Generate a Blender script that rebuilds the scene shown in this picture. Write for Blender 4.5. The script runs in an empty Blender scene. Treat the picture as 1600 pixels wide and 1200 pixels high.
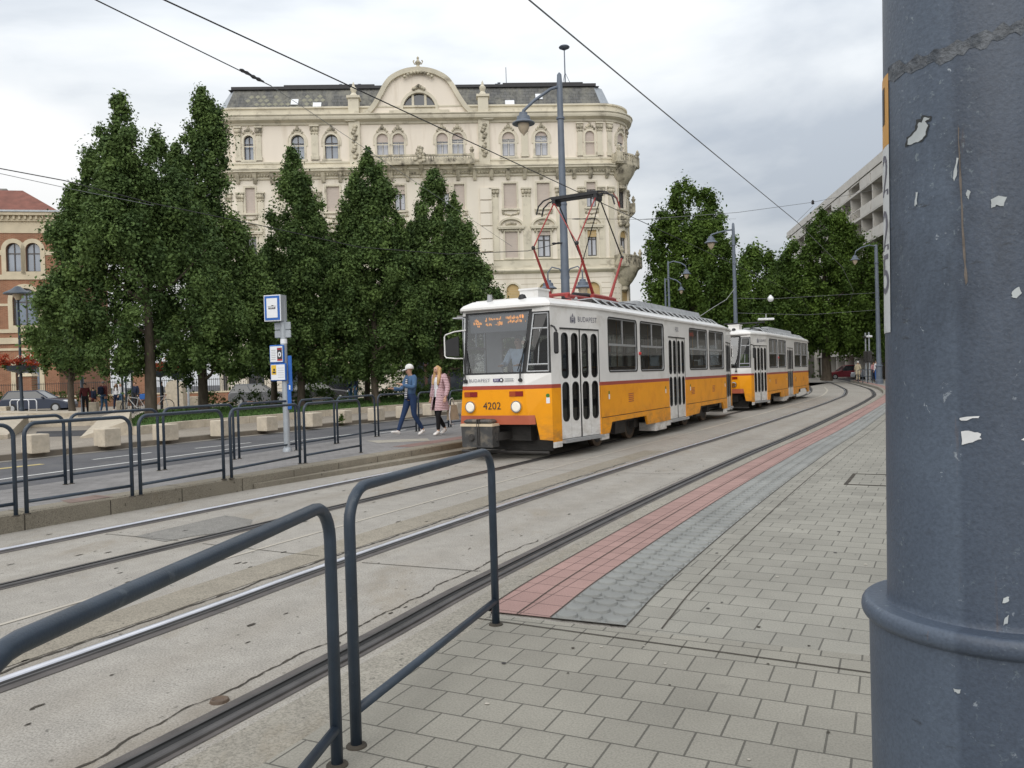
import bpy, math, random
import numpy as np
from mathutils import Vector, Matrix

C = bpy.context.scene
col = C.collection
PI = math.pi
R = math.radians

# ---------------------------------------------------------------- camera
FPX, PITCH, ROLL, EYE = 1250.0, math.atan(-13 / 1250.0), R(-1.7), 1.5
_f = Vector((0, math.cos(PITCH), math.sin(PITCH)))
_u = Vector((0, -math.sin(PITCH), math.cos(PITCH)))
_r = Vector((1, 0, 0))
RT = _r * math.cos(ROLL) + _u * math.sin(ROLL)
UP = _u * math.cos(ROLL) - _r * math.sin(ROLL)
cd = bpy.data.cameras.new('camera')
cam = bpy.data.objects.new('camera', cd)
col.objects.link(cam)
cd.sensor_width = 36.0
cd.lens = 36.0 * FPX / 1600.0
cd.clip_start = 0.02
cd.clip_end = 3000
cam.matrix_world = Matrix(((RT.x, UP.x, -_f.x, 0), (RT.y, UP.y, -_f.y, 0), (RT.z, UP.z, -_f.z, EYE), (0, 0, 0, 1)))
C.camera = cam
C.view_settings.view_transform = 'Standard'
C.view_settings.look = 'None'
C.view_settings.exposure = 0.24
C.view_settings.gamma = 1.0
C.cycles.max_bounces = 6
C.cycles.transparent_max_bounces = 12

# ---------------------------------------------------------------- sky: overcast
SUN_EL, SUN_AZ = R(42), R(192)
w = bpy.data.worlds.new('World')
C.world = w
w.use_nodes = True
nt = w.node_tree
nt.nodes.clear()
def wn(t, **k):
    n = nt.nodes.new(t)
    for a, b in k.items():
        setattr(n, a, b)
    return n
sky = wn('ShaderNodeTexSky', sky_type='NISHITA')
sky.sun_disc = False
sky.sun_elevation = SUN_EL
sky.sun_rotation = SUN_AZ
sky.air_density = 1.5
sky.dust_density = 4.0
bg_s = wn('ShaderNodeBackground'); bg_s.inputs[1].default_value = 0.08
nt.links.new(sky.outputs[0], bg_s.inputs[0])
tc = wn('ShaderNodeTexCoord')
mp = wn('ShaderNodeMapping'); mp.inputs['Scale'].default_value = (1.0, 1.0, 2.6)
mp.inputs['Location'].default_value = (0.35, 0.1, 0.2)
nt.links.new(tc.outputs['Generated'], mp.inputs[0])
nz = wn('ShaderNodeTexNoise'); nz.inputs['Scale'].default_value = 1.7; nz.inputs['Detail'].default_value = 7; nz.inputs['Roughness'].default_value = 0.5
nz.inputs['Distortion'].default_value = 0.35
nt.links.new(mp.outputs[0], nz.inputs[0])
rp = wn('ShaderNodeValToRGB')
e = rp.color_ramp.elements
e[0].position = 0.36; e[0].color = (0.50, 0.55, 0.62, 1)
e[1].position = 0.62; e[1].color = (1.0, 1.0, 1.0, 1)
x = e.new(0.48); x.color = (0.78, 0.815, 0.85, 1)
nt.links.new(nz.outputs[0], rp.inputs[0])
# cloud deck is thicker and greyer low towards the horizon
sep = wn('ShaderNodeSeparateXYZ'); nt.links.new(tc.outputs['Generated'], sep.inputs[0])
mr = wn('ShaderNodeMapRange'); mr.inputs[1].default_value = 0.02; mr.inputs[2].default_value = 0.42; mr.inputs[3].default_value = 0.60; mr.inputs[4].default_value = 1.04
nt.links.new(sep.outputs[2], mr.inputs[0])
vm = wn('ShaderNodeVectorMath', operation='SCALE')
nt.links.new(rp.outputs[0], vm.inputs[0]); nt.links.new(mr.outputs[0], vm.inputs['Scale'])
bg_c = wn('ShaderNodeBackground'); bg_c.inputs[1].default_value = 1.08
nt.links.new(vm.outputs[0], bg_c.inputs[0])
mx = wn('ShaderNodeMixShader'); mx.inputs[0].default_value = 0.93
nt.links.new(bg_s.outputs[0], mx.inputs[1]); nt.links.new(bg_c.outputs[0], mx.inputs[2])
wo = wn('ShaderNodeOutputWorld'); nt.links.new(mx.outputs[0], wo.inputs[0])

sd = bpy.data.lights.new('sun', 'SUN')
sd.energy = 1.5; sd.angle = R(70); sd.color = (1.0, 0.96, 0.9)
sun = bpy.data.objects.new('sun', sd); col.objects.link(sun)
_sv = Vector((math.sin(SUN_AZ) * math.cos(SUN_EL), math.cos(SUN_AZ) * math.cos(SUN_EL), math.sin(SUN_EL)))
sun.rotation_euler = (-_sv).to_track_quat('-Z', 'Y').to_euler()

# ---------------------------------------------------------------- frames of reference
TH = R(28.5)                                   # heading of the tram tracks
SV, NV = Vector((math.sin(TH), math.cos(TH), 0)), Vector((math.cos(TH), -math.sin(TH), 0))
def W(s, t, z=0.0):                            # along the track, right of it, up -> world
    return SV * s + NV * t + Vector((0, 0, z))
def ray(px, py):
    return RT * ((px - 800) / FPX) - UP * ((py - 600) / FPX) + _f
def at(px, py, z=0.0):                         # where the line of sight meets a level plane
    d = ray(px, py)
    return Vector((0, 0, EYE)) + d * ((z - EYE) / d.z)
def atY(px, py, Y):
    d = ray(px, py)
    return Vector((0, 0, EYE)) + d * (Y / d.y)

# ---------------------------------------------------------------- materials
def _mat(name):
    m = bpy.data.materials.new(name); m.use_nodes = True
    t = m.node_tree
    return m, t, t.nodes['Principled BSDF']
def N(t, typ, ins=None, **k):
    n = t.nodes.new(typ)
    for a, b in k.items():
        setattr(n, a, b)
    for a, b in (ins or {}).items():
        n.inputs[a].default_value = b
    return n
def coords(t, rot=0.0, scale=(1, 1, 1), loc=(0, 0, 0)):
    c = N(t, 'ShaderNodeTexCoord')
    m = N(t, 'ShaderNodeMapping', {'Rotation': (0, 0, rot), 'Scale': scale, 'Location': loc})
    t.links.new(c.outputs['Object'], m.inputs[0])
    return m.outputs[0]
def noise(t, vec, scale, detail=4, rough=0.55, dist=0.0):
    n = N(t, 'ShaderNodeTexNoise', {'Scale': scale, 'Detail': detail, 'Roughness': rough, 'Distortion': dist})
    t.links.new(vec, n.inputs[0])
    return n.outputs[0]
def ramp(t, fac, *stops):
    r = N(t, 'ShaderNodeValToRGB')
    el = r.color_ramp.elements
    while len(el) < len(stops):
        el.new(0.5)
    for q, (p, c) in zip(el, stops):
        q.position = p
        q.color = (c, c, c, 1) if isinstance(c, (int, float)) else (*c, 1)
    t.links.new(fac, r.inputs[0])
    return r.outputs[0]
def mixc(t, fac, a, b, mode='MIX'):
    m = N(t, 'ShaderNodeMix', data_type='RGBA', blend_type=mode)
    for sock, v in ((m.inputs[0], fac), (m.inputs[6], a), (m.inputs[7], b)):
        if isinstance(v, (int, float)):
            sock.default_value = v
        elif isinstance(v, tuple):
            sock.default_value = (*v, 1)
        else:
            t.links.new(v, sock)
    return m.outputs[2]
def bump(t, p, h, strength, dist=0.02):
    b = N(t, 'ShaderNodeBump', {'Strength': strength, 'Distance': dist})
    t.links.new(h, b.inputs['Height']); t.links.new(b.outputs[0], p.inputs['Normal'])
def sc(c, k):
    return tuple(min(1.0, x * k) for x in c)
def mat(name, c, rough=0.6, var=0.15, scale=6.0, bmp=0.0, bscale=60.0, metal=0.0, spec=0.5, dirt=None, coat=0.0, stretch=(1, 1, 1), splash=None):
    """paint, stone, cloth: a base colour that drifts a little, an optional second dirt colour in patches"""
    m, t, p = _mat(name)
    v = coords(t, scale=stretch)
    cc = mixc(t, ramp(t, noise(t, v, scale), (0.3, 0.0), (0.7, 1.0)), sc(c, 1 - var), sc(c, 1 + var))
    if dirt:
        dc, dscale, lo, hi = dirt
        cc = mixc(t, ramp(t, noise(t, v, dscale, 6, 0.65), (lo, 0.0), (hi, 1.0)), cc, dc)
    if splash:                                 # road dirt thrown up from the track: (colour, z where it ends, z where it is full)
        sp = N(t, 'ShaderNodeSeparateXYZ'); t.links.new(coords(t), sp.inputs[0])
        m1 = N(t, 'ShaderNodeMapRange', {1: splash[1], 2: splash[2], 3: 0.0, 4: 0.8}); t.links.new(sp.outputs[2], m1.inputs[0])
        k1 = N(t, 'ShaderNodeMath', operation='MULTIPLY'); t.links.new(m1.outputs[0], k1.inputs[0]); t.links.new(ramp(t, noise(t, coords(t, scale=(1, 1, 2.5)), 3.5, 7, .7), (.38, 0.), (.68, 1.)), k1.inputs[1])
        cc = mixc(t, k1.outputs[0], cc, splash[0])
    t.links.new(cc, p.inputs['Base Color'])
    p.inputs['Roughness'].default_value = rough; p.inputs['Metallic'].default_value = metal
    p.inputs['Specular IOR Level'].default_value = spec
    if coat:
        p.inputs['Coat Weight'].default_value = coat; p.inputs['Coat Roughness'].default_value = 0.12
    if bmp:
        bump(t, p, noise(t, v, bscale, 4), bmp)
    return m
def emit(name, c, k):
    m, t, p = _mat(name)
    p.inputs['Base Color'].default_value = (*c, 1)
    p.inputs['Emission Color'].default_value = (*c, 1); p.inputs['Emission Strength'].default_value = k
    return m
def glass(name, tint, gloss=1.0, rough=0.02, ior=1.5):
    m, t, p = _mat(name)
    t.nodes.remove(p)
    tr = N(t, 'ShaderNodeBsdfTransparent', {0: (*tint, 1)})
    gl = N(t, 'ShaderNodeBsdfGlossy', {0: (gloss, gloss, gloss, 1), 'Roughness': rough})
    fr = N(t, 'ShaderNodeFresnel', {0: ior})
    mx = N(t, 'ShaderNodeMixShader')
    t.links.new(fr.outputs[0], mx.inputs[0]); t.links.new(tr.outputs[0], mx.inputs[1]); t.links.new(gl.outputs[0], mx.inputs[2])
    t.links.new(mx.outputs[0], t.nodes['Material Output'].inputs[0])
    return m

def concrete(name, c, dark=0.8, bands=False):
    m, t, p = _mat(name)
    v = coords(t, rot=TH)
    vs = coords(t, rot=TH, scale=(1, 0.35, 1))
    big = ramp(t, noise(t, vs, 0.5, 5, 0.6), (0.35, 0.0), (0.68, 1.0))
    cc = mixc(t, big, sc(c, dark), sc(c, 1.08))
    mid = ramp(t, noise(t, v, 4.5, 6, 0.7), (0.40, 0.0), (0.62, 1.0))
    cc = mixc(t, mid, mixc(t, 0.5, cc, sc(c, 0.72)), cc)
    fine = ramp(t, noise(t, v, 90, 3, 0.7), (0.36, 0.62), (0.58, 1.05))
    cc = mixc(t, 1.0, cc, fine, 'MULTIPLY')
    pits = ramp(t, noise(t, v, 17, 2, 0.5), (0.27, 0.45), (0.32, 1.0))
    cc = mixc(t, 1.0, cc, pits, 'MULTIPLY')
    stain = ramp(t, noise(t, vs, 1.3, 7, 0.7), (0.56, 0.0), (0.72, 0.55))
    cc = mixc(t, stain, cc, (c[0] * 0.62, c[1] * 0.54, c[2] * 0.42))
    if bands:                                  # brown brake dust and oil lying along the rails
        sp = N(t, 'ShaderNodeSeparateXYZ'); t.links.new(v, sp.inputs[0])
        m1 = N(t, 'ShaderNodeMapRange', {1: -9.0, 2: -2.0, 3: 0.0, 4: 1.0}); t.links.new(sp.outputs[0], m1.inputs[0])
        st_ = [(0.0, 0.0)]
        for q in (-7.78, -6.38, -4.45, -3.02): st_ += [((q + 9 - .34) / 7, 0.0), ((q + 9) / 7, 1.0), ((q + 9 + .30) / 7, 0.0)]
        st_ += [((-7.08 + 9 - .3) / 7, 0.0), ((-7.08 + 9) / 7, .55), ((-7.08 + 9 + .3) / 7, 0.0), ((-3.74 + 9 - .3) / 7, 0.0), ((-3.74 + 9) / 7, .5), ((-3.74 + 9 + .25) / 7, 0.0)]
        bd = ramp(t, m1.outputs[0], *sorted(st_)[:30])
        m2 = N(t, 'ShaderNodeMapRange', {1: 30.0, 2: 40.0, 3: 0.62, 4: 0.0}); t.links.new(sp.outputs[1], m2.inputs[0])
        k1 = N(t, 'ShaderNodeMath', operation='MULTIPLY'); t.links.new(bd, k1.inputs[0]); t.links.new(m2.outputs[0], k1.inputs[1])
        k2 = N(t, 'ShaderNodeMath', operation='MULTIPLY'); t.links.new(k1.outputs[0], k2.inputs[0]); t.links.new(ramp(t, noise(t, vs, 2.2, 6, .7), (.34, .15), (.66, 1.)), k2.inputs[1])
        cc = mixc(t, k2.outputs[0], cc, (c[0] * .50, c[1] * .45, c[2] * .38))
    t.links.new(cc, p.inputs['Base Color'])
    p.inputs['Roughness'].default_value = 0.85; p.inputs['Specular IOR Level'].default_value = 0.25
    bump(t, p, noise(t, v, 55, 5, 0.7), 0.35, 0.01)
    return m
def pavers(name, c, bw, bh, gap=0.006, off=0.5, dev=0.075, rot=None, sq=1.0, shift=(0, 0, 0), joint=0.35):
    m, t, p = _mat(name)
    v = coords(t, rot=TH if rot is None else rot, loc=shift)
    wob = noise(t, v, 0.8, 2)
    b = N(t, 'ShaderNodeTexBrick', {'Color1': (*sc(c, 1 - dev), 1), 'Color2': (*sc(c, 1 + dev), 1), 'Mortar': (*sc(c, joint), 1), 'Scale': 1.0,
          'Mortar Size': gap, 'Mortar Smooth': 0.25, 'Bias': 0.0, 'Brick Width': bw, 'Row Height': bh}, offset=off, squash=sq)
    t.links.new(v, b.inputs[0])
    cc = mixc(t, 1.0, b.outputs[0], ramp(t, noise(t, v, 1.4, 5, 0.6), (0.3, 0.86), (0.7, 1.1)), 'MULTIPLY')
    cc = mixc(t, 1.0, cc, ramp(t, noise(t, v, 120, 2, 0.6), (0.34, 0.8), (0.6, 1.05)), 'MULTIPLY')
    cc = mixc(t, ramp(t, noise(t, v, 5.0, 7, 0.72), (0.60, 0.0), (0.76, 0.5)), cc, sc(c, 0.6))
    t.links.new(cc, p.inputs['Base Color'])
    p.inputs['Roughness'].default_value = 0.8; p.inputs['Specular IOR Level'].default_value = 0.3
    h = mixc(t, 0.25, b.outputs['Fac'], noise(t, v, 100, 3))
    bb = N(t, 'ShaderNodeBump', {'Strength': 0.55, 'Distance': 0.006}, invert=True)
    t.links.new(h, bb.inputs['Height']); t.links.new(bb.outputs[0], p.inputs['Normal'])
    return m

M = {}
M['concrete'] = concrete('track_concrete', (0.41, 0.385, 0.345), 0.88, True)
M['concrete_pale'] = concrete('pale_concrete', (0.44, 0.41, 0.35), 0.85)
M['kerb'] = concrete('kerb_concrete', (0.30, 0.27, 0.215), 0.75)
M['slab'] = concrete('plaza_slab', (0.36, 0.32, 0.27), 0.85)
M['asphalt'] = mat('asphalt', (0.105, 0.105, 0.112), 0.85, 0.18, 0.7, 0.3, 140, spec=0.3, dirt=((0.15, 0.145, 0.14), 2.5, 0.5, 0.8))
M['asphalt_dark'] = mat('asphalt_dark', (0.06, 0.06, 0.065), 0.85, 0.2, 0.4, 0.2, 120, spec=0.3)
M['pavers'] = pavers('grey_pavers', (0.292, 0.281, 0.245), 0.225, 0.20, 0.0045, joint=0.45)
M['pavers_near'] = pavers('grey_pavers_near', (0.29, 0.275, 0.235), 0.178, 0.20, 0.0045, rot=TH - R(3.0), shift=(0.07, 0.04, 0), joint=0.42)
M['pavers_red'] = pavers('red_pavers', (0.36, 0.23, 0.205), 0.205, 0.20, 0.004, 0.0, 0.06, shift=(0.10, 0, 0))
M['pavers_isl'] = pavers('island_pavers', (0.25, 0.24, 0.235), 0.20, 0.10, 0.003)
M['tactile'] = mat('tactile_grey', (0.235, 0.24, 0.23), 0.75, 0.15, 2.0, 0.2, 90)
M['white_line'] = mat('road_paint', (0.62, 0.62, 0.60), 0.7, 0.1, 3, dirt=((0.25, 0.25, 0.25), 6, 0.52, 0.75))
M['yellow_line'] = mat('yellow_road_paint', (0.50, 0.40, 0.16), 0.7, 0.1, 3, dirt=((0.2, 0.2, 0.2), 6, 0.5, 0.75))
M['faint_line'] = mat('worn_joint_line', (0.44, 0.405, 0.345), 0.8, 0.1, 3)
M['grass'] = mat('lawn', (0.055, 0.11, 0.022), 0.9, 0.35, 3.0, 0.6, 60)
M['rail_top'] = mat('rail_steel', (0.72, 0.72, 0.76), 0.30, 0.10, 3, metal=0.9)
M['rail_dull'] = mat('rail_steel_worn', (0.085, 0.08, 0.078), 0.42, 0.25, 5, metal=0.5)
M['groove'] = mat('rail_groove_shade_dirt', (0.012, 0.012, 0.012), 0.8, 0.3, 9)  # dirt, plus the shade of a deep groove painted into the black
M['filler'] = mat('rail_filler', (0.095, 0.085, 0.08), 0.75, 0.25, 5, 0.3, 60)
M['railing'] = mat('railing_paint', (0.028, 0.042, 0.062), 0.40, 0.18, 12, 0.08, 160, dirt=((0.10, 0.12, 0.14), 22, 0.62, 0.8))
M['pole'] = mat('pole_paint', (0.115, 0.140, 0.180), 0.5, 0.12, 3, 0.12, 60)
M['pole_far'] = mat('lamp_post_paint', (0.12, 0.145, 0.185), 0.5, 0.12, 3)
M['white'] = mat('tram_white', (0.72, 0.71, 0.69), 0.35, 0.04, 3, coat=0.3, dirt=((0.52, 0.49, 0.44), 2.2, 0.55, 0.8), splash=((.30, .26, .21), .9, .25))
M['orange'] = mat('tram_yellow', (0.82, 0.325, 0.004), 0.42, 0.05, 2, spec=0.35, dirt=((0.62, 0.20, 0.006), 1.6, 0.5, 0.8), splash=((.22, .12, .05), .85, .30))
M['stripe'] = mat('tram_red_stripe', (0.33, 0.055, 0.035), 0.4, 0.08, 3)
M['skirt_red'] = mat('tram_front_red', (0.40, 0.10, 0.05), 0.45, 0.1, 3)
M['rubber'] = mat('black_rubber', (0.014, 0.014, 0.015), 0.55, 0.2, 8)
M['alu'] = mat('aluminium', (0.40, 0.41, 0.42), 0.4, 0.1, 8, metal=0.5)
M['roof_grey'] = mat('roof_grey', (0.40, 0.42, 0.44), 0.6, 0.12, 3, dirt=((0.2, 0.2, 0.2), 4, 0.5, 0.8))
M['iron'] = mat('dark_iron', (0.045, 0.042, 0.04), 0.65, 0.3, 6, 0.3, 40)
M['iron_brown'] = mat('wheel_iron', (0.11, 0.075, 0.05), 0.65, 0.3, 8)
M['panto_red'] = mat('pantograph_red', (0.29, 0.035, 0.03), 0.45, 0.15, 8)
M['panto_black'] = mat('pantograph_black', (0.016, 0.016, 0.018), 0.5, 0.2, 8)
M['bumper'] = mat('coupler_cover', (0.055, 0.055, 0.055), 0.6, 0.25, 5, 0.2, 30, dirt=((0.2, 0.17, 0.13), 5, 0.5, 0.75))
M['cream'] = mat('cream_band', (0.60, 0.50, 0.36), 0.6, 0.1, 6)
M['tglass'] = glass('tram_glass', (0.26, 0.285, 0.295))
M['cglass'] = glass('cab_glass', (0.78, 0.83, 0.87), ior=2.0)
M['inside'] = mat('tram_interior', (0.22, 0.21, 0.20), 0.7, 0.1, 3)
M['cabin'] = mat('cab_lining', (0.46, 0.47, 0.49), 0.7, 0.08, 3)
M['boxgrey'] = mat('display_box_grey', (0.17, 0.18, 0.195), 0.6, 0.06, 3)
M['floor'] = mat('tram_floor', (0.08, 0.07, 0.065), 0.8, 0.2, 3)
M['seat'] = mat('seat_brown', (0.16, 0.045, 0.03), 0.6, 0.15, 6)
M['yellow'] = mat('handrail_yellow', (0.75, 0.33, 0.03), 0.4, 0.1, 6)
M['led'] = emit('led_orange', (1.0, 0.38, 0.06), 0.85)
M['led_red'] = emit('led_red', (1.0, 0.09, 0.02), 0.55)
M['lamp_on'] = emit('headlight_lit', (1.0, 0.93, 0.80), 0.30); M['lamp_on'].node_tree.nodes['Principled BSDF'].inputs['Base Color'].default_value = (.55, .52, .46, 1)
M['taillight'] = mat('red_lens', (0.22, 0.012, 0.01), 0.15, 0.1, 5, coat=0.6)
M['amber'] = mat('amber_lens', (0.34, 0.055, 0.012), 0.15, 0.1, 5, coat=0.6)
M['chrome'] = mat('chrome', (0.65, 0.65, 0.65), 0.15, 0.03, 5, metal=1.0)
M['ink'] = mat('black_lettering', (0.03, 0.025, 0.03), 0.5, 0.05, 5)
M['ink_grey'] = mat('grey_lettering', (0.13, 0.13, 0.17), 0.5, 0.05, 5)
M['ink_blue'] = mat('blue_lettering', (0.07, 0.05, 0.16), 0.5, 0.05, 5)
M['blue'] = mat('sign_blue', (0.022, 0.12, 0.43), 0.4, 0.06, 5)
M['sign_white'] = mat('sign_white', (0.75, 0.77, 0.80), 0.4, 0.03, 5)
M['zinc'] = mat('zinc', (0.36, 0.39, 0.42), 0.45, 0.12, 4, metal=0.3)
M['sign_yellow'] = mat('sign_yellow', (0.70, 0.45, 0.03), 0.5, 0.05, 5)
M['sign_red'] = mat('sign_red', (0.50, 0.03, 0.03), 0.5, 0.05, 5)
M['green'] = mat('sticker_green', (0.04, 0.18, 0.03), 0.5, 0.1, 5)
M['lime'] = mat('lime_poster', (0.30, 0.62, 0.02), 0.6, 0.05, 5)
M['bark'] = mat('bark', (0.085, 0.068, 0.05), 0.9, 0.35, 7, 0.8, 22, stretch=(1, 1, 0.3))
M['stone'] = mat('bollard_stone', (0.50, 0.44, 0.35), 0.85, 0.14, 5, 0.4, 30, dirt=((0.34, 0.28, 0.2), 4, 0.55, 0.8))
M['wire'] = mat('wire_black', (0.02, 0.02, 0.022), 0.6, 0.1, 5)
M['wire_grey'] = mat('wire_grey', (0.16, 0.17, 0.18), 0.6, 0.1, 5)
M['insul'] = mat('insulator', (0.35, 0.36, 0.36), 0.4, 0.1, 5)
M['lampglass'] = mat('lamp_globe', (0.55, 0.46, 0.34), 0.25, 0.1, 5)
M['lampwhite'] = mat('lamp_white', (0.8, 0.82, 0.84), 0.3, 0.03, 5)

# ---------------------------------------------------------------- mesh helpers
class MB:
    """collects faces in local coordinates; build() links them as ONE mesh object"""
    def __init__(s):
        s.v, s.f, s.m = [], [], []
    def add(s, vs, fs, mi=0):
        o = len(s.v)
        s.v += [tuple(q) for q in vs]
        s.f += [tuple(i + o for i in q) for q in fs]
        s.m += [mi] * len(fs)
        return s
    def quad(s, a, b, c, d, mi=0):
        return s.add((a, b, c, d), ((0, 1, 2, 3),), mi)
    def poly(s, pts, mi=0):
        return s.add(pts, (tuple(range(len(pts))),), mi)
    def box(s, x0, x1, y0, y1, z0, z1, mi=0, top=None):
        """top = (dx, dy) shrinks the upper face"""
        a, b = top or (0, 0)
        vs = [(x0, y0, z0), (x1, y0, z0), (x1, y1, z0), (x0, y1, z0), (x0 + a, y0 + b, z1), (x1 - a, y0 + b, z1), (x1 - a, y1 - b, z1), (x0 + a, y1 - b, z1)]
        return s.add(vs, ((3, 2, 1, 0), (4, 5, 6, 7), (0, 1, 5, 4), (1, 2, 6, 5), (2, 3, 7, 6), (3, 0, 4, 7)), mi)
    def bevbox(s, x0, x1, y0, y1, z0, z1, b=0.02, mi=0):
        s.box(x0 + b, x1 - b, y0 + b, y1 - b, z1 - b, z1, mi, (0, 0)) if False else None
        pts = []
        for (z, i) in ((z0, b), (z0 + b, 0), (z1 - b, 0), (z1, b)):
            x_0, x_1, y_0, y_1 = x0 + i, x1 - i, y0 + i, y1 - i
            pts += [(x_0 + b, y_0, z), (x_1 - b, y_0, z), (x_1, y_0 + b, z), (x_1, y_1 - b, z), (x_1 - b, y_1, z), (x_0 + b, y_1, z), (x_0, y_1 - b, z), (x_0, y_0 + b, z)]
        fs = [tuple(range(7, -1, -1)), tuple(range(24, 32))]
        for k in range(3):
            for i in range(8):
                j = (i + 1) % 8
                fs.append((k * 8 + i, k * 8 + j, k * 8 + 8 + j, k * 8 + 8 + i))
        return s.add(pts, fs, mi)
    def bar(s, a, b, r, n=6, r2=None, mi=0, cap=True):
        return s.tube([a, b], r, n, mi, [r, r if r2 is None else r2], cap)
    def tube(s, pts, r, n=8, mi=0, radii=None, cap=True):
        pts = [Vector(q) for q in pts]
        L = len(pts)
        radii = radii or [r] * L
        prev = None
        vs = []
        for i, p in enumerate(pts):
            d = (pts[min(i + 1, L - 1)] - pts[max(i - 1, 0)])
            d = d.normalized() if d.length > 1e-9 else Vector((0, 0, 1))
            if prev is None:
                a = Vector((0, 0, 1)) if abs(d.z) < 0.9 else Vector((1, 0, 0))
                x = d.cross(a).normalized()
            else:
                x = (prev - d * prev.dot(d)).normalized()
            prev = x
            y = d.cross(x)
            for k in range(n):
                t = 2 * PI * k / n
                vs.append(p + (x * math.cos(t) + y * math.sin(t)) * radii[i])
        fs = []
        for i in range(L - 1):
            for k in range(n):
                j = (k + 1) % n
                fs.append((i * n + k, i * n + j, (i + 1) * n + j, (i + 1) * n + k))
        if cap:
            fs.append(tuple(range(n - 1, -1, -1))); fs.append(tuple(range((L - 1) * n, L * n)))
        return s.add(vs, fs, mi)
    def lathe(s, prof, cx=0, cy=0, n=16, mi=0, a0=0.0, a1=2 * PI, sx=1.0, sy=1.0):
        full = abs(a1 - a0 - 2 * PI) < 1e-6
        m = n if full else n + 1
        vs = []
        for r, z in prof:
            for k in range(m):
                t = a0 + (a1 - a0) * k / n
                vs.append((cx + r * sx * math.cos(t), cy + r * sy * math.sin(t), z))
        fs = []
        for i in range(len(prof) - 1):
            for k in range(n):
                j = (k + 1) % m
                fs.append((i * m + k, i * m + j, (i + 1) * m + j, (i + 1) * m + k))
        if full:
            if prof[0][0] > 1e-4: fs.append(tuple(range(m - 1, -1, -1)))
            if prof[-1][0] > 1e-4: fs.append(tuple(range((len(prof) - 1) * m, len(prof) * m)))
        return s.add(vs, fs, mi)
    def disc(s, c, axis, r0, r1, h0, h1, n=16, mi=0):
        """a short cone or cylinder along axis (unit vector) from c"""
        return s.tube([Vector(c) + Vector(axis) * h0, Vector(c) + Vector(axis) * h1], r0, n, mi, [r0, r1])
    def ball(s, c, r, n=10, m=7, mi=0, sc_=(1, 1, 1)):
        vs, fs = [], []
        for i in range(m + 1):
            ph = PI * i / m
            for k in range(n):
                t = 2 * PI * k / n
                vs.append((c[0] + r * sc_[0] * math.sin(ph) * math.cos(t), c[1] + r * sc_[1] * math.sin(ph) * math.sin(t), c[2] - r * sc_[2] * math.cos(ph)))
        for i in range(m):
            for k in range(n):
                j = (k + 1) % n
                fs.append((i * n + k, i * n + j, (i + 1) * n + j, (i + 1) * n + k))
        return s.add(vs, fs, mi)
    def extrude(s, outline, fn0, fn1, mi=0, mside=None):
        """outline: list of 2D points (ccw); fn0 / fn1 map a 2D point to 3D for the front and the back"""
        n = len(outline)
        vs = [fn0(*p) for p in outline] + [fn1(*p) for p in outline]
        s.add(vs, (tuple(range(n)), tuple(range(2 * n - 1, n - 1, -1))), mi)
        return s.add(vs, [((i + 1) % n, i, n + i, n + (i + 1) % n) for i in range(n)], mi if mside is None else mside)
    def strip(s, path_a, path_b, mi=0):
        for i in range(len(path_a) - 1):
            s.quad(path_a[i], path_a[i + 1], path_b[i + 1], path_b[i], mi)
        return s
    def build(s, name, mats, parent=None, smooth=False, loc=None, rotz=None, fix=True):
        me = bpy.data.meshes.new(name)
        me.from_pydata(s.v, [], s.f)
        mats = mats if isinstance(mats, (list, tuple)) else [mats]
        for q in mats:
            me.materials.append(q)
        if len(mats) > 1:
            me.polygons.foreach_set('material_index', s.m)
        if fix:
            import bmesh
            bm = bmesh.new(); bm.from_mesh(me)
            bmesh.ops.recalc_face_normals(bm, faces=bm.faces)
            bm.to_mesh(me); bm.free()
        if smooth:
            me.polygons.foreach_set('use_smooth', [True] * len(me.polygons))
            if smooth != 'all':
                try: me.set_sharp_from_angle(angle=R(40))
                except Exception: pass
        o = bpy.data.objects.new(name, me)
        col.objects.link(o)
        if parent is not None: o.parent = parent
        if loc is not None: o.location = loc
        if rotz is not None: o.rotation_euler = (0, 0, rotz)
        return o

def tag(o, label, cat, group=None):
    o['label'] = label; o['category'] = cat
    if group: o['group'] = group
    return o
def structure(o):
    o['kind'] = 'structure'; return o
def thing(name, label, cat, loc=(0, 0, 0), rotz=0.0, group=None):
    o = bpy.data.objects.new(name, None); col.objects.link(o)
    o.location = loc; o.rotation_euler = (0, 0, rotz); o.empty_display_size = 0.2
    return tag(o, label, cat, group)
def kids(o):
    return [q for q in col.objects if q.parent == o]
def copy_tree(o, parent=None):
    ch = kids(o)
    c = o.copy(); col.objects.link(c)
    if parent is not None: c.parent = parent
    for q in ch:
        copy_tree(q, c)
    return c
def text_mesh(s, size, align='CENTER', ext=0.0, squeeze=1.0, spacing=1.0):
    """vertices and faces of a line of lettering in the xy plane"""
    cu = bpy.data.curves.new('t', 'FONT'); cu.body = s; cu.size = size; cu.align_x = align; cu.align_y = 'CENTER'; cu.extrude = ext
    cu.space_character = spacing; cu.resolution_u = 3
    o = bpy.data.objects.new('t', cu); col.objects.link(o)
    dg = bpy.context.evaluated_depsgraph_get()
    me = bpy.data.meshes.new_from_object(o.evaluated_get(dg))
    vs = [(q.co.x * squeeze, q.co.y, q.co.z) for q in me.vertices]
    fs = [tuple(p.vertices) for p in me.polygons]
    bpy.data.objects.remove(o); bpy.data.curves.remove(cu); bpy.data.meshes.remove(me)
    return vs, fs
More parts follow.
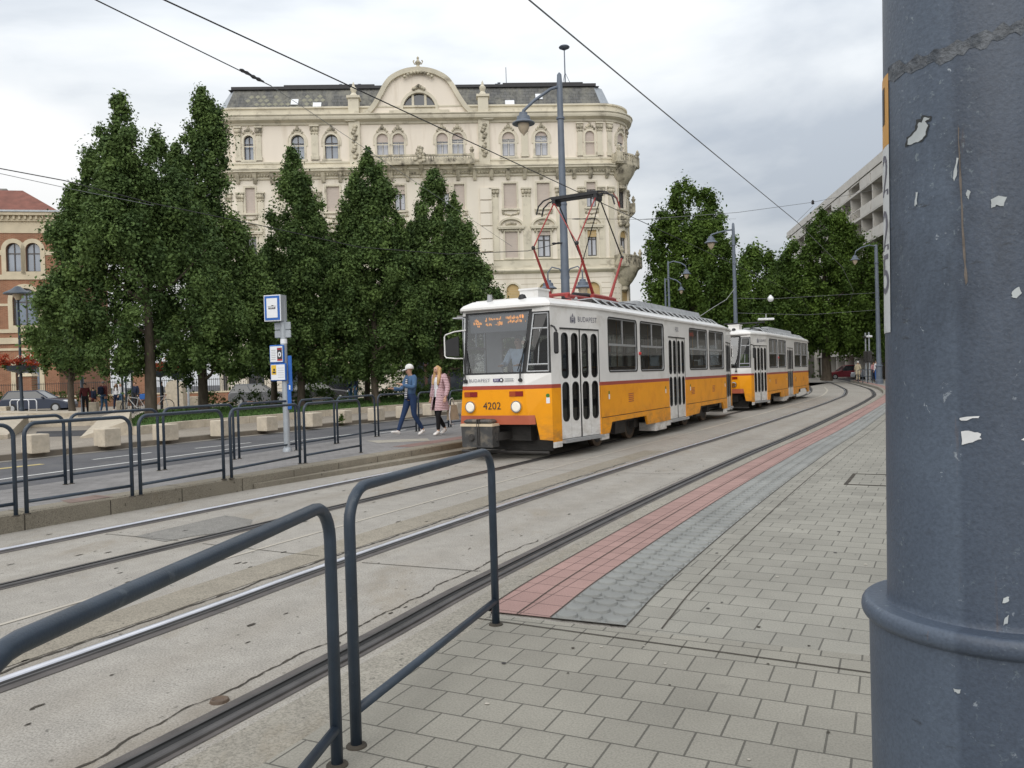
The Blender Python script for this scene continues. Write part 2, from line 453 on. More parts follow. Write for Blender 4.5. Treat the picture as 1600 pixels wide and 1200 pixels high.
def lettering(mb, s, size, origin, ux, uy, mi=0, align='CENTER', squeeze=1.0, off=0.004, spacing=1.0):
    """lay the lettering on a plane: ux along the line, uy up"""
    ux, uy, origin = Vector(ux).normalized(), Vector(uy).normalized(), Vector(origin)
    n = ux.cross(uy)
    vs, fs = text_mesh(s, size, align, 0.0, squeeze, spacing)
    mb.add([origin + ux * a + uy * b + n * (off + c) for a, b, c in vs], fs, mi)
def rounded(x0, x1, z0, z1, r, n=4):
    pts = []
    for cx, cz, a in ((x1 - r, z0 + r, -PI / 2), (x1 - r, z1 - r, 0), (x0 + r, z1 - r, PI / 2), (x0 + r, z0 + r, PI)):
        for k in range(n + 1):
            t = a + PI / 2 * k / n
            pts.append((cx + r * math.cos(t), cz + r * math.sin(t)))
    return pts
def arched(x0, x1, z0, z1, n=10, rise=None):
    """rectangle with a round head; rise = height of the head (default: half the width)"""
    c, h = (x0 + x1) / 2, (x1 - x0) / 2
    rise = h if rise is None else rise
    pts = [(x0, z0), (x1, z0)]
    for k in range(n + 1):
        t = PI * k / n
        pts.append((c + h * math.cos(t), z1 - rise + rise * math.sin(t)))
    return pts
def _hit(poly, c, a):
    """distance from c to the outline of a star-shaped polygon in direction a"""
    dx, dy = math.cos(a), math.sin(a)
    best = None
    n = len(poly)
    for i in range(n):
        x0, y0 = poly[i][0] - c[0], poly[i][1] - c[1]
        x1, y1 = poly[(i + 1) % n][0] - c[0], poly[(i + 1) % n][1] - c[1]
        ex, ey = x1 - x0, y1 - y0
        den = dx * ey - dy * ex
        if abs(den) < 1e-12: continue
        t = (x0 * ey - y0 * ex) / den
        u = (x0 * dy - y0 * dx) / den
        if t > 1e-9 and -1e-6 <= u <= 1 + 1e-6 and (best is None or t < best): best = t
    return best or 0.0
def holed(mb, cell, hole, fn, depth, mi=0, mrev=None):
    """a rectangular cell (x0, x1, z0, z1) with one hole cut in it; fn(x, z, d) maps to 3D with d the depth behind the face"""
    x0, x1, z0, z1 = cell
    rect = [(x0, z0), (x1, z0), (x1, z1), (x0, z1)]
    c = (sum(p[0] for p in hole) / len(hole), sum(p[1] for p in hole) / len(hole))
    angs = sorted(set(round(math.atan2(p[1] - c[1], p[0] - c[0]), 6) for p in hole + rect))
    A, B = [], []
    for a in angs:
        h, q = _hit(hole, c, a), _hit(rect, c, a)
        A.append((c[0] + h * math.cos(a), c[1] + h * math.sin(a)))
        B.append((c[0] + q * math.cos(a), c[1] + q * math.sin(a)))
    n = len(angs)
    vs = [fn(p[0], p[1], 0) for p in A] + [fn(p[0], p[1], 0) for p in B] + [fn(p[0], p[1], depth) for p in A]
    mb.add(vs, [(i, n + i, n + (i + 1) % n, (i + 1) % n) for i in range(n)], mi)
    mb.add(vs, [(i, (i + 1) % n, 2 * n + (i + 1) % n, 2 * n + i) for i in range(n)], mi if mrev is None else mrev)
def ringband(mb, poly, w, fn, d0, d1, mi=0):
    """a raised band of width w just outside an outline, from depth d0 (front) to d1"""
    c = (sum(p[0] for p in poly) / len(poly), sum(p[1] for p in poly) / len(poly))
    n = len(poly)
    nor = []
    for i in range(n):
        a, b, d = poly[i - 1], poly[i], poly[(i + 1) % n]
        e1 = Vector((b[0] - a[0], b[1] - a[1])); e2 = Vector((d[0] - b[0], d[1] - b[1]))
        e1 = e1.normalized() if e1.length > 1e-9 else e2.normalized(); e2 = e2.normalized() if e2.length > 1e-9 else e1
        n1, n2 = Vector((e1.y, -e1.x)), Vector((e2.y, -e2.x))
        q = n1 + n2
        q = q / max(0.35, q.dot(n1)) if q.length > 1e-6 else n1
        nor.append(q)
    O = [(p[0] + q.x * w, p[1] + q.y * w) for p, q in zip(poly, nor)]
    vs = [fn(*p, d0) for p in poly] + [fn(*p, d0) for p in O] + [fn(*p, d1) for p in poly] + [fn(*p, d1) for p in O]
    fs = []
    for i in range(n):
        j = (i + 1) % n
        fs += [(i, j, n + j, n + i), (n + i, n + j, 3 * n + j, 3 * n + i), (i, 2 * n + i, 2 * n + j, j)]
    mb.add(vs, fs, mi)
def spline(pts, n):
    """Catmull-Rom through 2D or 3D points"""
    P = [Vector(p) for p in pts]
    P = [P[0] * 2 - P[1]] + P + [P[-1] * 2 - P[-2]]
    out = []
    for i in range(1, len(P) - 2):
        for k in range(n):
            t = k / n
            out.append(0.5 * ((2 * P[i]) + (P[i + 1] - P[i - 1]) * t + (2 * P[i - 1] - 5 * P[i] + 4 * P[i + 1] - P[i + 2]) * t * t + (3 * P[i] - P[i - 1] - 3 * P[i + 1] + P[i + 2]) * t ** 3))
    out.append(P[-2])
    return out
# ================================================================ GROUND, TRACKS, PAVEMENTS
rnd = random.Random(7)
CA = [(-10, -3.2), (2, -3.56), (5, -3.72), (9, -3.8), (14, -3.78), (18, -3.69), (25, -3.64), (32, -3.63), (38, -3.7), (44, -3.9), (53, -4.75), (60, -5.75),
      (68, -7.0), (87, -10.2), (110, -14.6), (130, -18.6), (170, -27)]
CB = [(-10, -7.1), (0, -7.09), (10, -7.09), (20, -7.09), (30, -7.07), (40, -7.1), (48, -7.6), (56, -8.6), (63, -9.7), (71, -11.0), (90, -14.4), (110, -18.4), (130, -22.4), (170, -31)]
def path(ctrl, n=8):
    p = spline(ctrl, n)
    pts, nrm = [], []
    for i, q in enumerate(p):
        d = (p[min(i + 1, len(p) - 1)] - p[max(i - 1, 0)]).normalized()
        pts.append(W(q.x, q.y))
        nrm.append(SV * (-d.y) + NV * d.x)
    return pts, nrm
PA, PB = path(CA), path(CB)
def off(P, d, z=0.0, lo=-99, hi=999):
    """points of a track's centre line moved d metres to the right; d may be a function of the distance along"""
    out = []
    for p, n in zip(*P):
        s = p.dot(SV)
        if lo <= s <= hi:
            k = d(s) if callable(d) else d
            out.append(p + n * k + Vector((0, 0, z)))
    return out

# ---- one ground sheet to the horizon
g = MB()
g.poly([(1500 * math.cos(2 * PI * k / 40), 1500 * math.sin(2 * PI * k / 40), -0.03) for k in range(40)])
structure(g.build('ground', M['asphalt_dark']))

b = MB(); b.strip(off(PA, lambda s: -5.5), off(PA, 1.12))
track_bed = structure(b.build('track_bed', M['concrete']))
# paler lane of concrete between the tracks, wavering cracks, joints, a patch and a drain
def wavy(P, d, wdt, lo, hi, amp, seed, z=0.004, step=0.035):
    rr = random.Random(seed)
    pts = spline([(p.x, p.y, 0) for p in off(P, d, 0, lo - 3, hi + 3)], 1)
    res, s_acc = [], 0
    base = off(P, d, 0, lo - 3, hi + 3)
    # resample evenly
    L = [0]
    for a, c in zip(base, base[1:]): L.append(L[-1] + (c - a).length)
    t, i, ph, cur = 0.0, 0, rr.random() * 9, 0.0
    while t < L[-1] - 0.01:
        while L[i + 1] < t: i += 1
        f = (t - L[i]) / (L[i + 1] - L[i])
        p = base[i].lerp(base[i + 1], f)
        n = (base[i + 1] - base[i]).normalized(); n = Vector((n.y, -n.x, 0))
        cur = cur * 0.86 + rr.uniform(-1, 1) * 0.4
        q = p + n * (amp * (0.55 * math.sin(t * 7.3 + ph) + 0.35 * math.sin(t * 17.1 + 2 * ph) + cur))
        if lo <= p.dot(SV) <= hi: res.append((q, n, wdt * rr.uniform(0.3, 1.3)))
        t += step
    mb = MB()
    mb.strip([q - n * k / 2 + Vector((0, 0, z)) for q, n, k in res], [q + n * k / 2 + Vector((0, 0, z)) for q, n, k in res])
    return mb
M['crack'] = mat('crack', (0.05, 0.042, 0.032), 0.9, 0.3, 9)
for (P, d, wd, lo, hi, amp, sd_) in ((PA, -0.895, 0.024, 0.5, 12.5, 0.016, 3), (PA, 0.47, 0.014, 0.5, 6.5, 0.022, 5), (PA, 0.53, 0.006, 6.5, 11, 0.010, 8)):
    wavy(P, d, wd, lo, hi, amp, sd_, step=0.03).build('crack', M['crack'], track_bed)
b = MB(); b.strip(off(PA, lambda s: -1.78 if s < 20 else -1.80, 0.004, 2, 62), off(PA, lambda s: -1.74 if s < 20 else -1.70, 0.004, 2, 62))
b.build('faint_line', M['faint_line'], track_bed)
b = MB(); b.strip(off(PA, -1.30, 0.004, -8, 15), off(PA, -0.93, 0.004, -8, 15)); b.build('concrete_lane', concrete('sandy_concrete', (0.355, 0.32, 0.26), 0.85), track_bed)
b = MB()
for s in (-1.0, 5.2, 11.3, 17.2, 23.3, 29.5, 36):
    for t0, t1 in ((-4.25, -3.2), (-6.2, -4.75), (-7.6, -6.55)):
        w0 = 0.010 if s < 20 else 0.022
        k = rnd.uniform(-0.06, 0.06)
        b.quad(W(s + k, t0, .004), W(s - k, t1, .004), W(s - k + w0, t1, .004), W(s + k + w0, t0, .004))
b.build('slab_joint', M['crack'], track_bed)
b = MB(); b.poly([at(210, 838, .004), at(262, 826, .004), at(352, 805, .004), at(395, 812, .004), at(388, 826, .004), at(300, 838, .004), at(258, 846, .004)])
b.build('dark_patch', concrete('patch_concrete', (0.275, 0.265, 0.245), 0.85), track_bed)
b = MB()
for k in range(150):                                  # small spalls in the concrete
    s, t = rnd.uniform(1.5, 14), rnd.uniform(-8.2, -2.9)
    r_ = rnd.uniform(0.008, 0.024)
    q = W(s, t, .004)
    b.poly([q + SV * (r_ * rnd.uniform(.9, 2.4) * math.cos(a)) + NV * (r_ * rnd.uniform(.35, .8) * math.sin(a)) for a in [2 * PI * j / 8 for j in range(8)]])
b.build('spall', M['crack'], track_bed)
b = MB(); c_ = at(343, 1096, 0.0); b.lathe([(0.0, .006), (.022, .006), (.036, .014), (.042, .012), (.046, .0)], c_.x, c_.y, 14)
b.build('drain_plug', M['iron_brown'], track_bed)

def rail(P, side, label, bright):
    """grooved rail: filler, lip, groove, head, filler; side -1 left rail, +1 right rail; offsets grow away from the gauge"""
    prof = [(0.585, .004), (0.645, .006), (0.650, .014), (0.666, .014), (0.668, .006), (0.712, .006), (0.7165, .010), (0.721, .0165), (0.730, .0205), (0.740, .0225), (0.750, .0225), (0.760, .0205), (0.768, .016), (0.773, .006), (0.80, .004)]
    # material of the face that ENDS at each profile point
    mats_ = [None, 2, 3, 3, 1, 1, 3, 4, 4 if bright is M['rail_top'] else 0, 0, 0, 0, 0, 3, 2]
    b = MB()
    rows = [off(P, side * d, z) for d, z in prof]
    for k in range(1, len(rows)):
        b.strip(rows[k - 1], rows[k], mats_[k])
    o = b.build('tram_rail', [bright, M['groove'], M['filler'], M['rail_dull'], M['rail_top']])
    o['label'] = label
    return structure(o)
rail(PA, 1, 'dark grooved rail nearest the right platform', M['rail_dull'])
rail(PA, -1, 'polished rail of the near track', M['rail_top'])
rail(PB, 1, 'dark grooved rail under the right side of the tram', M['rail_dull'])
rail(PB, -1, 'rail nearest the island platform', M['rail_top'])

# ---- the platform the photograph is taken from
pz = 0.15
b = MB()
kw = lambda s: 1.42 - 0.05 * max(0, min(1, (s - 1) / 2.8)) if s < 3.9 else 1.27
b.strip(off(PA, 1.12, -0.03, hi=80), off(PA, 1.12, pz, hi=80))
b.strip(off(PA, 1.12, pz, hi=80), off(PA, kw, pz, hi=80))
b.build('platform_kerb', concrete('platform_edge_concrete', (0.36, 0.335, 0.285), 0.85))
structure(bpy.data.objects['platform_kerb'])
def pave(name, m_, d0, d1, lo, hi, z=pz, fine=None):
    b = MB(); b.strip(off(PFA, d0, z, lo, hi), off(PFA, d1, z, lo, hi)); o = b.build(name, m_)
    return structure(o)
_q = spline(CA, 40)
PFA = ([W(q.x, q.y) for q in _q], [])
for i, q in enumerate(_q):
    d = (_q[min(i + 1, len(_q) - 1)] - _q[max(i - 1, 0)]).normalized()
    PFA[1].append(SV * (-d.y) + NV * d.x)
S0 = 3.80
b = MB(); b.strip(off(PA, 1.3, pz - .012, hi=80), off(PA, 9.0, pz - .012, hi=80)); structure(b.build('platform_base', M['concrete']))
pave('pavement', M['pavers'], 2.13, 9.0, S0 - .04, 80)
pave('near_pavement', M['pavers_near'], kw, 9.0, -12, S0 + .03)
pave('red_paving', M['pavers_red'], 1.27, 1.69, S0, 80)
ts = pave('tactile_paving', M['tactile'], 1.69, 2.13, S0, 80)
b = MB()
gap = MB()
q0 = 0.0
pts, nrm = off(PFA, 1.91, pz, S0 + .06, 33), None
acc, nxt = 0.0, 0.0
for i in range(len(pts) - 1):
    d = (pts[i + 1] - pts[i]); L = d.length; d = d / L; n = Vector((d.y, -d.x, 0))
    while nxt <= acc + L:
        c = pts[i] + d * (nxt - acc)
        k = int(round(nxt / 0.148))
        for j in (-1, 0, 1):
            cc = c + n * j * 0.143
            b.lathe([(0.064, pz), (0.058, pz + .014), (0.046, pz + .018), (0.0, pz + .018)], cc.x, cc.y, 12 if nxt < 8 else 8)
        if k % 3 == 0:
            e0 = c - d * 0.074
            gap.quad(e0 - n * .215 + Vector((0, 0, .004)), e0 + n * .215 + Vector((0, 0, .004)), e0 + n * .215 + d * .007 + Vector((0, 0, .004)), e0 - n * .215 + d * .007 + Vector((0, 0, .004)))
        nxt += 0.148
    acc += L
b.build('stud', M['tactile'], ts, smooth=True)
gap.build('tile_joint', M['crack'], ts)
b = MB()
for d0, lo, hi in ((1.485, S0, 30), (1.688, S0, 40), (2.128, S0, 45), (2.315, S0, 30), (kw(3.9), S0, 40)):
    b.strip(off(PFA, d0 - .004, pz + .004, lo, hi), off(PFA, d0 + .004, pz + .004, lo, hi))
b.quad(W(S0 - .005, -2.33, pz + .004), W(S0 - .005, 2, pz + .004), W(S0 + .006, 2, pz + .004), W(S0 + .006, -2.33, pz + .004))
b.build('paving_joint', M['crack'], bpy.data.objects['pavement'])
b = MB()                                                  # frame of an access cover set in the paving
for (s0, s1, t0, t1) in ((9.75, 9.80, -1.05, .25), (9.80, 10.75, -1.05, -1.01), (10.75, 10.79, -1.05, .25)):
    b.quad(W(s0, t0, pz + .004), W(s1, t0, pz + .004), W(s1, t1, pz + .004), W(s0, t1, pz + .004))
b.build('cover_frame', M['crack'], bpy.data.objects['pavement'])
b = MB()                                                  # chewing-gum spots and crumbs of mortar on the paving
for k in range(120):
    s, t = rnd.uniform(1.5, 10), rnd.uniform(-1.9, 1.8); r_ = rnd.uniform(.005, .013)
    q = W(s, t, pz + .004)
    b.poly([q + SV * (r_ * rnd.uniform(.6, 1.5) * math.cos(a)) + NV * (r_ * math.sin(a)) for a in [2 * PI * j / 7 for j in range(7)]], k % 3)
b.build('spot', [M['crack'], M['faint_line'], M['iron']], bpy.data.objects['near_pavement'])

# ---- island platform between the tram and the road
iz = 0.20
isl = [(-12, -9.6), (0, -10.2), (5.8, -10.9), (9, -11.2), (12, -11.5), (15, -11.85), (20, -11.9), (25, -11.9), (40, -11.9), (62, -14.2), (75, -16.5)]
ker = [(-12, -8.75), (0, -8.72), (6, -8.70), (12, -8.66), (20, -8.66), (40, -8.66), (50, -9.3), (62, -11.0), (75, -13.6)]
IL, IR = spline(isl, 6), spline(ker, 6)
def at_s(c, s):
    for a, b_ in zip(c, c[1:]):
        if a.x <= s <= b_.x: return a.y + (b_.y - a.y) * (s - a.x) / (b_.x - a.x)
    return c[-1].y
ss = [-12 + k * 1.0 for k in range(88)]
b = MB()
L_ = [W(s, at_s(IL, s) + .02, iz) for s in ss]; R_ = [W(s, at_s(IR, s) - .30, iz) for s in ss]
b.strip(L_, R_)
b.strip([W(s, at_s(IL, s), -.03) for s in ss], L_)
island = structure(b.build('island_pavement', M['pavers_isl']))
b = MB()
b.strip(R_, [W(s, at_s(IR, s) - .02, iz) for s in ss]); b.strip([W(s, at_s(IR, s) - .02, iz) for s in ss], [W(s, at_s(IR, s), iz - .02) for s in ss])
b.strip([W(s, at_s(IR, s), iz - .02) for s in ss], [W(s, at_s(IR, s), -.03) for s in ss])
structure(b.build('island_kerb', M['kerb']))
b = MB()
for k in range(70):
    s = -8 + k * 1.0
    b.quad(W(s, at_s(IR, s) - .3, iz + .004), W(s + .012, at_s(IR, s) - .3, iz + .004), W(s + .012, at_s(IR, s) - .02, iz + .004), W(s, at_s(IR, s) - .02, iz + .004))
    b.quad(W(s, at_s(IR, s) + .003, 0), W(s + .012, at_s(IR, s) + .003, 0), W(s + .012, at_s(IR, s) + .003, iz - .03), W(s, at_s(IR, s) + .003, iz - .03))
b.build('kerb_joint', M['crack'], bpy.data.objects['island_kerb'])
b = MB()
s2 = [8.2 + k for k in range(60)]
b.strip([W(s, at_s(IR, s) + .004, .075) for s in s2], [W(s, at_s(IR, s) + min(.3, .02 + (s - 8.2) * .07), .07) for s in s2])
b.strip([W(s, at_s(IR, s) + min(.3, .02 + (s - 8.2) * .07), .07) for s in s2], [W(s, at_s(IR, s) + min(.3, .02 + (s - 8.2) * .07), -.03) for s in s2])
structure(b.build('kerb_ledge', M['kerb']))
b = MB()
s3 = [12.4 + k for k in range(48)]
b.strip([W(s, at_s(IR, s) - .74, iz + .004) for s in s3], [W(s, at_s(IR, s) - .32, iz + .004) for s in s3], 0)
b.poly([at(572, 688.5, iz + .004), at(668, 685, iz + .004), at(672, 688.5, iz + .004), at(590, 692, iz + .004)], 1)
b.build('guide_paving', [pavers('island_red_pavers', (0.26, 0.17, 0.15), .2, .2, .004, 0), M['concrete_pale']], island)
b = MB(); c0 = [at(x, y, iz + .004) for x, y in ((95, 782), (150, 773), (178, 776), (110, 786))]; b.poly(c0)
b.build('rusty_cover', mat('rust_cover', (0.20, 0.14, 0.115), .8, .2, 5), island)

# ---- the road beyond the island, its far kerb, the plaza
b = MB(); b.poly([W(-40, -17.7, 0), W(-40, -9.3, 0), W(80, -9.3, 0), W(80, -17.7, 0)][::-1]); road = structure(b.build('road', M['asphalt']))
b = MB()
def line(a, c, wdt, z=.005, mi=0):
    a, c = at(*a, z), at(*c, z); n = (c - a).normalized(); n = Vector((n.y, -n.x, 0)) * wdt / 2
    b.quad(a - n, a + n, c + n, c - n, mi)
line((-60, 757), (400, 696), .11); line((400, 696), (600, 672.5), .11); line((145, 718), (236, 707), .10); line((305, 700.5), (392, 691.5), .10)
line((588, 677), (634, 671.5), .10)
line((-20, 734.5), (66, 725), .22, mi=1)
b.build('road_marking', [M['white_line'], M['yellow_line']], road)
b = MB()
b.box(-17.95, -17.7, -40, 80, -.03, .13); structure(b.build('far_kerb', mat('dark_kerb', (.17, .145, .115), .85, .2, 4), rotz=-TH))
b = MB(); b.quad((-90, -40, .12), (-17.95, -40, .12), (-17.95, 80, .12), (-90, 80, .12)); plaza = structure(b.build('plaza', M['slab'], rotz=-TH))
b = MB(); b.quad((-17.7, -40, .006), (-17.35, -40, .006), (-17.35, 80, .006), (-17.7, 80, .006)); b.build('gutter', concrete('gutter_concrete', (.30, .28, .25)), road, rotz=-TH)
# ================================================================ THE TRAM
TL = 13.92                                     # length of a car; local x = right, y = from the nose to the tail
def hit_side(px, py, x=1.25, s0=12.35, t0=-7.09):
    d = ray(px, py); k = (t0 + x) / d.dot(NV)
    p = Vector((0, 0, EYE)) + d * k
    return p.dot(SV) - s0, p.z

def make_tram(label, first=True):
    root = thing('tram_car', label, 'tram', W(12.35, -7.09, 0), -TH, 'coupled tram cars')
    PL = [(1.02, .28), (1.06, .58), (1.25, 1.94), (1.25, TL - 1.94), (1.06, TL - .58), (1.02, TL - .28)]
    def seg(p, q, sg):
        a, c = Vector((p[0] * sg, p[1], 0)), Vector((q[0] * sg, q[1], 0))
        d = (c - a).normalized(); n = Vector((-d.y, d.x, 0))
        if n.x * sg > 0: n = -n                # inward
        return (c - a).length, (lambda l, z, dep=0.0: a + d * l + n * dep + Vector((0, 0, z))), d
    Z0, Z1, ZS0, ZS1, ZT = .63, .33, 1.26, 1.33, 2.71
    body = MB()                                # materials: 0 white 1 orange 2 stripe 3 rubber 4 interior
    wins = []                                  # (outline, fn, direction)
    doors = []
    def panel(fn, l0, l1, z0, z1, mi):
        vs = [fn(l0, z0), fn(l1, z0), fn(l1, z1), fn(l0, z1), fn(l0, z0, .03), fn(l1, z0, .03), fn(l1, z1, .03), fn(l0, z1, .03)]
        body.add(vs, ((0, 1, 2, 3),), mi); body.add(vs, ((7, 6, 5, 4),), 4)
        body.add(vs, ((0, 4, 5, 1), (1, 5, 6, 2), (2, 6, 7, 3), (3, 7, 4, 0)), mi)
    def belt(fn, l0, l1, zl=Z0):
        panel(fn, l0, l1, zl, ZS0, 1); panel(fn, l0, l1, ZS0, ZS1, 2)
    def window(fn, cell, hole_x, d, z=(1.53, 2.59), tr=2.06, r=.075):
        h = rounded(hole_x[0], hole_x[1], z[0], z[1], r)
        holed(body, (cell[0], cell[1], ZS1, ZT), h, fn, .05, 0, 3)
        holed(body, (cell[0], cell[1], ZS1, ZT), h, lambda l, zz, dep: fn(l, zz, .045 - dep * .1), .03, 4)
        wins.append((h, fn, d, hole_x, z, tr))
    for sg in (1, -1):
        NC = PL[1] if sg == 1 else (.95, .58)
        L1, f1, d1 = seg(NC, PL[2], sg); L2, f2, d2 = seg(PL[2], PL[3], sg); L3, f3, d3 = seg(PL[3], PL[4], sg)
        W4 = [(.49, 2.14), (2.38, 4.00), (6.17, 7.91), (8.13, 9.77)]
        cells = [(0, 2.26), (2.26, 4.37), (5.75, 8.02), (8.02, L2)]
        for c_, h_ in zip(cells, W4): window(f2, c_, h_, d2)
        if sg == 1:
            panel(f1, 0, L1, 2.33, ZT, 0); panel(f2, 4.37, 5.75, 2.33, ZT, 0); panel(f3, 0, L3, 2.33, ZT, 0)
            doors += [(f1, L1, 0.0, L1, d1), (f2, L2, 4.37, 5.75, d2), (f3, L3, 0.0, L3, d3)]
            belt(f2, 0, 4.37); belt(f2, 5.75, L2)
            # skirt with bogie openings (outline in l, z)
            for out in ([(0, Z0), (0, .32), (.42, .32), (.56, .53), (2.62, .53), (2.72, .33), (4.37, .33), (4.37, Z0)],
                        [(5.75, Z0), (5.75, .33), (6.92, .35), (7.08, .53), (9.48, .53), (9.62, .33), (L2, .33), (L2, Z0)]):
                body.extrude(out, lambda a, c: f2(a, c, -.012), lambda a, c: f2(a, c, .04), 1)
            for a, c in ((0, .40), (9.66, L2)): panel(lambda l, z, dep=0: f2(l, z, dep - .002), a, c, .21, .325, 0)
            panel(lambda l, z, dep=0: f2(l, z, dep - .01), 4.12, 4.37, .21, .325, 0)
            body.extrude([(3.28, .33), (3.28, .145), (4.10, .145), (4.10, .33)], lambda a, c: f2(a, c, .01), lambda a, c: f2(a, c, .4), 0)
        else:
            window(f2, (4.37, 5.75), (4.5, 5.62), d2)
            for f_, L_ in ((f1, L1), (f3, L3)):
                window(f_, (0, L_), (.14, L_ - .14), d1); belt(f_, 0, L_); panel(f_, 0, L_, .33, Z0, 1)
            belt(f2, 0, L2)
            for out in ([(0, Z0), (0, .32), (.42, .32), (.56, .53), (2.62, .53), (2.72, .33), (6.92, .33), (7.08, .53), (9.48, .53), (9.62, .33), (L2, .33), (L2, Z0)],):
                body.extrude(out, lambda a, c: f2(a, c, -.012), lambda a, c: f2(a, c, .04), 1)
    # ends
    glass_q, frame_cab = [], []
    def lerpq(q, u, v): return (q[0].lerp(q[1], u)).lerp(q[3].lerp(q[2], u), v)
    for end in (0, 1):
        E_ = (lambda p: p) if end == 0 else (lambda p: Vector((-p.x, TL - p.y, p.z)))
        A = lambda z, s=1: (Vector((s * (.70 - .06 * min(1, (z - .66) / .6)), 0, z)) if z <= 1.3 else
                            (Vector((s * (.64 - .03 * (z - 1.3) / .25), .03 * (z - 1.3) / .25, z)) if z <= 1.55 else
                             Vector((s * (.61 + .08 * (z - 1.55) / 1.1), .03 + .23 * (z - 1.55) / 1.1, z))))
        nar = lambda s: end == 0 and s < 0
        B = lambda z, s=1: Vector((s * (.76 if nar(s) else 1.02), .28, z)); Cc = lambda z, s=1: Vector((s * (.95 if nar(s) else 1.06), .58, z))
        def face(fl, fr, z0, z1, mi, n=1):
            body.quad(E_(fl(z0)), E_(fr(z0)), E_(fr(z1)), E_(fl(z1)), mi)
        lv = [(.64, .80, 5), (.80, 1.26, 1), (1.26, 1.33, 2), (1.33, 1.53, 0), (2.67, 2.72, 0)]
        for z0, z1, mi in lv:
            face(lambda z: A(z, -1), lambda z: A(z, 1), z0, z1, mi)
        for s in (1, -1):
            for z0, z1, mi in ((.80, 1.26, 1), (1.26, 1.33, 2), (1.33, 1.53, 0), (2.62, 2.72, 0)):
                face(lambda z: A(z, s), lambda z: B(z, s), z0, z1, mi)
            zz = .64
            face(lambda z: A(z, s), lambda z: A(z, s).lerp(B(z, s), .28), .64, .80, 5)
            # corner skirt under the cab
            a0, a1 = A(.80, s), B(.80, s)
            body.add([E_(q) for q in (a0.lerp(a1, .28), a1, Vector((a1.x, a1.y, .34)), Vector((*(a0.lerp(a1, .46)).xy, .37)))], ((0, 1, 2, 3),), 1)
            for z0, z1, mi in ((.31, 1.26, 1), (.21, .31, 0), (1.26, 1.33, 2), (1.33, 2.72, 0)):
                face(lambda z: B(z, s), lambda z: Cc(z, s), z0, z1, mi)
            # cab side window
            q = [E_(A(1.53, s)), E_(B(1.53, s)), E_(B(2.62, s)), E_(A(2.62, s))]
            iu0, iu1, iv0, iv1 = (.10, .90, .03, .965)
            inner = [lerpq(q, iu0, iv0), lerpq(q, iu1, iv0), lerpq(q, iu1, iv1), lerpq(q, iu0, iv1)]
            n = (q[1] - q[0]).cross(q[3] - q[0]).normalized()
            if n.y * (1 if end == 0 else -1) > 0: n = -n
            for i in range(4):
                body.quad(q[i], q[(i + 1) % 4], inner[(i + 1) % 4], inner[i], 3)
            glass_q.append([p - n * .015 for p in inner])
            frame_cab.append((inner, n))
        q = [E_(A(1.53, -1)), E_(A(1.53, 1)), E_(A(2.67, 1)), E_(A(2.67, -1))]
        inner = [lerpq(q, .035, .03), lerpq(q, .965, .03), lerpq(q, .955, .965), lerpq(q, .045, .965)]
        for i in range(4):
            body.quad(q[i], q[(i + 1) % 4], inner[(i + 1) % 4], inner[i], 3)
        glass_q.append(inner)
        body.quad(E_(Vector((-.7, .1, .64))), E_(Vector((.7, .1, .64))), E_(Vector((.7, 0, .64))), E_(Vector((-.7, 0, .64))), 3)
    bo = body.build('body', [M['white'], M['orange'], M['stripe'], M['rubber'], M['inside'], M['skirt_red']], root, fix=False)
    # roof
    rf = MB()
    plan = [(.74, .20)] + PL + [(.74, TL - .20)]
    plan = plan + [(-x, y) for x, y in plan[::-1][:-3]] + [(-.96, .58), (-.78, .28), (-.72, .20)]
    rows = []
    for d, z in ((-.005, 2.70), (-.035, 2.715), (-.035, 2.75), (.02, 2.80), (.20, 2.875), (.5, 2.925), (.9, 2.945)):
        rows.append([(x * (1 - d / 1.25), y + (d if y < 1 else -d if y > TL - 1 else 0) * .9, z) for x, y in plan])
    n = len(plan)
    for a, c in zip(rows, rows[1:]):
        for i in range(n):
            rf.quad(a[i], a[(i + 1) % n], c[(i + 1) % n], c[i], 0)
    rf.poly(rows[-1], 0)
    rf.build('roof', [M['white']], root)
    # windows
    for h, fn, d, hx, z, tr in wins:
        mb = MB()                               # 0 rubber 1 aluminium
        ringband(mb, h, .022, fn, -.008, .01, 0)
        ci = rounded(hx[0] + .022, hx[1] - .022, z[0] + .022, z[1] - .022, .06)
        ringband(mb, ci, .02, fn, .004, .03, 1)
        m0 = (hx[0] + hx[1]) / 2
        for l0, l1, z0, z1 in ((hx[0] + .01, hx[1] - .01, tr - .022, tr + .022), (m0 - .012, m0 + .012, tr + .022, z[1] - .02)):
            mb.extrude([(l0, z0), (l1, z0), (l1, z1), (l0, z1)], lambda a, c: fn(a, c, .004), lambda a, c: fn(a, c, .035), 1)
        wo_ = mb.build('window', [M['rubber'], M['alu']], root)
        g = MB(); g.poly([fn(a, c, .022) for a, c in ci]); g.build('pane', M['tglass'], wo_, fix=False)
    for i, q in enumerate(glass_q):
        g = MB(); g.poly(q)
        if i % 3 == 2: g.build('windscreen', M['cglass'], root, fix=False); continue
        cw = g.build('cab_window', M['tglass'], root, fix=False)
        inner, nn = frame_cab[i // 3 * 2 + i % 3]
        fr = MB()
        for j in range(4):
            fr.bar(inner[j] + nn * .006, inner[(j + 1) % 4] + nn * .006, .014, 5)
        lp = lambda u, v: lerpq(inner, u, v) + nn * .004
        fr.bar(lp(0, .12), lp(1, .12), .016, 5); fr.bar(lp(0, .74), lp(1, .74), .016, 5); fr.bar(lp(.5, .12), lp(.5, .74), .010, 5)
        fr.build('window_frame', M['alu'], cw)
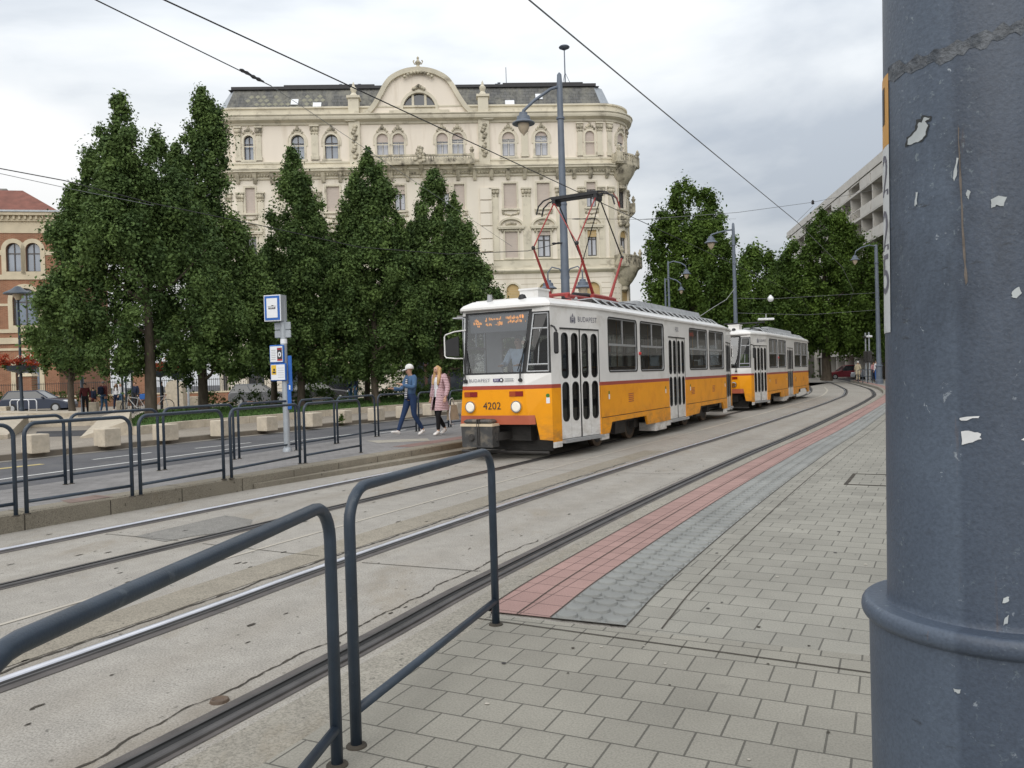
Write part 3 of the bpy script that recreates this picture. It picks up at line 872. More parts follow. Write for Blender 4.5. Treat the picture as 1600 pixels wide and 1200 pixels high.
    # doors
    for fn, L, l0, l1, d in doors:
        db = MB()
        w4 = (l1 - l0) / 4
        db.extrude([(l0, .33), (l1, .33), (l1, .27), (l0, .27)], lambda a, c: fn(a, c, -.07), lambda a, c: fn(a, c, .1), 0)
        db.extrude([(l0, 2.335), (l1, 2.335), (l1, 2.31), (l0, 2.31)], lambda a, c: fn(a, c, -.006), lambda a, c: fn(a, c, .05), 1)
        m0 = (l0 + l1) / 2
        db.extrude([(m0 - .016, .34), (m0 + .016, .34), (m0 + .016, 2.31), (m0 - .016, 2.31)], lambda a, c: fn(a, c, .006), lambda a, c: fn(a, c, .05), 1)
        for q_ in (1, 3):
            lq = l0 + w4 * q_
            db.extrude([(lq - .006, .36), (lq + .006, .36), (lq + .006, 2.3), (lq - .006, 2.3)], lambda a, c: fn(a, c, .016), lambda a, c: fn(a, c, .05), 1)
        do = db.build('door', [M['alu'], M['rubber']], root)
        for k in range(4):
            a0 = l0 + w4 * k + (.020 if k == 2 else .004); a1 = l0 + w4 * (k + 1) - (.020 if k == 1 else .004)
            mb = MB()                           # 0 white 1 rubber 2 glass
            pw = .10
            c0 = (a0 + a1) / 2 + (0.012 if k in (0, 2) else -0.012) * 0
            for (za, zc), (h0, h1) in (((.34, 1.39), (.66, 1.345)), ((1.39, 2.31), (1.435, 2.235))):
                h = rounded(c0 - pw, c0 + pw, h0, h1, .085, 5)
                ff = lambda l, z, dep=0: fn(l, z, .012 + dep)
                holed(mb, (a0, a1, za, zc), h, ff, .03, 0, 1)
                ringband(mb, h, .014, ff, -.006, .004, 1)
                mb.poly([ff(a, c, .02) for a, c in h], 2)
            mb.quad(fn(a0, .34, .012), fn(a0, .34, .05), fn(a0, 2.31, .05), fn(a0, 2.31, .012), 0)
            mb.quad(fn(a1, .34, .012), fn(a1, .34, .05), fn(a1, 2.31, .05), fn(a1, 2.31, .012), 0)
            mb.build('leaf', [M['white'], M['rubber'], M['tglass']], do, fix=False)
    # inside
    it = MB()
    it.box(-1.0, 1.0, .5, TL - .5, .58, .64, 1)
    it.box(-1.0, 1.0, .45, TL - .45, 2.62, 2.66, 0)
    for sg in (1, -1):
        it.box(min(sg * 1.19, sg * 1.205), max(sg * 1.19, sg * 1.205), 1.98, 6.25, .64, 1.50, 0); it.box(min(sg * 1.19, sg * 1.205), max(sg * 1.19, sg * 1.205), 7.75, TL - 2, .64, 1.5, 0)
    it.box(-.55, .9, 1.35, 1.39, .64, 1.55, 3); it.box(-.9, -.55, 1.35, 1.39, .64, 2.6, 3); it.box(.82, .9, 1.35, 1.39, 1.55, 2.6, 3); it.box(-.02, .02, 1.35, 1.39, 1.55, 2.6, 3); it.box(-.55, .82, 1.35, 1.39, 2.25, 2.6, 3)
    for end in (0, 1):
        e_ = 1 if end == 0 else -1; y0 = 0 if end == 0 else TL
        ys = sorted((y0 + e_ * .12, y0 + e_ * .50))
        it.box(-.6, .6, ys[0], ys[1], .7, 1.56, 4)          # dashboard
        ys = sorted((y0 + e_ * .30, y0 + e_ * .42))
        it.box(-.62, .62, ys[0], ys[1], 2.30, 2.62, 4)      # destination box
    it.box(-1.0, 1.0, .3, 1.35, 2.595, 2.615, 3)
    it.build('interior', [M['inside'], M['floor'], M['rubber'], M['cabin'], M['boxgrey']], root)
    for k in range(7):
        for sg, w_ in ((-1, .85), (1, .45)):
            y = 2.3 + k * .62 if k < 4 else 8.3 + (k - 4) * .75
            if 6.1 < y < 7.9: continue
            mb = MB()
            x0, x1 = (-1.12, -1.12 + w_) if sg < 0 else (1.12 - w_, 1.12)
            mb.bevbox(x0, x1, y, y + .42, 1.02, 1.09, .02); mb.bevbox(x0, x1, y + .40, y + .46, 1.05, 1.62, .02)
            mb.box((x0 + x1) / 2 - .03, (x0 + x1) / 2 + .03, y + .15, y + .25, .64, 1.03)
            mb.build('seat', M['seat'], root)
    for y in (2.2, 4.2, 6.3, 7.75, 10.2, 11.9):
        mb = MB(); mb.bar((.75, y, .64), (.75, y, 2.62), .018, 6); mb.bar((.75, y, 1.62), (1.15, y, 1.62), .016, 6); mb.build('handrail', M['yellow'], root)
    # lamps, lettering, wipers, coupler and mirrors at both ends
    for end in (0, 1):
        e_ = 1 if end == 0 else -1
        E_ = (lambda x, y, z: Vector((x, y, z))) if end == 0 else (lambda x, y, z: Vector((-x, TL - y, z)))
        for sx in (-1, 1):
            mb = MB(); mb.disc(E_(sx * .47, .02, .955), (0, -e_, 0), .112, .105, 0, .06, 20, 0); mb.disc(E_(sx * .47, -.035, .955), (0, -e_, 0), .092, .07, 0, .022, 20, 1)
            mb.build('headlight', [M['chrome'], M['lamp_on'] if first and end == 0 else M['chrome']], root)
            mb = MB(); p, q = E_(sx * .33, -.012, 1.135), E_(sx * .60, .03, 1.225)
            xa, xb = sorted((p.x, q.x)); ya, yb = sorted((p.y, q.y)); xm = xa + (xb - xa) * .45
            mb.box(xa, xm, ya, yb, p.z, q.z, 0); mb.box(xm, xb, ya + .002, yb, p.z, q.z, 1)
            mb.build('indicator', [M['amber'], M['taillight']], root)
            mb = MB()
            a, m_, t_ = E_(sx * .56, -.03, 1.42), E_(sx * .57, -.02, 1.62), E_(sx * (.62 if sx > 0 else .66), .09, 2.1)
            mb.disc(a - Vector((0, -e_ * .03, 0)), (0, -e_, 0), .035, .03, 0, .05, 10); mb.bar(a, m_, .014, 6); mb.bar(m_, t_, .010, 5)
            b0, b1 = E_(sx * .50, .0, 1.58), E_(sx * .645, .145, 2.12)
            mb.bar(b0, b1, .010, 5)
            mb.build('wiper', M['rubber'], root)
        mb = MB()                               # folded coupler under its cover
        p0, p1 = E_(-.54, -.22, .27), E_(.08, .02, .62)
        xa, xb = sorted((p0.x, p1.x)); ya, yb = sorted((p0.y, p1.y))
        mb.box(xa, xb, ya, yb, .25, .62, 0, (-.01, -.01)); mb.box(xa - .02, xb + .02, ya - .02, yb, .62, .665, 1)
        mb.bevbox(xa + .02, xb - .02, ya, yb, .665, .74, .03, 0)
        for k in (.32, .36): mb.box(xa + (xb - xa) * k * 1.6, xa + (xb - xa) * k * 1.6 + .012, ya - .026, yb, .28, .745, 2)
        mb.disc((xa + .2, (ya if end == 0 else yb), .42), (0, -e_, 0), .07, .05, 0, .05, 12, 2)
        mb.build('coupler_cover', [M['bumper'], M['cream'], M['iron']], root)
        mb = MB()
        pts = [E_(-.66, .20, 2.36), E_(-.80, .03, 2.335), E_(-.97, .0, 2.285), E_(-1.0, .0, 2.25), E_(-1.0, .0, 1.90), E_(-.97, .0, 1.865), E_(-.80, .03, 1.845), E_(-.64, .2, 1.84)]
        mb.tube(pts, .013, 6, 0)
        mb.extrude([(0, .02), (.03, -.01), (.26, -.02), (.26, .35), (.06, .30), (0, .27)], lambda a, c: E_(-.985 + a, .005 + a * .15, 1.90 + c), lambda a, c: E_(-.985 + a, .03 + a * .15, 1.90 + c), 1)
        mb.build('mirror', [M['chrome'] if False else M['white'], M['rubber']], root)
    mb = MB(); mb.tube([(1.03, .30, 2.36), (1.10, .28, 2.33), (1.15, .27, 2.25)], .018, 6)
    mb.bevbox(1.10, 1.19, .22, .28, 1.86, 2.24, .025); mb.build('mirror', M['rubber'], root)
    # running gear
    for yc in (3.85, 10.10):
        for dy in (-.95, .95):
            for sg in (-1, 1):
                mb = MB(); mb.disc((sg * .71 - .05, yc + dy, .34), (1, 0, 0), .34, .34, 0, .11, 24, 0)
                x_o = sg * .77 if sg > 0 else sg * .77
                mb.disc((sg * .76, yc + dy, .34), (sg, 0, 0), .28, .24, 0, .02, 24, 1); mb.disc((sg * .77, yc + dy, .34), (sg, 0, 0), .10, .08, 0, .09, 14, 0)
                mb.build('wheel', [M['iron_brown'], M['iron']], root)
        mb = MB()
        for sg in (-1, 1):
            mb.box(sg * .86 - .04, sg * .86 + .04, yc - 1.15, yc + 1.15, .42, .54); mb.box(sg * .86 - .05, sg * .86 + .05, yc - .3, yc + .3, .2, .5)
            for dy in (-.95, .95): mb.box(sg * .86 - .06, sg * .86 + .06, yc + dy - .1, yc + dy + .1, .26, .46)
            mb.tube([(sg * .86 + sg * .02, yc - .55 + .012 * k, .30 + .018 * k) for k in range(14)], .04, 6)
        mb.box(-.7, .7, yc - .8, yc + .8, .25, .5)
        mb.build('bogie', M['iron'], root)
    mb = MB(); mb.box(-1.0, 1.0, 1.0, 12.9, .48, .58); mb.box(-.75, .75, 5.2, 8.6, .2, .48); mb.box(-.5, .5, .45, 1.2, .32, .58); mb.box(-.12, .12, -.1, .5, .36, .5); mb.box(-.5, .5, TL - 1.2, TL + .25, .32, .58)
    mb.bar((-.9, .35, .12), (.9, .35, .12), .03, 6); mb.box(-.8, .8, .7, .75, .12, .4)
    mb.build('underframe', M['iron'], root)
    # roof gear
    mb = MB()
    mb.box(.12, .50, .90, 1.36, 2.86, 3.10); mb.box(.10, .52, .88, 1.38, 3.08, 3.115); mb.box(-.55, .45, .42, .88, 2.84, 2.895)
    mb.build('roof_box', M['white'], root)
    mb = MB(); mb.box(-.55, .55, 6.2, 11.95, 2.95, 3.00); mb.extrude([(-.58, 3.0), (.58, 3.0), (.50, 3.24), (-.50, 3.24)], lambda a, c: (a, 6.25, c), lambda a, c: (a, 11.85, c))
    mb.build('ventilation_housing', M['roof_grey'], root)
    for sg in (1, -1):
        mb = MB()
        x_t, x_b = sg * .93, sg * 1.13
        mb.bar((x_t, 2.45, 2.995), (x_t, 11.6, 2.995), .016, 5); mb.bar((x_b, 2.4, 2.83), (x_b, 11.95, 2.83), .012, 5)
        for k in range(21):
            y = 2.45 + k * .46
            mb.bar((x_t, y, 2.995), (x_b, y + .06, 2.83), .014, 5); mb.bar((x_t, y, 2.995), (sg * .6, y, 2.98), .010, 4)
        mb.build('roof_railing', M['roof_grey'], root)
        mb = MB()
        for k in range(20):
            y = 2.5 + k * .46
            mb.box(min(sg * .62, sg * .88), max(sg * .62, sg * .88), y + .04, y + .42, 2.86, 2.985)
        mb.build('resistor_bank', M['iron'], root)
    mb = MB(); mb.box(-.5, .5, 4.75, 6.2, 2.97, 3.10); mb.bar((.5, 4.7, 3.1), (.5, 6.2, 3.12), .025, 6); mb.bar((.1, 4.7, 3.14), (.1, 6.2, 3.16), .025, 6)
    mb.build('roof_cable_box', M['panto_black'], root)
    mb = MB(); mb.box(-.27, -.19, .34, .42, 2.84, 2.99, 0, (.01, .01)); mb.build('aerial', M['alu'], root)
    mb = MB(); mb.lathe([(.075, 2.84), (.075, 2.90), (.05, 2.95), (.0, 2.965)], .42, .42, 12); mb.build('roof_horn', M['rubber'], root, smooth=True)
    # grilles and stickers on the side
    for y0, y1, z0, z1 in ((3.49, 3.80, .87, 1.07), (8.2, 8.5, .87, 1.06), (10.32, 10.6, .87, 1.06)):
        mb = MB()
        for k in range(5):
            z = z0 + (z1 - z0) * (k + .5) / 5
            mb.extrude([(y0, z - .012), (y1, z - .004), (y1, z + .012), (y0, z + .004)], lambda a, c: (1.254, a, c), lambda a, c: (1.24, a, c), 0)
        mb.build('side_grille', M['stripe'], root)
    for y in (2.36, 5.98, 8.06, 11.76):
        mb = MB(); mb.quad((1.254, y, .98), (1.254, y + .07, .98), (1.254, y + .07, 1.08), (1.254, y, 1.08), 0); mb.quad((1.254, y + .005, 1.08), (1.254, y + .065, 1.08), (1.254, y + .065, 1.14), (1.254, y + .005, 1.14), 1)
        mb.build('sticker', [M['sign_white'], M['green']], root)
    mb = MB(); mb.disc((1.25, 4.23, 1.9), (1, 0, 0), .035, .03, 0, .04, 12); mb.build('side_lamp', M['sign_red'], root)
    mb = MB()
    mb.extrude([(-.004, 0), (.004, 0), (.004, 1), (-.004, 1)], lambda a, c: (1.253, 1.95 + a, .64 + c * .62), lambda a, c: (1.245, 1.95 + a, .64 + c * .62), 0)
    for y0, y1 in ((1.96, 6.3), (7.7, 11.97)):
        mb.quad((1.264, y0, .632), (1.264, y1, .632), (1.264, y1, .645), (1.264, y0, .645), 0)
    mb.build('panel_seam', M['rubber'], root)
    return root, seg, PL

def crest(mb, origin, ux, uy, s, mi=0):
    """small coat of arms: shield, crown and two supporters"""
    ux, uy = Vector(ux).normalized(), Vector(uy).normalized(); n = ux.cross(uy); o = Vector(origin) + n * .004
    P = lambda pts: mb.poly([o + ux * a * s + uy * c * s for a, c in pts], mi)
    P([(-.16, -.1), (.16, -.1), (.16, -.3), (0, -.5), (-.16, -.3)]); P([(-.15, .05), (.15, .05), (.15, -.04), (-.15, -.04)])
    P([(-.14, .10), (-.04, .12), (0, .42), (.04, .12), (.14, .10), (.12, .3), (0, .55), (-.12, .3)])
    for q in (-1, 1):
        P([(q * .22, -.5), (q * .34, -.5), (q * .38, .1), (q * .30, .32), (q * .22, .1)]); P([(q * .40, -.45), (q * .50, -.45), (q * .50, .05), (q * .42, .2)])

tram, _seg, _PL = make_tram('white and yellow tram car number 4202 in front, pantograph raised and headlights lit')
second = make_tram('second white and yellow tram car coupled behind car 4202, lime poster in its cab window', False)[0]
second.location = W(28.54, -7.06, 0)
mb = MB(); mb.bar((0, -2.35, .45), (0, .2, .45), .09, 8); mb.box(-.16, .16, -1.35, -.95, .33, .57)
mb.build('coupler', M['iron'], second)

# lettering on the first car
mb = MB()
lettering(mb, '4202', .185, (-.03, -.004, .965), (1, 0, 0), (0, 0, 1), 0, off=.004)
mb.build('fleet_number', M['ink'], tram)
mb = MB(); lettering(mb, 'BUDAPEST', .085, (-.50, .006, 1.425), (1, 0, 0), (0, 0, 1), 0, 'LEFT', off=.012, spacing=1.12); crest(mb, (-.575, .006, 1.425), (1, 0, 0), (0, 0, 1), .10)
mb.build('city_lettering', M['ink_grey'], tram)
mb = MB()
mb.quad((.005, -.004, 1.40), (.145, -.004, 1.40), (.145, -.004, 1.455), (.005, -.004, 1.455), 0); mb.disc((.175, -.002, 1.428), (0, -1, 0), .038, .038, 0, .004, 16, 1); mb.disc((.175, -.007, 1.428), (0, -1, 0), .02, .02, 0, .003, 12, 2)
for k in range(2): mb.quad((.24, -.004, 1.405 + k * .035), (.42, -.004, 1.405 + k * .035), (.42, -.004, 1.42 + k * .035), (.24, -.004, 1.42 + k * .035), 3)
lettering(mb, 'BKV', .05, (.075, -.006, 1.427), (1, 0, 0), (0, 0, 1), 2, off=.004)
mb.build('operator_badge', [M['ink_blue'], M['ink'], M['sign_white'], M['alu']], tram)
for car in (tram, second):
    L1, f1, d1 = _seg(_PL[1], _PL[2], 1)
    mb = MB(); lettering(mb, 'BUDAPEST', .135, f1(.62, 2.50), d1, (0, 0, 1), 0, 'LEFT', off=.005, spacing=1.1); crest(mb, f1(.45, 2.51), d1, (0, 0, 1), .18); mb.build('city_lettering', M['ink_grey'], car)
mb = MB(); lettering(mb, '4202', .16, (1.25, 7.02, 2.52), (0, 1, 0), (0, 0, 1), 0, off=.005, squeeze=.9); lettering(mb, '4202', .12, (1.17, 12.5, 2.5), (-.138, .99, 0), (0, 0, 1), 0, off=.01, squeeze=.8); mb.build('fleet_number', M['ink_grey'], tram)
# light-up destination board: two rows of broken orange strokes
mb = MB(); rr = random.Random(11)
def led(x, z, w_, h_): mb.quad((x, .275, z), (x + w_, .275, z), (x + w_, .275, z + h_), (x, .275, z + h_))
for (x0, x1, z0, h) in ((-.50, -.42, 2.50, .05), (-.53, -.36, 2.445, .05), (-.45, -.40, 2.40, .04), (-.28, -.25, 2.50, .07), (-.20, .05, 2.515, .05), (-.27, -.15, 2.42, .05), (-.02, .07, 2.42, .10), (.15, .50, 2.52, .06), (.19, .47, 2.45, .05), (.48, .51, 2.52, .09), (-.08, -.05, 2.43, .02), (.54, .56, 2.45, .02)):
    x = x0
    while x < x1:
        led(x, z0 + rr.uniform(-.008, .012), .011, h * rr.uniform(.45, 1.05)); x += rr.choice((.018, .018, .024, .03))
mb.build('destination_display', M['led'], tram)
mb = MB()
for k in range(26):
    y = 7.95 + k * .034 + (0.03 if k > 8 else 0)
    mb.quad((1.16, y, 2.40 + rr.uniform(0, .03)), (1.16, y + .018, 2.40), (1.16, y + .018, 2.50), (1.16, y, 2.50 + rr.uniform(-.02, .03)))
mb.build('side_display', M['led_red'], tram)
mb = MB(); mb.quad((1.19, 2.47, 1.62), (1.19, 2.72, 1.62), (1.19, 2.72, 1.88), (1.19, 2.47, 1.88), 0); mb.quad((1.19, 11.2, 2.02), (1.19, 11.62, 2.02), (1.19, 11.62, 2.22), (1.19, 11.2, 2.22), 0); mb.quad((1.19, 2.6, 1.92), (1.19, 2.72, 1.92), (1.19, 2.72, 2.03), (1.19, 2.6, 2.03), 1)
mb.build('notice', [M['sign_white'], M['sign_red']], tram)
mb = MB(); mb.box(.62, .90, .42, .44, 1.60, 2.02); mb.build('poster', M['lime'], second)
mb = MB()
for y, zz in ((.265, 1.17), (.30, 1.17)): pass
for k in range(6):                                           # faded vertical lettering beside the cab
    z = .94 + k * .042; p = Vector((.76, .095, z)); q = Vector((.84, .155, z))
    mb.quad(p + Vector((0, -.006, 0)), q + Vector((0, -.006, 0)), q + Vector((0, -.006, .028)), p + Vector((0, -.006, .028)), 0)
mb.build('side_lettering', mat('faded_red', (.42, .10, .02), .5, .05, 5), tram)
mb = MB(); p, q = Vector((.935, .218, 1.0)), Vector((.985, .258, 1.0))
n_ = Vector((0.005, -.006, 0))
mb.quad(p + n_, q + n_, q + n_ + Vector((0, 0, .10)), p + n_ + Vector((0, 0, .10)), 0); mb.disc((.96, .236, 1.135), Vector((.62, -.78, 0)), .035, .035, 0, .006, 12, 1); mb.build('sticker', [M['sign_white'], M['green']], tram)

# ---- pantograph (part of the first car)
pa = MB()                                                    # base frame
yc, zt, zk, zb = 4.05, 5.42, 4.18, 3.13
for sg in (-.5, .5):
    pa.bar((sg, yc - 1.9, 3.05), (sg, yc + .9, 3.10), .04, 8, mi=0)
    pa.bevbox(sg - .05, sg + .05, yc - .6, yc + .75, 3.06, 3.2, .03, 0)
for y in (yc - 1.85, yc - .55, yc + .7): pa.bar((-.55, y, 3.09), (.55, y, 3.09), .035, 8, mi=0)
for sg in (-.5, .5):
    for y in (yc - 1.5, yc + .6): pa.lathe([(.05, 2.92), (.07, 2.95), (.05, 2.98), (.07, 3.01), (.05, 3.06)], sg, y, 10, 1)
pa.box(-.3, .3, yc - .4, yc + .3, 3.12, 3.24, 2); pa.bar((.35, yc - 1.2, 3.14), (.35, yc - .2, 3.18), .05, 8, mi=2)
pbase = pa.build('pantograph_base', [M['panto_red'], M['insul'], M['panto_black']], tram)
def arm(name, m_, *segs):
    mb = MB()
    for a, c, r0, r1 in segs: mb.bar(a, c, r0, 8, r1)
    return mb.build(name, m_, tram)
for sg in (-.5, .5):
    for q, rm in ((-1, 'panto_red'), (1, 'panto_black')):
        k_ = (sg, yc + q * 1.30, zk)
        arm('lower_arm', M['panto_red'], ((sg * .98, yc + q * .45, zb), k_, .038, .022))
        top = (sg * 1.0 - .04, yc + q * .13, zt - .09)
        mb = MB(); mb.bar(k_, top, .016, 6, mi=0); mb.ball(k_, .045, 8, 6, 1)
        mb.build('upper_arm', [M['panto_red'] if q < 0 else M['panto_black'], M['panto_black']], tram)
    
for q, rm in ((-1, 'panto_red'), (1, 'panto_black')):
    a = (-.54, yc + q * .13, zt - .09); c = (.5, yc + q * 1.30, zk)
    arm('cross_arm', M[rm], (a if q < 0 else (.46, yc + q * .13, zt - .09), c if q < 0 else (-.5, yc + q * 1.30, zk), .012, .012))
mb = MB()
for dy in (-.13, .13):
    pts = [(-.98, yc + dy * 1.05, zt - .30), (-.93, yc + dy, zt - .12), (-.80, yc + dy, zt - .01), (-.62, yc + dy, zt + .035), (.54, yc + dy, zt + .035), (.72, yc + dy, zt - .01), (.85, yc + dy, zt - .12), (.90, yc + dy * 1.05, zt - .30)]
    mb.tube(pts, .018, 6, 0)
    mb.box(-.60, .52, yc + dy - .035, yc + dy + .035, zt - .02, zt + .045, 0)
mb.box(-.58, -.50, yc - .16, yc + .16, zt - .12, zt - .02, 0); mb.box(.42, .50, yc - .16, yc + .16, zt - .12, zt - .02, 0)
mb.box(-.56, .48, yc - .13, yc + .13, zt - .03, zt, 0)
mb.build('collector_bow', M['panto_black'], tram)
mb = MB(); mb.tube([(.86, yc - .1, zt - .05), (.93, yc - .05, zt - .16), (.95, yc, zt - .33), (.93, yc + .1, zt - .36), (.91, yc + .1, zt - .2)], .010, 5); mb.build('horn_wire', M['panto_red'], tram)
mb = MB()                                                    # folded pantograph of the second car
for sg in (-.5, .5):
    mb.bar((sg, 3.0, 3.05), (sg, 5.2, 3.08), .03, 6); mb.bar((sg, 3.2, 3.1), (sg, 4.4, 3.26), .02, 6); mb.bar((sg, 5.0, 3.1), (sg, 3.9, 3.28), .02, 6)
mb.bar((-.8, 4.1, 3.32), (.8, 4.1, 3.32), .03, 6)
mb.build('folded_pantograph', M['panto_black'], second)
# ================================================================ BUILDINGS
M['cream_wall'] = mat('cream_render', (0.75, 0.695, 0.60), 0.8, 0.06, 0.35, 0.12, 25, spec=0.25, dirt=((0.50, 0.435, 0.335), 0.75, 0.52, 0.82), stretch=(1.6, 1, .22))
M['pink_wall'] = mat('pinkish_render', (0.77, 0.70, 0.605), 0.8, 0.05, 0.4, 0.12, 25, spec=0.25, dirt=((0.54, 0.465, 0.37), 0.8, 0.54, 0.85), stretch=(1.6, 1, .22))
M['trim'] = mat('tan_stone_trim', (0.62, 0.575, 0.465), 0.8, 0.12, 0.6, 0.3, 14, spec=0.25, dirt=((0.17, 0.145, 0.11), 1.1, 0.54, 0.82))
M['ornament'] = mat('weathered_ornament', (0.52, 0.475, 0.37), 0.85, 0.2, 2.0, 0.8, 7, spec=0.2, dirt=((0.09, 0.08, 0.065), 1.7, 0.47, 0.68))
M['shutter'] = mat('roller_shutter', (0.50, 0.43, 0.385), 0.75, 0.05, 1.0, 0.0)
M['pane_sky'] = mat('window_glass_sky', (0.16, 0.20, 0.26), 0.06, 0.2, 0.8, spec=0.9)  # sky reflection put into the glass as a blue-grey base colour
M['pane_dark'] = mat('window_glass_dark', (0.035, 0.04, 0.05), 0.06, 0.3, 0.8, spec=0.8)
M['curtain'] = mat('curtain', (0.48, 0.50, 0.55), 0.8, 0.12, 4, stretch=(6, 1, .2))
M['sash'] = mat('window_sash', (0.085, 0.075, 0.07), 0.6, 0.1, 4)
M['sash_white'] = mat('white_sash', (0.58, 0.57, 0.55), 0.6, 0.1, 4)
M['blind_ochre'] = mat('ochre_blind', (0.50, 0.36, 0.17), 0.8, 0.08, 2)
def slate_mat():
    m, t, p = _mat('mossy_slate')
    v = coords(t, scale=(1, 1, 1))
    vd = coords(t, rot=0, scale=(1, 1, 1))
    b = N(t, 'ShaderNodeTexBrick', {'Color1': (0.085, 0.087, 0.088, 1), 'Color2': (0.135, 0.136, 0.134, 1), 'Mortar': (0.05, 0.05, 0.048, 1), 'Scale': 1.0, 'Mortar Size': 0.02, 'Brick Width': 0.5, 'Row Height': 0.28})
    mp_ = N(t, 'ShaderNodeMapping', {'Rotation': (R(90), 0, 0)}); t.links.new(v, mp_.inputs[0]); t.links.new(mp_.outputs[0], b.inputs[0])
    st = noise(t, coords(t, scale=(1.6, 1, .5)), 0.9, 7, .75)
    cc = mixc(t, ramp(t, st, (0.42, 0.0), (0.62, 0.9)), b.outputs[0], (0.20, 0.195, 0.165))
    cc = mixc(t, ramp(t, noise(t, coords(t), 2.5, 5, .7), (0.5, 0.0), (0.7, 0.8)), cc, (0.055, 0.055, 0.05))
    t.links.new(cc, p.inputs['Base Color']); p.inputs['Roughness'].default_value = 0.75
    return m
M['slate'] = slate_mat()
M['slate_pale'] = mat('pale_slate', (0.24, 0.235, 0.18), 0.8, 0.15, 2)
M['roof_black'] = mat('roof_edge_black', (0.025, 0.025, 0.028), 0.6, 0.2, 2)

BX, BY, BROT = -7.17, 62.0, R(3)
def apartment():
    root = thing('apartment_building', 'large cream corner apartment house with curved gable, balconies and grey slate mansard roof', 'building', (BX, BY, 0), BROT)
    C0, HW, RC = .65, 14.0, 2.5               # centre of the front, half of its straight part, corner radius; local x along, y into the house
    HE = 21.45
    # plan path: left side, left corner, front, right corner, right side (with running length l; l=0 at the left end of the front)
    def P(l):
        if l < 0:
            a = -l / RC
            if a < PI / 2: return Vector((C0 - HW - RC * math.sin(a), RC - RC * math.cos(a), 0)), Vector((-math.sin(a), -math.cos(a), 0))
            return Vector((C0 - HW - RC, RC + (-l - RC * PI / 2), 0)), Vector((-1, 0, 0))
        if l <= 2 * HW: return Vector((C0 - HW + l, 0, 0)), Vector((0, -1, 0))
        a = (l - 2 * HW) / RC
        if a < PI / 2: return Vector((C0 + HW + RC * math.sin(a), RC - RC * math.cos(a), 0)), Vector((math.sin(a), -math.cos(a), 0))
        return Vector((C0 + HW + RC, RC + (l - 2 * HW - RC * PI / 2), 0)), Vector((1, 0, 0))
    U0 = C0 - HW
    def F(u, z, d=0.0):                        # u: position along the front as seen; d behind the wall face
        p, n = P(u - U0)
        return p - n * d + Vector((0, 0, z))
    LU = U0 - RC * PI / 2 - 12; RU = C0 + HW + RC * PI / 2 + 12
    ls = [LU, U0 - RC * PI / 2] + [U0 - RC * PI / 2 * k / 8 for k in range(7, -1, -1)] + [C0 + HW] + [C0 + HW + RC * PI / 2 * k / 8 for k in range(1, 9)] + [RU]
    def sweep(mb, prof, u0=None, u1=None, mi=0):
        """a moulding: prof = [(out, z)] carried along the wall"""
        u0 = LU if u0 is None else u0; u1 = RU if u1 is None else u1
        us = [u0] + [q for q in ls if u0 < q < u1] + [u1]
        rows = [[F(q, z, -o) for o, z in prof] for q in us]
        for a, c in zip(rows, rows[1:]):
            for k in range(len(prof) - 1): mb.quad(a[k], c[k], c[k + 1], a[k + 1], mi)
        mb.poly(rows[0], mi); mb.poly(rows[-1][::-1], mi)
    # openings: (u, half width, z0, z1, kind, filling)
    wins = []
    mir = lambda u: 2 * C0 - u
    f5 = {-12.43: 'sky', -8.73: 'sky', -6.17: 'sky', -2.27: 'half', -1.06: 'half', 2.33: 'half', 3.53: 'half2', 7.47: 'half3', 10.03: 'half4', 13.83: 'shut'}
    for u, k in f5.items():
        hw = .36 if abs(u - C0) > 12 else .44 if abs(u - C0) < 4 else .5
        wins.append((u, hw, 18.57, 20.45, 'arch', k, 5))
    f4 = {-12.43: 'shut', -8.73: 'shut', -6.17: 'shut', -2.27: 'shut', -1.06: 'half', 2.33: 'half', 3.53: 'shut', 7.47: 'shut', 10.06: 'shut', 13.82: 'half3'}
    for u, k in f4.items():
        wins.append((u, .36 if abs(u - C0) > 12 else .40 if abs(u - C0) < 4 else .5, 14.52, 16.45, 'rect', k, 4))
    f3 = {-12.43: 'dark', -8.73: 'half', -6.17: 'shut', -2.27: 'half', -1.06: 'shut', 2.33: 'half', 3.53: 'half', 7.47: 'shut', 10.02: 'half4', 13.79: 'ochre'}
    for u, k in f3.items():
        wins.append((u, .36 if abs(u - C0) > 12 else .40 if abs(u - C0) < 4 else .5, 10.68, 12.72, 'rect', k, 3))
    for u in f3:
        wins.append((u, .5, 6.55, 8.64, 'arch', 'blind', 2))
    for u in f3:
        wins.append((u, .62, 1.0, 4.3, 'arch', 'dark', 1))
    cu = C0 + HW + RC * .80
    for u in (cu, 2 * C0 - cu):
        wins += [(u, .5, 18.4, 20.45, 'arch', 'half', 5), (u, .5, 14.5, 16.5, 'rect', 'dark', 4), (u, .5, 10.7, 12.75, 'arch', 'brown', 3), (u, .48, 6.5, 8.6, 'arch', 'blind', 2), (u, .6, 1.0, 4.2, 'arch', 'dark', 1)]
    for k in range(3):
        for u in (C0 + HW + RC * PI / 2 + 1.8 + 2.6 * k,):
            wins += [(u, .5, 18.5, 20.4, 'arch', 'half', 5), (u, .5, 14.5, 16.5, 'rect', 'shut', 4), (u, .5, 10.7, 12.7, 'rect', 'half', 3), (u, .5, 6.5, 8.6, 'arch', 'dark', 2)]
    floors = {5: (17.2, HE), 4: (13.55, 17.2), 3: (9.6, 13.55), 2: (5.6, 9.6), 1: (0, 5.6)}
    wall = MB()
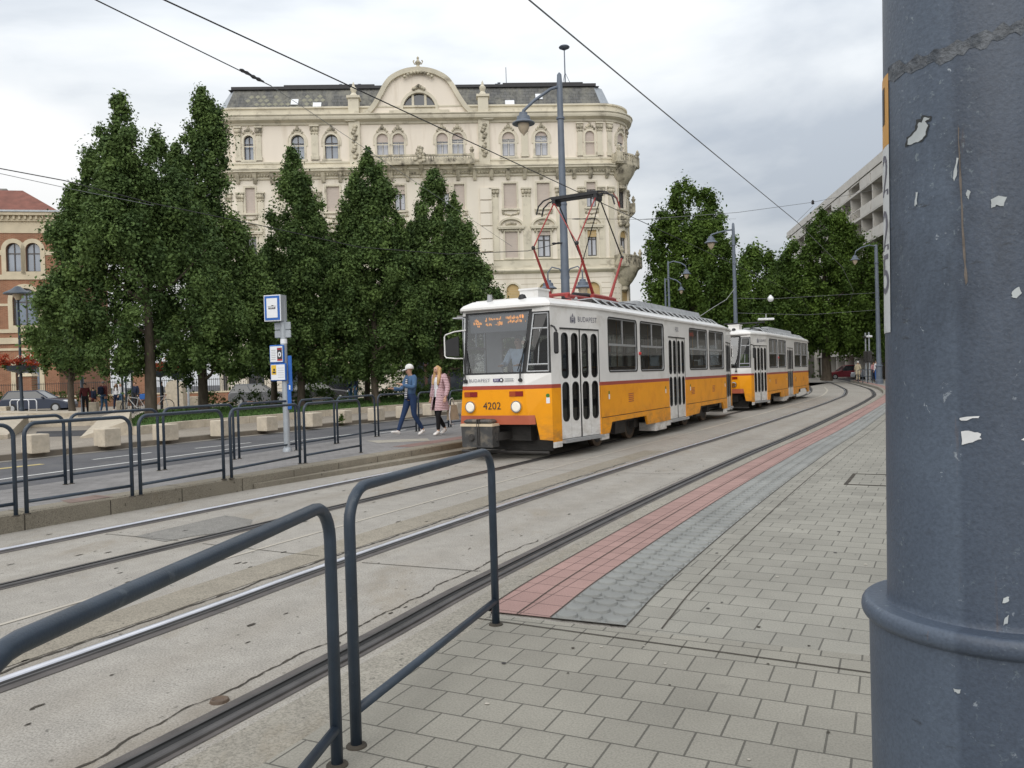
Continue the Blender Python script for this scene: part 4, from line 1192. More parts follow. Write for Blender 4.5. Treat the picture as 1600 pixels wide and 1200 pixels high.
    for fl, (z0, z1) in floors.items():
        ws_ = sorted([w_ for w_ in wins if w_[6] == fl])
        cuts = [LU] + [(a[0] + c[0]) / 2 for a, c in zip(ws_, ws_[1:])] + [RU]
        for w_, c0, c1 in zip(ws_, cuts, cuts[1:]):
            u, hw, a, c, kind, fill, _ = w_
            hole = arched(u - hw, u + hw, a, c, 10) if kind == 'arch' else [(u - hw, a), (u + hw, a), (u + hw, c), (u - hw, c)]
            # keep the hole's cell narrow; the rest of the bay is subdivided wall, so that it follows the curve
            k0, k1 = max(c0, u - hw - .35), min(c1, u + hw + .35)
            mi = 0 if fl != 5 else 1
            holed(wall, (k0, k1, z0, z1), hole, F, .32, mi, mi)
            for s0, s1 in ((c0, k0), (k1, c1)):
                us = [s0] + [q for q in ls if s0 < q < s1] + [s1]
                for a_, b_ in zip(us, us[1:]):
                    if b_ - a_ > 1e-4: wall.quad(F(a_, z0), F(b_, z0), F(b_, z1), F(a_, z1), mi)
    wall.quad(F(LU, 0), F(LU, 22.3), F(RU, 22.3), F(RU, 0), 0)
    wall.build('wall', [M['cream_wall'], M['pink_wall']], root, fix=False)
    # windows
    fos = []
    for u, hw, a, c, kind, fill, fl in wins:
        out = arched(u - hw, u + hw, a, c, 10) if kind == 'arch' else [(u - hw, a), (u + hw, a), (u + hw, c), (u - hw, c)]
        small = [(u + (x - u) * .90, (a + c) / 2 + (z - (a + c) / 2) * .955) for x, z in out]
        sash = 'sash_white' if fill in ('half', 'half2', 'half3', 'half4') else 'sash'
        zs = {'half': .66, 'half2': .74, 'half3': .72, 'half4': .84, 'sky': 1.2, 'dark': 1.2, 'blind': -.1, 'shut': -.1, 'ochre': .74, 'brown': .74}[fill]
        zb = a + (c - a) * zs
        mb = MB()
        n = len(out)
        vs = [F(x, z, .20) for x, z in out] + [F(x, z, .20) for x, z in small] + [F(x, z, .27) for x, z in small]
        mb.add(vs, [(i, (i + 1) % n, n + (i + 1) % n, n + i) for i in range(n)] + [(n + i, n + (i + 1) % n, 2 * n + (i + 1) % n, 2 * n + i) for i in range(n)])
        zt = min(zb, c - .1)
        if zs > 0:
            mb.extrude([(u - .035, a), (u + .035, a), (u + .035, zt), (u - .035, zt)], lambda x, z: F(x, z, .19), lambda x, z: F(x, z, .28))
            zz = a + (c - a) * .66
            if zb > zz: mb.extrude([(u - hw * .9, zz - .03), (u + hw * .9, zz - .03), (u + hw * .9, zz + .03), (u - hw * .9, zz + .03)], lambda x, z: F(x, z, .192), lambda x, z: F(x, z, .275))
        fo = mb.build('window', M['sash'] if fl != 5 or fill in ('sky',) else M[sash], root, fix=False)
        fos.append(fo)
        if zs > 0:
            g = MB(); g.poly([F(x, min(z, zb), .255) for x, z in small if True]);
            g.build('pane', M['pane_sky'] if fill == 'sky' else M['pane_dark'], fo, fix=False)
            if fill not in ('sky', 'dark'):
                g = MB()
                for q in (-1, 1):
                    x0, x1 = sorted((u + q * hw * .16, u + q * hw * .84)); g.quad(F(x0, a + .12, .245), F(x1, a + .12, .245), F(x1, zb, .245), F(x0, zb, .245))
                g.build('curtain', M['curtain'], fo, fix=False)
        if zb < c:
            g = MB(); zl = max(zb, a)
            pts = [(x, max(z, zl)) for x, z in out]
            vs = [F(x, z, .10) for x, z in pts]
            g.poly(vs); g.quad(F(u - hw, zl, .10), F(u + hw, zl, .10), F(u + hw, zl, .2), F(u - hw, zl, .2))
            zz = zl
            while zz < c - hw * (1 if kind == 'arch' else 0):
                g.quad(F(u - hw, zz, .096), F(u + hw, zz, .096), F(u + hw, zz + .012, .094), F(u - hw, zz + .012, .094), 1); zz += .12
            g.build('shutter', [M['blind_ochre'] if fill in ('blind', 'ochre', 'brown') else M['shutter'], M['trim']], fo, fix=False)
    # mouldings round the openings, pilasters, cornices
    for (u, hw, a, c, kind, fill, fl), fo in zip(wins, fos):
        sur, orn = MB(), MB()
        big = kind == 'arch'
        out = arched(u - hw, u + hw, a, c, 10) if big else [(u - hw, a), (u + hw, a), (u + hw, c), (u - hw, c)]
        ringband(sur, out, .13, F, -.05, 0, 0)
        if fl == 5:
            ringband(sur, arched(u - hw - .2, u + hw + .2, a + 1.05, c + .2, 10), .07, F, -.04, 0, 0)
            for dx, dz, r_ in ((0, .42, .17), (-.2, .33, .12), (.2, .33, .12), (0, .60, .10), (-.36, .16, .10), (.36, .16, .10)):
                p = F(u + dx, c + dz, -.03); orn.ball(p, r_, 8, 6, 0, (1, .7, 1))
            sur.extrude([(u - hw - .22, a - .17), (u + hw + .22, a - .17), (u + hw + .22, a - .02), (u - hw - .22, a - .02)], lambda x, z: F(x, z, -.14), lambda x, z: F(x, z, 0))
            for k in range(-2, 3):
                orn.ball(F(u + k * .17, a - .38 - .05 * (2 - abs(k)) * .6, -.02), .085, 6, 5, 0, (1, .6, .8))
        if fl == 4:
            sur.extrude([(u - hw - .2, a - .16), (u + hw + .2, a - .16), (u + hw + .2, a - .02), (u - hw - .2, a - .02)], lambda x, z: F(x, z, -.16), lambda x, z: F(x, z, 0))
            for k in range(-3, 4): orn.ball(F(u + k * .19, a - .42 - .04 * (3 - abs(k)), -.02), .10, 6, 5, 0, (1, .6, .9))
            for q in (-1, 1): orn.ball(F(u + q * (hw + .1), a - .32, -.05), .13, 6, 5, 0, (.7, .8, 1.3))
        if fl == 3 and abs(u - C0) < 13.4:
            # arched hood with a cartouche
            ringband(sur, arched(u - hw - .35, u + hw + .35, 13.05, 13.65, 10, .55), .15, F, -.22, 0, 0)
            sur.extrude([(u - hw - .55, 13.0), (u + hw + .55, 13.0), (u + hw + .55, 13.14), (u - hw - .55, 13.14)], lambda x, z: F(x, z, -.24), lambda x, z: F(x, z, 0))
            for k in range(-2, 3): orn.ball(F(u + k * .16, 13.34 - .03 * abs(k), -.05), .12, 6, 5, 0, (1, .7, .9))
            for q in (-1, 1): orn.ball(F(u + q * (hw + .18), 12.8, -.06), .15, 6, 5, 0, (.7, .8, 1.4))
            orn.add(*[[F(u - .42, 9.95, -.04), F(u + .42, 9.95, -.04), F(u + .42, 10.4, -.04), F(u - .42, 10.4, -.04)], ((0, 1, 2, 3),)])
            for k in range(-2, 3): orn.ball(F(u + k * .17, 10.17, -.03), .085, 6, 5, 0, (1, .6, 1))
        sur.build('surround', [M['trim']], fo, fix=False)
        if orn.v: orn.build('carving', [M['ornament']], fo, smooth='all', fix=False)
    def pilaster(u, w_, z0, z1, cap=.55):
        pil, orn = MB(), MB()
        pil.extrude([(u - w_, z0), (u + w_, z0), (u + w_, z1), (u - w_, z1)], lambda x, z: F(x, z, -.09), lambda x, z: F(x, z, 0))
        pil.extrude([(u - w_ - .06, z0), (u + w_ + .06, z0), (u + w_ + .06, z0 + .3), (u - w_ - .06, z0 + .3)], lambda x, z: F(x, z, -.13), lambda x, z: F(x, z, 0))
        pil.extrude([(u - w_ - .1, z1 - .12), (u + w_ + .1, z1 - .12), (u + w_ + .1, z1), (u - w_ - .1, z1)], lambda x, z: F(x, z, -.2), lambda x, z: F(x, z, 0))
        for k in (-1, 0, 1):
            orn.ball(F(u + k * w_ * .8, z1 - .33, -.10), .15, 6, 5, 0, (1, .8, 1.2)); orn.ball(F(u + k * w_ * .8, z1 - .62, -.07), .10, 6, 5, 0, (1, .8, 1.2))
        po = pil.build('pilaster', [M['trim']], root, fix=False); orn.build('capital', [M['ornament']], po, smooth='all', fix=False)
    for q in (-7.42, 8.72):
        pilaster(q, .26, 18.5, 21.15); pilaster(q, .30, 10.0, 16.1)
    for q in (-9.95, -4.95, 6.22, 11.35): pilaster(q, .30, 10.0, 16.1)
    for q in (-13.2, -11.65, 13.05, 14.6, C0 + HW + RC * 1.25, C0 - HW - RC * 1.25, 15.4, -14.1): pilaster(q, .19, 18.5, 21.1); pilaster(q, .22, 10.0, 16.1)
    for q in (-4.36, 5.57):                    # piers that carry the gable
        pil, orn = MB(), MB()
        pil.extrude([(q - .42, 17.9), (q + .42, 17.9), (q + .42, 22.0), (q - .42, 22.0)], lambda x, z: F(x, z, -.22), lambda x, z: F(x, z, 0))
        for k in range(11): orn.ball(F(q + .1 * math.sin(k * 2.1), 18.6 + k * .235, -.26), .17 if k not in (4, 5) else .11, 6, 5, 0, (1.1, .7, .9))
        for z in (10.2, 11.2, 12.2, 13.2, 14.2, 15.2): pil.extrude([(q - .45, z), (q + .45, z), (q + .45, z + .92), (q - .45, z + .92)], lambda x, zz: F(x, zz, -.2), lambda x, zz: F(x, zz, 0), 1)
        po = pil.build('pier', [M['trim'], M['cream_wall']], root, fix=False); orn.build('carving', [M['ornament']], po, smooth='all', fix=False)
    orn = MB()
    cor = MB()
    sweep(cor, [(0, 21.15), (.10, 21.18), (.14, 21.32), (.34, 21.42), (.46, 21.48), (.50, 21.62), (.50, 21.74), (.58, 21.80), (.58, 21.86), (.05, 21.92), (.05, 22.38), (.16, 22.42), (.16, 22.54), (-.3, 22.56)])
    sweep(cor, [(0, 17.02), (.12, 17.05), (.12, 17.22), (.42, 17.50), (.55, 17.54), (.55, 17.66), (.62, 17.70), (.62, 17.78), (.1, 17.86), (.1, 18.18), (.16, 18.22), (.16, 18.36), (0, 18.4)])
    sweep(cor, [(0, 16.12), (.12, 16.15), (.16, 16.3), (.06, 16.4), (.06, 16.95), (0, 17.0)]) if False else None
    sweep(cor, [(0, 9.42), (.16, 9.5), (.28, 9.62), (.28, 9.72), (.10, 9.78), (.10, 10.45), (.16, 10.5), (0, 10.52)])
    sweep(cor, [(0, 5.4), (.15, 5.45), (.25, 5.6), (.25, 5.75), (0, 5.8)])
    cor.build('cornice', [M['trim']], root, fix=False)
    br = MB()
    u = LU + .5
    while u < RU:
        br.extrude([(u - .13, 16.75), (u + .13, 16.75), (u + .15, 17.48), (u - .15, 17.48)], lambda x, z: F(x, z, -.12 - .34 * max(0, min(1, (z - 16.75) / .6))), lambda x, z: F(x, z, 0))
        u += 1.29
    u = LU + .2
    while u < RU:
        br.extrude([(u - .055, 17.24), (u + .055, 17.24), (u + .055, 17.42), (u - .055, 17.42)], lambda x, z: F(x, z, -.30), lambda x, z: F(x, z, 0)); u += .215
    br.build('bracket', [M['ornament']], root, fix=False)
    # rustic joints of the lower floors
    ru = MB()
    for k in range(22):
        z = 5.9 + k * .165 if False else .6 + k * .42
        if z > 9.3 or 5.3 < z < 5.8: continue
        us = sorted([w_ for w_ in wins if w_[6] == (2 if z > 5.6 else 1)])
        edge = LU
        for w_ in us + [(RU + 1, .5, 0, 0, '', '', 0)]:
            a_, b_ = edge, w_[0] - w_[1] - .16
            if w_[6] and not (w_[2] - .1 < z < w_[3] + .2): b_ = w_[0]
            b_ = min(b_, RU)
            if b_ > a_:
                q_ = [a_] + [q for q in ls if a_ < q < b_] + [b_]
                for c_, d_ in zip(q_, q_[1:]): ru.quad(F(c_, z, -.004), F(d_, z, -.004), F(d_, z + .035, -.004), F(c_, z + .035, -.004))
            edge = w_[0] + w_[1] + .16 if w_[6] and (w_[2] - .1 < z < w_[3] + .2) else w_[0]
    ru.build('rustication', mat('rustic_joint', (.36, .30, .21), .85, .15, 2), root, fix=False)
    # balconies
    def balcony(u0, u1, z0, z1, dep, name='balcony'):
        mb = MB()
        us = [u0] + [q for q in ls if u0 < q < u1] + [u1]
        for a_, b_ in zip(us, us[1:]):
            for (o0, o1, za, zb) in ((0, dep, z0, z0 + .16), (dep - .16, dep + .02, z1 - .13, z1), (dep - .13, dep, z0 + .16, z0 + .28)):
                mb.add([F(a_, za, -o0), F(b_, za, -o0), F(b_, za, -o1), F(a_, za, -o1), F(a_, zb, -o0), F(b_, zb, -o0), F(b_, zb, -o1), F(a_, zb, -o1)],
                       ((0, 1, 2, 3), (7, 6, 5, 4), (0, 4, 5, 1), (1, 5, 6, 2), (2, 6, 7, 3), (3, 7, 4, 0)))
        u = u0 + .12
        while u < u1 - .05:
            mb.extrude([(u - .05, z0 + .26), (u + .05, z0 + .26), (u + .085, z0 + .4), (u + .04, z1 - .2), (u + .06, z1 - .12), (u - .06, z1 - .12), (u - .04, z1 - .2), (u - .085, z0 + .4)], lambda x, z: F(x, z, -dep + .01), lambda x, z: F(x, z, -dep + .11)); u += .19
        for q in (u0 + .16, u1 - .16):
            mb.extrude([(q - .18, z0 + .1), (q + .18, z0 + .1), (q + .18, z1 + .03), (q - .18, z1 + .03)], lambda x, z: F(x, z, -dep - .04), lambda x, z: F(x, z, -dep + .18))
            p = F(q, z1, -dep + .08)
            mb.lathe([(.10, z1), (.07, z1 + .08), (.17, z1 + .24), (.19, z1 + .34), (.09, z1 + .42), (.12, z1 + .48), (.0, z1 + .66)], p.x, p.y, 8)
        for q in (u0, u1):
            mb.add([F(q, z0, 0), F(q, z0, -dep), F(q, z1, -dep), F(q, z1, 0), F(q + (.1 if q == u0 else -.1), z0, 0), F(q + (.1 if q == u0 else -.1), z0, -dep), F(q + (.1 if q == u0 else -.1), z1, -dep), F(q + (.1 if q == u0 else -.1), z1, 0)], ((0, 1, 2, 3), (7, 6, 5, 4), (3, 2, 6, 7)))
        n = max(2, int((u1 - u0) / 1.3))
        for k in range(n + 1):
            q = u0 + .3 + (u1 - u0 - .6) * k / n
            mb.extrude([(q - .14, z0 - .7), (q + .14, z0 - .7), (q + .17, z0), (q - .17, z0)], lambda x, z: F(x, z, -.1 - (dep - .2) * max(0, (z - z0 + .7) / .7) ** .7), lambda x, z: F(x, z, 0))
        return mb.build(name, [M['ornament']], root, fix=False)
    bo_ = balcony(-3.4, 4.75, 17.80, 18.56, .95)
    for k in range(13): orn.ball(F(C0 + .42 * math.sin(k * 2.4) * (1 - k / 16), 18.0 + k * .09, -.98), .17, 6, 5, 0, (1, .6, .9))
    orn.build('crest', [M['ornament']], bo_, smooth='all', fix=False); orn = MB()
    for (u, z0, z1) in ((cu, 17.75, 18.6), (cu, 9.75, 10.7)):
        balcony(u - 1.15, u + 1.15, z0, z1, 1.0)
        mb = MB()                              # swelling corbel under the corner balcony
        p, n = P(u - U0)
        for rr_, zz in ((1.25, z0), (1.15, z0 - .3), (.95, z0 - .7), (.62, z0 - 1.1), (.5, z0 - 1.35), (.2, z0 - 1.7)): pass
        mb.lathe([(.1, z0 - 1.9), (.42, z0 - 1.7), (.40, z0 - 1.45), (.75, z0 - 1.05), (1.05, z0 - .6), (1.25, z0 - .15), (1.28, z0)], p.x + n.x * -.15, p.y + n.y * -.15, 16)
        mb.build('corbel', M['ornament'], root, smooth=True)
    rb = C0 + HW + RC * PI / 2 + 1.8
    for z0 in (14.6, 10.0): balcony(rb - 1.0, rb + 1.0, z0, z0 + .85, .8)
    for z in (13.5, 13.9):                      # carved group over the corner window
        for k in range(10): orn.ball(F(cu + .5 * math.sin(k * 1.9), z - .2 + .1 * math.cos(k * 2.7), -.12), .2, 6, 5)
    orn.build('corner_carving', [M['ornament']], root, smooth='all', fix=False); orn = MB()
    # gable
    half = [(5.75, 21.5), (5.3, 21.62), (4.55, 21.85), (3.95, 22.2), (3.5, 22.75), (3.05, 23.5), (2.72, 24.1), (2.25, 24.68), (1.55, 25.1), (.8, 25.34), (0, 25.42)]
    hs = [(v.x, v.y) for v in spline([(a, c, 0) for a, c in half], 3)]
    out = [(C0 + a, z) for a, z in hs] + [(C0 - a, z) for a, z in hs[::-1][1:]]
    ga = MB()
    aw = arched(C0 - 1.25, C0 + 1.25, 22.25, 23.52, 14, 1.25)
    # face split in columns: left, holed middle, right
    def top(x):
        x = abs(x - C0)
        for (a, za), (b_, zb) in zip(hs, hs[1:]):
            if b_ <= x <= a: return zb + (za - zb) * (x - b_) / (a - b_ + 1e-9)
        return hs[-1][1]
    xs = [C0 - 5.7 + 11.4 * k / 60 for k in range(61)]
    for a_, b_ in zip(xs, xs[1:]):
        m_ = (a_ + b_) / 2
        if abs(m_ - C0) < 1.9: continue
        ga.quad(F(a_, 21.4, -.12), F(b_, 21.4, -.12), F(b_, top(b_), -.12), F(a_, top(a_), -.12))
    xs2 = [x for x in xs if abs(x - C0) <= 1.91]
    holed(ga, (xs2[0], xs2[-1], 21.4, 24.2), aw, lambda x, z, d=0: F(x, z, -.12 + d), .35, 0, 0)
    for a_, b_ in zip(xs2, xs2[1:]): ga.quad(F(a_, 24.2, -.12), F(b_, 24.2, -.12), F(b_, top(b_), -.12), F(a_, top(a_), -.12))
    for (a, za), (b_, zb) in zip(out, out[1:]): ga.quad(F(a, za, -.12), F(b_, zb, -.12), F(b_, zb, 1.4), F(a, za, 1.4))
    ga.build('gable', [M['pink_wall']], root, fix=False)
    gm = MB()
    th = .34
    inn = []
    for i, (a, z) in enumerate(out):
        p0, p1 = out[max(0, i - 1)], out[min(len(out) - 1, i + 1)]
        t = Vector((p1[0] - p0[0], p1[1] - p0[1])).normalized(); n = Vector((t.y, -t.x)) * -1
        inn.append((a + n.x * -th * (1 if False else -1) * -1, z - abs(n.y) * th if False else z + n.y * th * -1))
    inn = []
    for i, (a, z) in enumerate(out):
        p0, p1 = out[max(0, i - 1)], out[min(len(out) - 1, i + 1)]
        t = Vector((p1[0] - p0[0], p1[1] - p0[1])).normalized(); n = Vector((-t.y, t.x))
        if n.y > 0: n = -n
        inn.append((a + n.x * th, max(21.35, z + n.y * th)))
    for i in range(len(out) - 1):
        (a, za), (b_, zb), (c, zc), (d, zd) = out[i], out[i + 1], inn[i + 1], inn[i]
        gm.quad(F(a, za, -.42), F(b_, zb, -.42), F(c, zc, -.36), F(d, zd, -.36)); gm.quad(F(d, zd, -.36), F(c, zc, -.36), F(c, zc, -.1), F(d, zd, -.1)); gm.quad(F(a, za, -.42), F(a, za, 0), F(b_, zb, 0), F(b_, zb, -.42))
    ringband(gm, aw, .22, F, -.2, -.1)
    gm.extrude([(C0 - 2.3, 21.9), (C0 + 2.3, 21.9), (C0 + 2.3, 22.15), (C0 - 2.3, 22.15)], lambda x, z: F(x, z, -.3), lambda x, z: F(x, z, -.1))
    for q in (-.48, .48): gm.extrude([(C0 + q - .09, 22.25), (C0 + q + .09, 22.25), (C0 + q + .09, 23.4), (C0 + q - .09, 23.4)], lambda x, z: F(x, z, -.06), lambda x, z: F(x, z, .2))
    gm.build('gable_moulding', [M['trim']], root, fix=False)
    gw = MB(); gw.poly([F(x, z, .1) for x, z in aw]); gw.build('gable_window', M['pane_dark'], root, fix=False)
    for k in range(7): orn.ball(F(C0 + (k - 3) * .13, 23.78 + .1 * (3 - abs(k - 3)) * .8, -.2), .15, 6, 5)
    orn.build('window_carving', [M['ornament']], root, smooth='all', fix=False); orn = MB()
    for k in range(9): orn.ball(F(C0 + (k - 4) * .26, 25.02 - .022 * (k - 4) ** 2, -.38), .13, 6, 5)
    orn.build('gable_carving', [M['ornament']], root, smooth='all', fix=False)
    fi = MB(); p = F(C0, 25.4, -.1)
    fi.lathe([(.30, 25.38), (.22, 25.5), (.10, 25.58), (.16, 25.72), (.24, 25.86), (.13, 25.96), (.07, 26.1), (.11, 26.2), (0, 26.36)], p.x, p.y, 10)
    for q in (-1, 1): fi.tube([(p.x, p.y, 25.72), (p.x + q * .28, p.y, 25.74), (p.x + q * .36, p.y, 25.95), (p.x + q * .28, p.y, 26.02)], .05, 5)
    fi.build('finial', M['ornament'], root)
    for q in (-4.36, 5.57, -3.3 - .0, 3.9 + .75):
        if q in (-4.36, 5.57):
            mb = MB(); p = F(q, 0, -.05)
            mb.box(p.x - .40, p.x + .40, p.y - .3, p.y + .5, 21.9, 23.1); mb.box(p.x - .5, p.x + .5, p.y - .4, p.y + .6, 23.1, 23.28)
            mb.lathe([(.36, 23.28), (.28, 23.45), (.16, 23.6), (.24, 23.8), (.26, 23.95), (.12, 24.1), (.08, 24.3), (0, 24.5)], p.x, p.y + .1, 9); mb.build('finial', M['trim'], root)
    # mansard roof
    rfm = MB()
    fx0, fx1 = C0 - HW - 1.0, C0 + HW + .35
    def slope(x0, x1, y0, y1, z0, z1, mi=0):
        rfm.quad((x0, y0, z0), (x1, y0, z0), (x1 - (.5 if x1 == fx1 else 0), y1, z1), (x0 + (.5 if x0 == fx0 else 0), y1, z1), mi)
    slope(fx0, fx1, .45, 1.75, 22.3, 24.55)
    rfm.quad((fx1, .45, 22.3), (fx1 + 1.0, 1.4, 22.3), (fx1 + .3, 2.4, 24.55), (fx1 - .5, 1.75, 24.55), 1); rfm.quad((fx1 + 1.0, 1.4, 22.3), (fx1 + 1.0, 14, 22.3), (fx1 + .3, 14, 24.55), (fx1 + .3, 2.4, 24.55), 0)
    rfm.quad((fx0, .45, 22.3), (fx0 - 1.0, 1.4, 22.3), (fx0 - .0, 2.4, 24.55), (fx0 + .5, 1.75, 24.55), 1); rfm.quad((fx0 - 1.0, 1.4, 22.3), (fx0 - 1.0, 14, 22.3), (fx0, 14, 24.55), (fx0, 2.4, 24.55), 0)
    rfm.quad((fx0, 1.75, 24.56), (fx1, 1.75, 24.56), (fx1, 14, 25.3), (fx0, 14, 25.3), 2)
    rr = random.Random(5)
    for i in range(14):                        # lighter diamonds in the slating on the left
        for j in range(4):
            u = fx0 + 1.2 + i * .48 + (j % 2) * .24; z = 22.75 + j * .36
            if rr.random() < .72 - i * .02:
                y = .45 + (z - 22.3) / 2.25 * 1.3 - .02
                s_ = .22
                rfm.poly([(u - s_, y, z), (u, y - .09, z - .17), (u + s_, y, z), (u, y + .09, z + .17)], 3)
    rfm.build('mansard_roof', [M['slate'], M['zinc'], M['roof_black'], M['slate_pale']], root, fix=False)
    rfe = MB()
    for x0, x1 in ((fx0 + .3, C0 - 2.6), (C0 + 2.6, fx1 - .3)):
        rfe.box(x0, x1, 1.55, 2.2, 24.5, 24.72); rfe.box(x0 + 4, x1 - 1, 1.9, 2.4, 24.72, 24.95)
    rfe.build('roof_edge', M['roof_black'], root)
    for u, z, s_ in ((-9.05, 23.3, .28), (-7.3, 22.95, .32), (7.7, 22.95, .36), (10.05, 23.55, .28)):
        y = .45 + (z - 22.3) / 2.25 * 1.3
        mb = MB(); mb.add([(u - s_, y - .24, z - .26), (u + s_, y - .24, z - .26), (u + s_, y + .06, z + .26), (u - s_, y + .06, z + .26), (u - s_, y + .2, z - .26), (u + s_, y + .2, z - .26), (u + s_, y + .4, z + .26), (u - s_, y + .4, z + .26)],
                          ((0, 1, 2, 3), (0, 4, 5, 1), (1, 5, 6, 2), (2, 6, 7, 3), (3, 7, 4, 0)))
        mb.build('skylight', M['sign_white'], root)
    for k, u in enumerate((-6.1, -5.75, -5.35, -4.95, -4.6, -4.25, 5.2 + 1.6, 7.0)):
        mb = MB(); mb.bar((u, 3.0, 24.4), (u, 3.0, 25.2 + .1 * (k % 2)), .05, 6); mb.box(u - .12, u + .12, 2.9, 3.1, 25.2 + .1 * (k % 2), 25.26 + .1 * (k % 2)); mb.build('vent_pipe', M['pole_far'], root)
    mb = MB(); mb.bar((7.6, 3, 24.4), (7.6, 3, 26.6), .03, 5); mb.build('roof_aerial', M['pole_far'], root)
    return root, F
apt, AF = apartment()
sir = thing('siren', 'grey mushroom-shaped siren on a thin mast above the slate roof', 'siren', (BX + 12.37 * math.cos(BROT) - 2.6 * math.sin(BROT), BY + 2.6 * math.cos(BROT) + 12.37 * math.sin(BROT), 24.4))
mb = MB(); mb.bar((0, 0, 0), (0, 0, 3.55), .06, 8, .045); 
for k in range(3): mb.bar((0, 0, 1.6), (.7 * math.cos(k * 2.1), .7 * math.sin(k * 2.1), .05), .02, 4)
mb.build('mast', M['pole_far'], sir)
mb = MB(); mb.lathe([(.1, 3.40), (.22, 3.47), (.42, 3.57), (.45, 3.63), (.38, 3.71), (.18, 3.79), (0, 3.82)], 0, 0, 18); mb.build('siren_head', M['pole_far'], sir, smooth=True)

# ---------------------------------------------------------------- brick building on the far left
def brick_mat():
    m, t, p = _mat('red_brick')
    v = coords(t); mp_ = N(t, 'ShaderNodeMapping', {'Rotation': (R(90), 0, 0)}); t.links.new(v, mp_.inputs[0])
    b = N(t, 'ShaderNodeTexBrick', {'Color1': (0.27, 0.105, 0.055, 1), 'Color2': (0.34, 0.15, 0.08, 1), 'Mortar': (0.30, 0.22, 0.15, 1), 'Scale': 1.0, 'Mortar Size': 0.012, 'Brick Width': 0.29, 'Row Height': 0.085})
    t.links.new(mp_.outputs[0], b.inputs[0])
    cc = mixc(t, 1.0, b.outputs[0], ramp(t, noise(t, v, .6, 5), (.3, .75), (.7, 1.1)), 'MULTIPLY')
    t.links.new(cc, p.inputs['Base Color']); p.inputs['Roughness'].default_value = .85
    return m
M['brick'] = brick_mat()
M['cream_stone'] = mat('cream_stone_band', (0.55, 0.48, 0.35), .8, .1, 1.5, .2, 15)
M['red_roof'] = mat('red_roof_tiles', (0.185, 0.07, 0.05), .8, .2, 1.5, .5, 9)
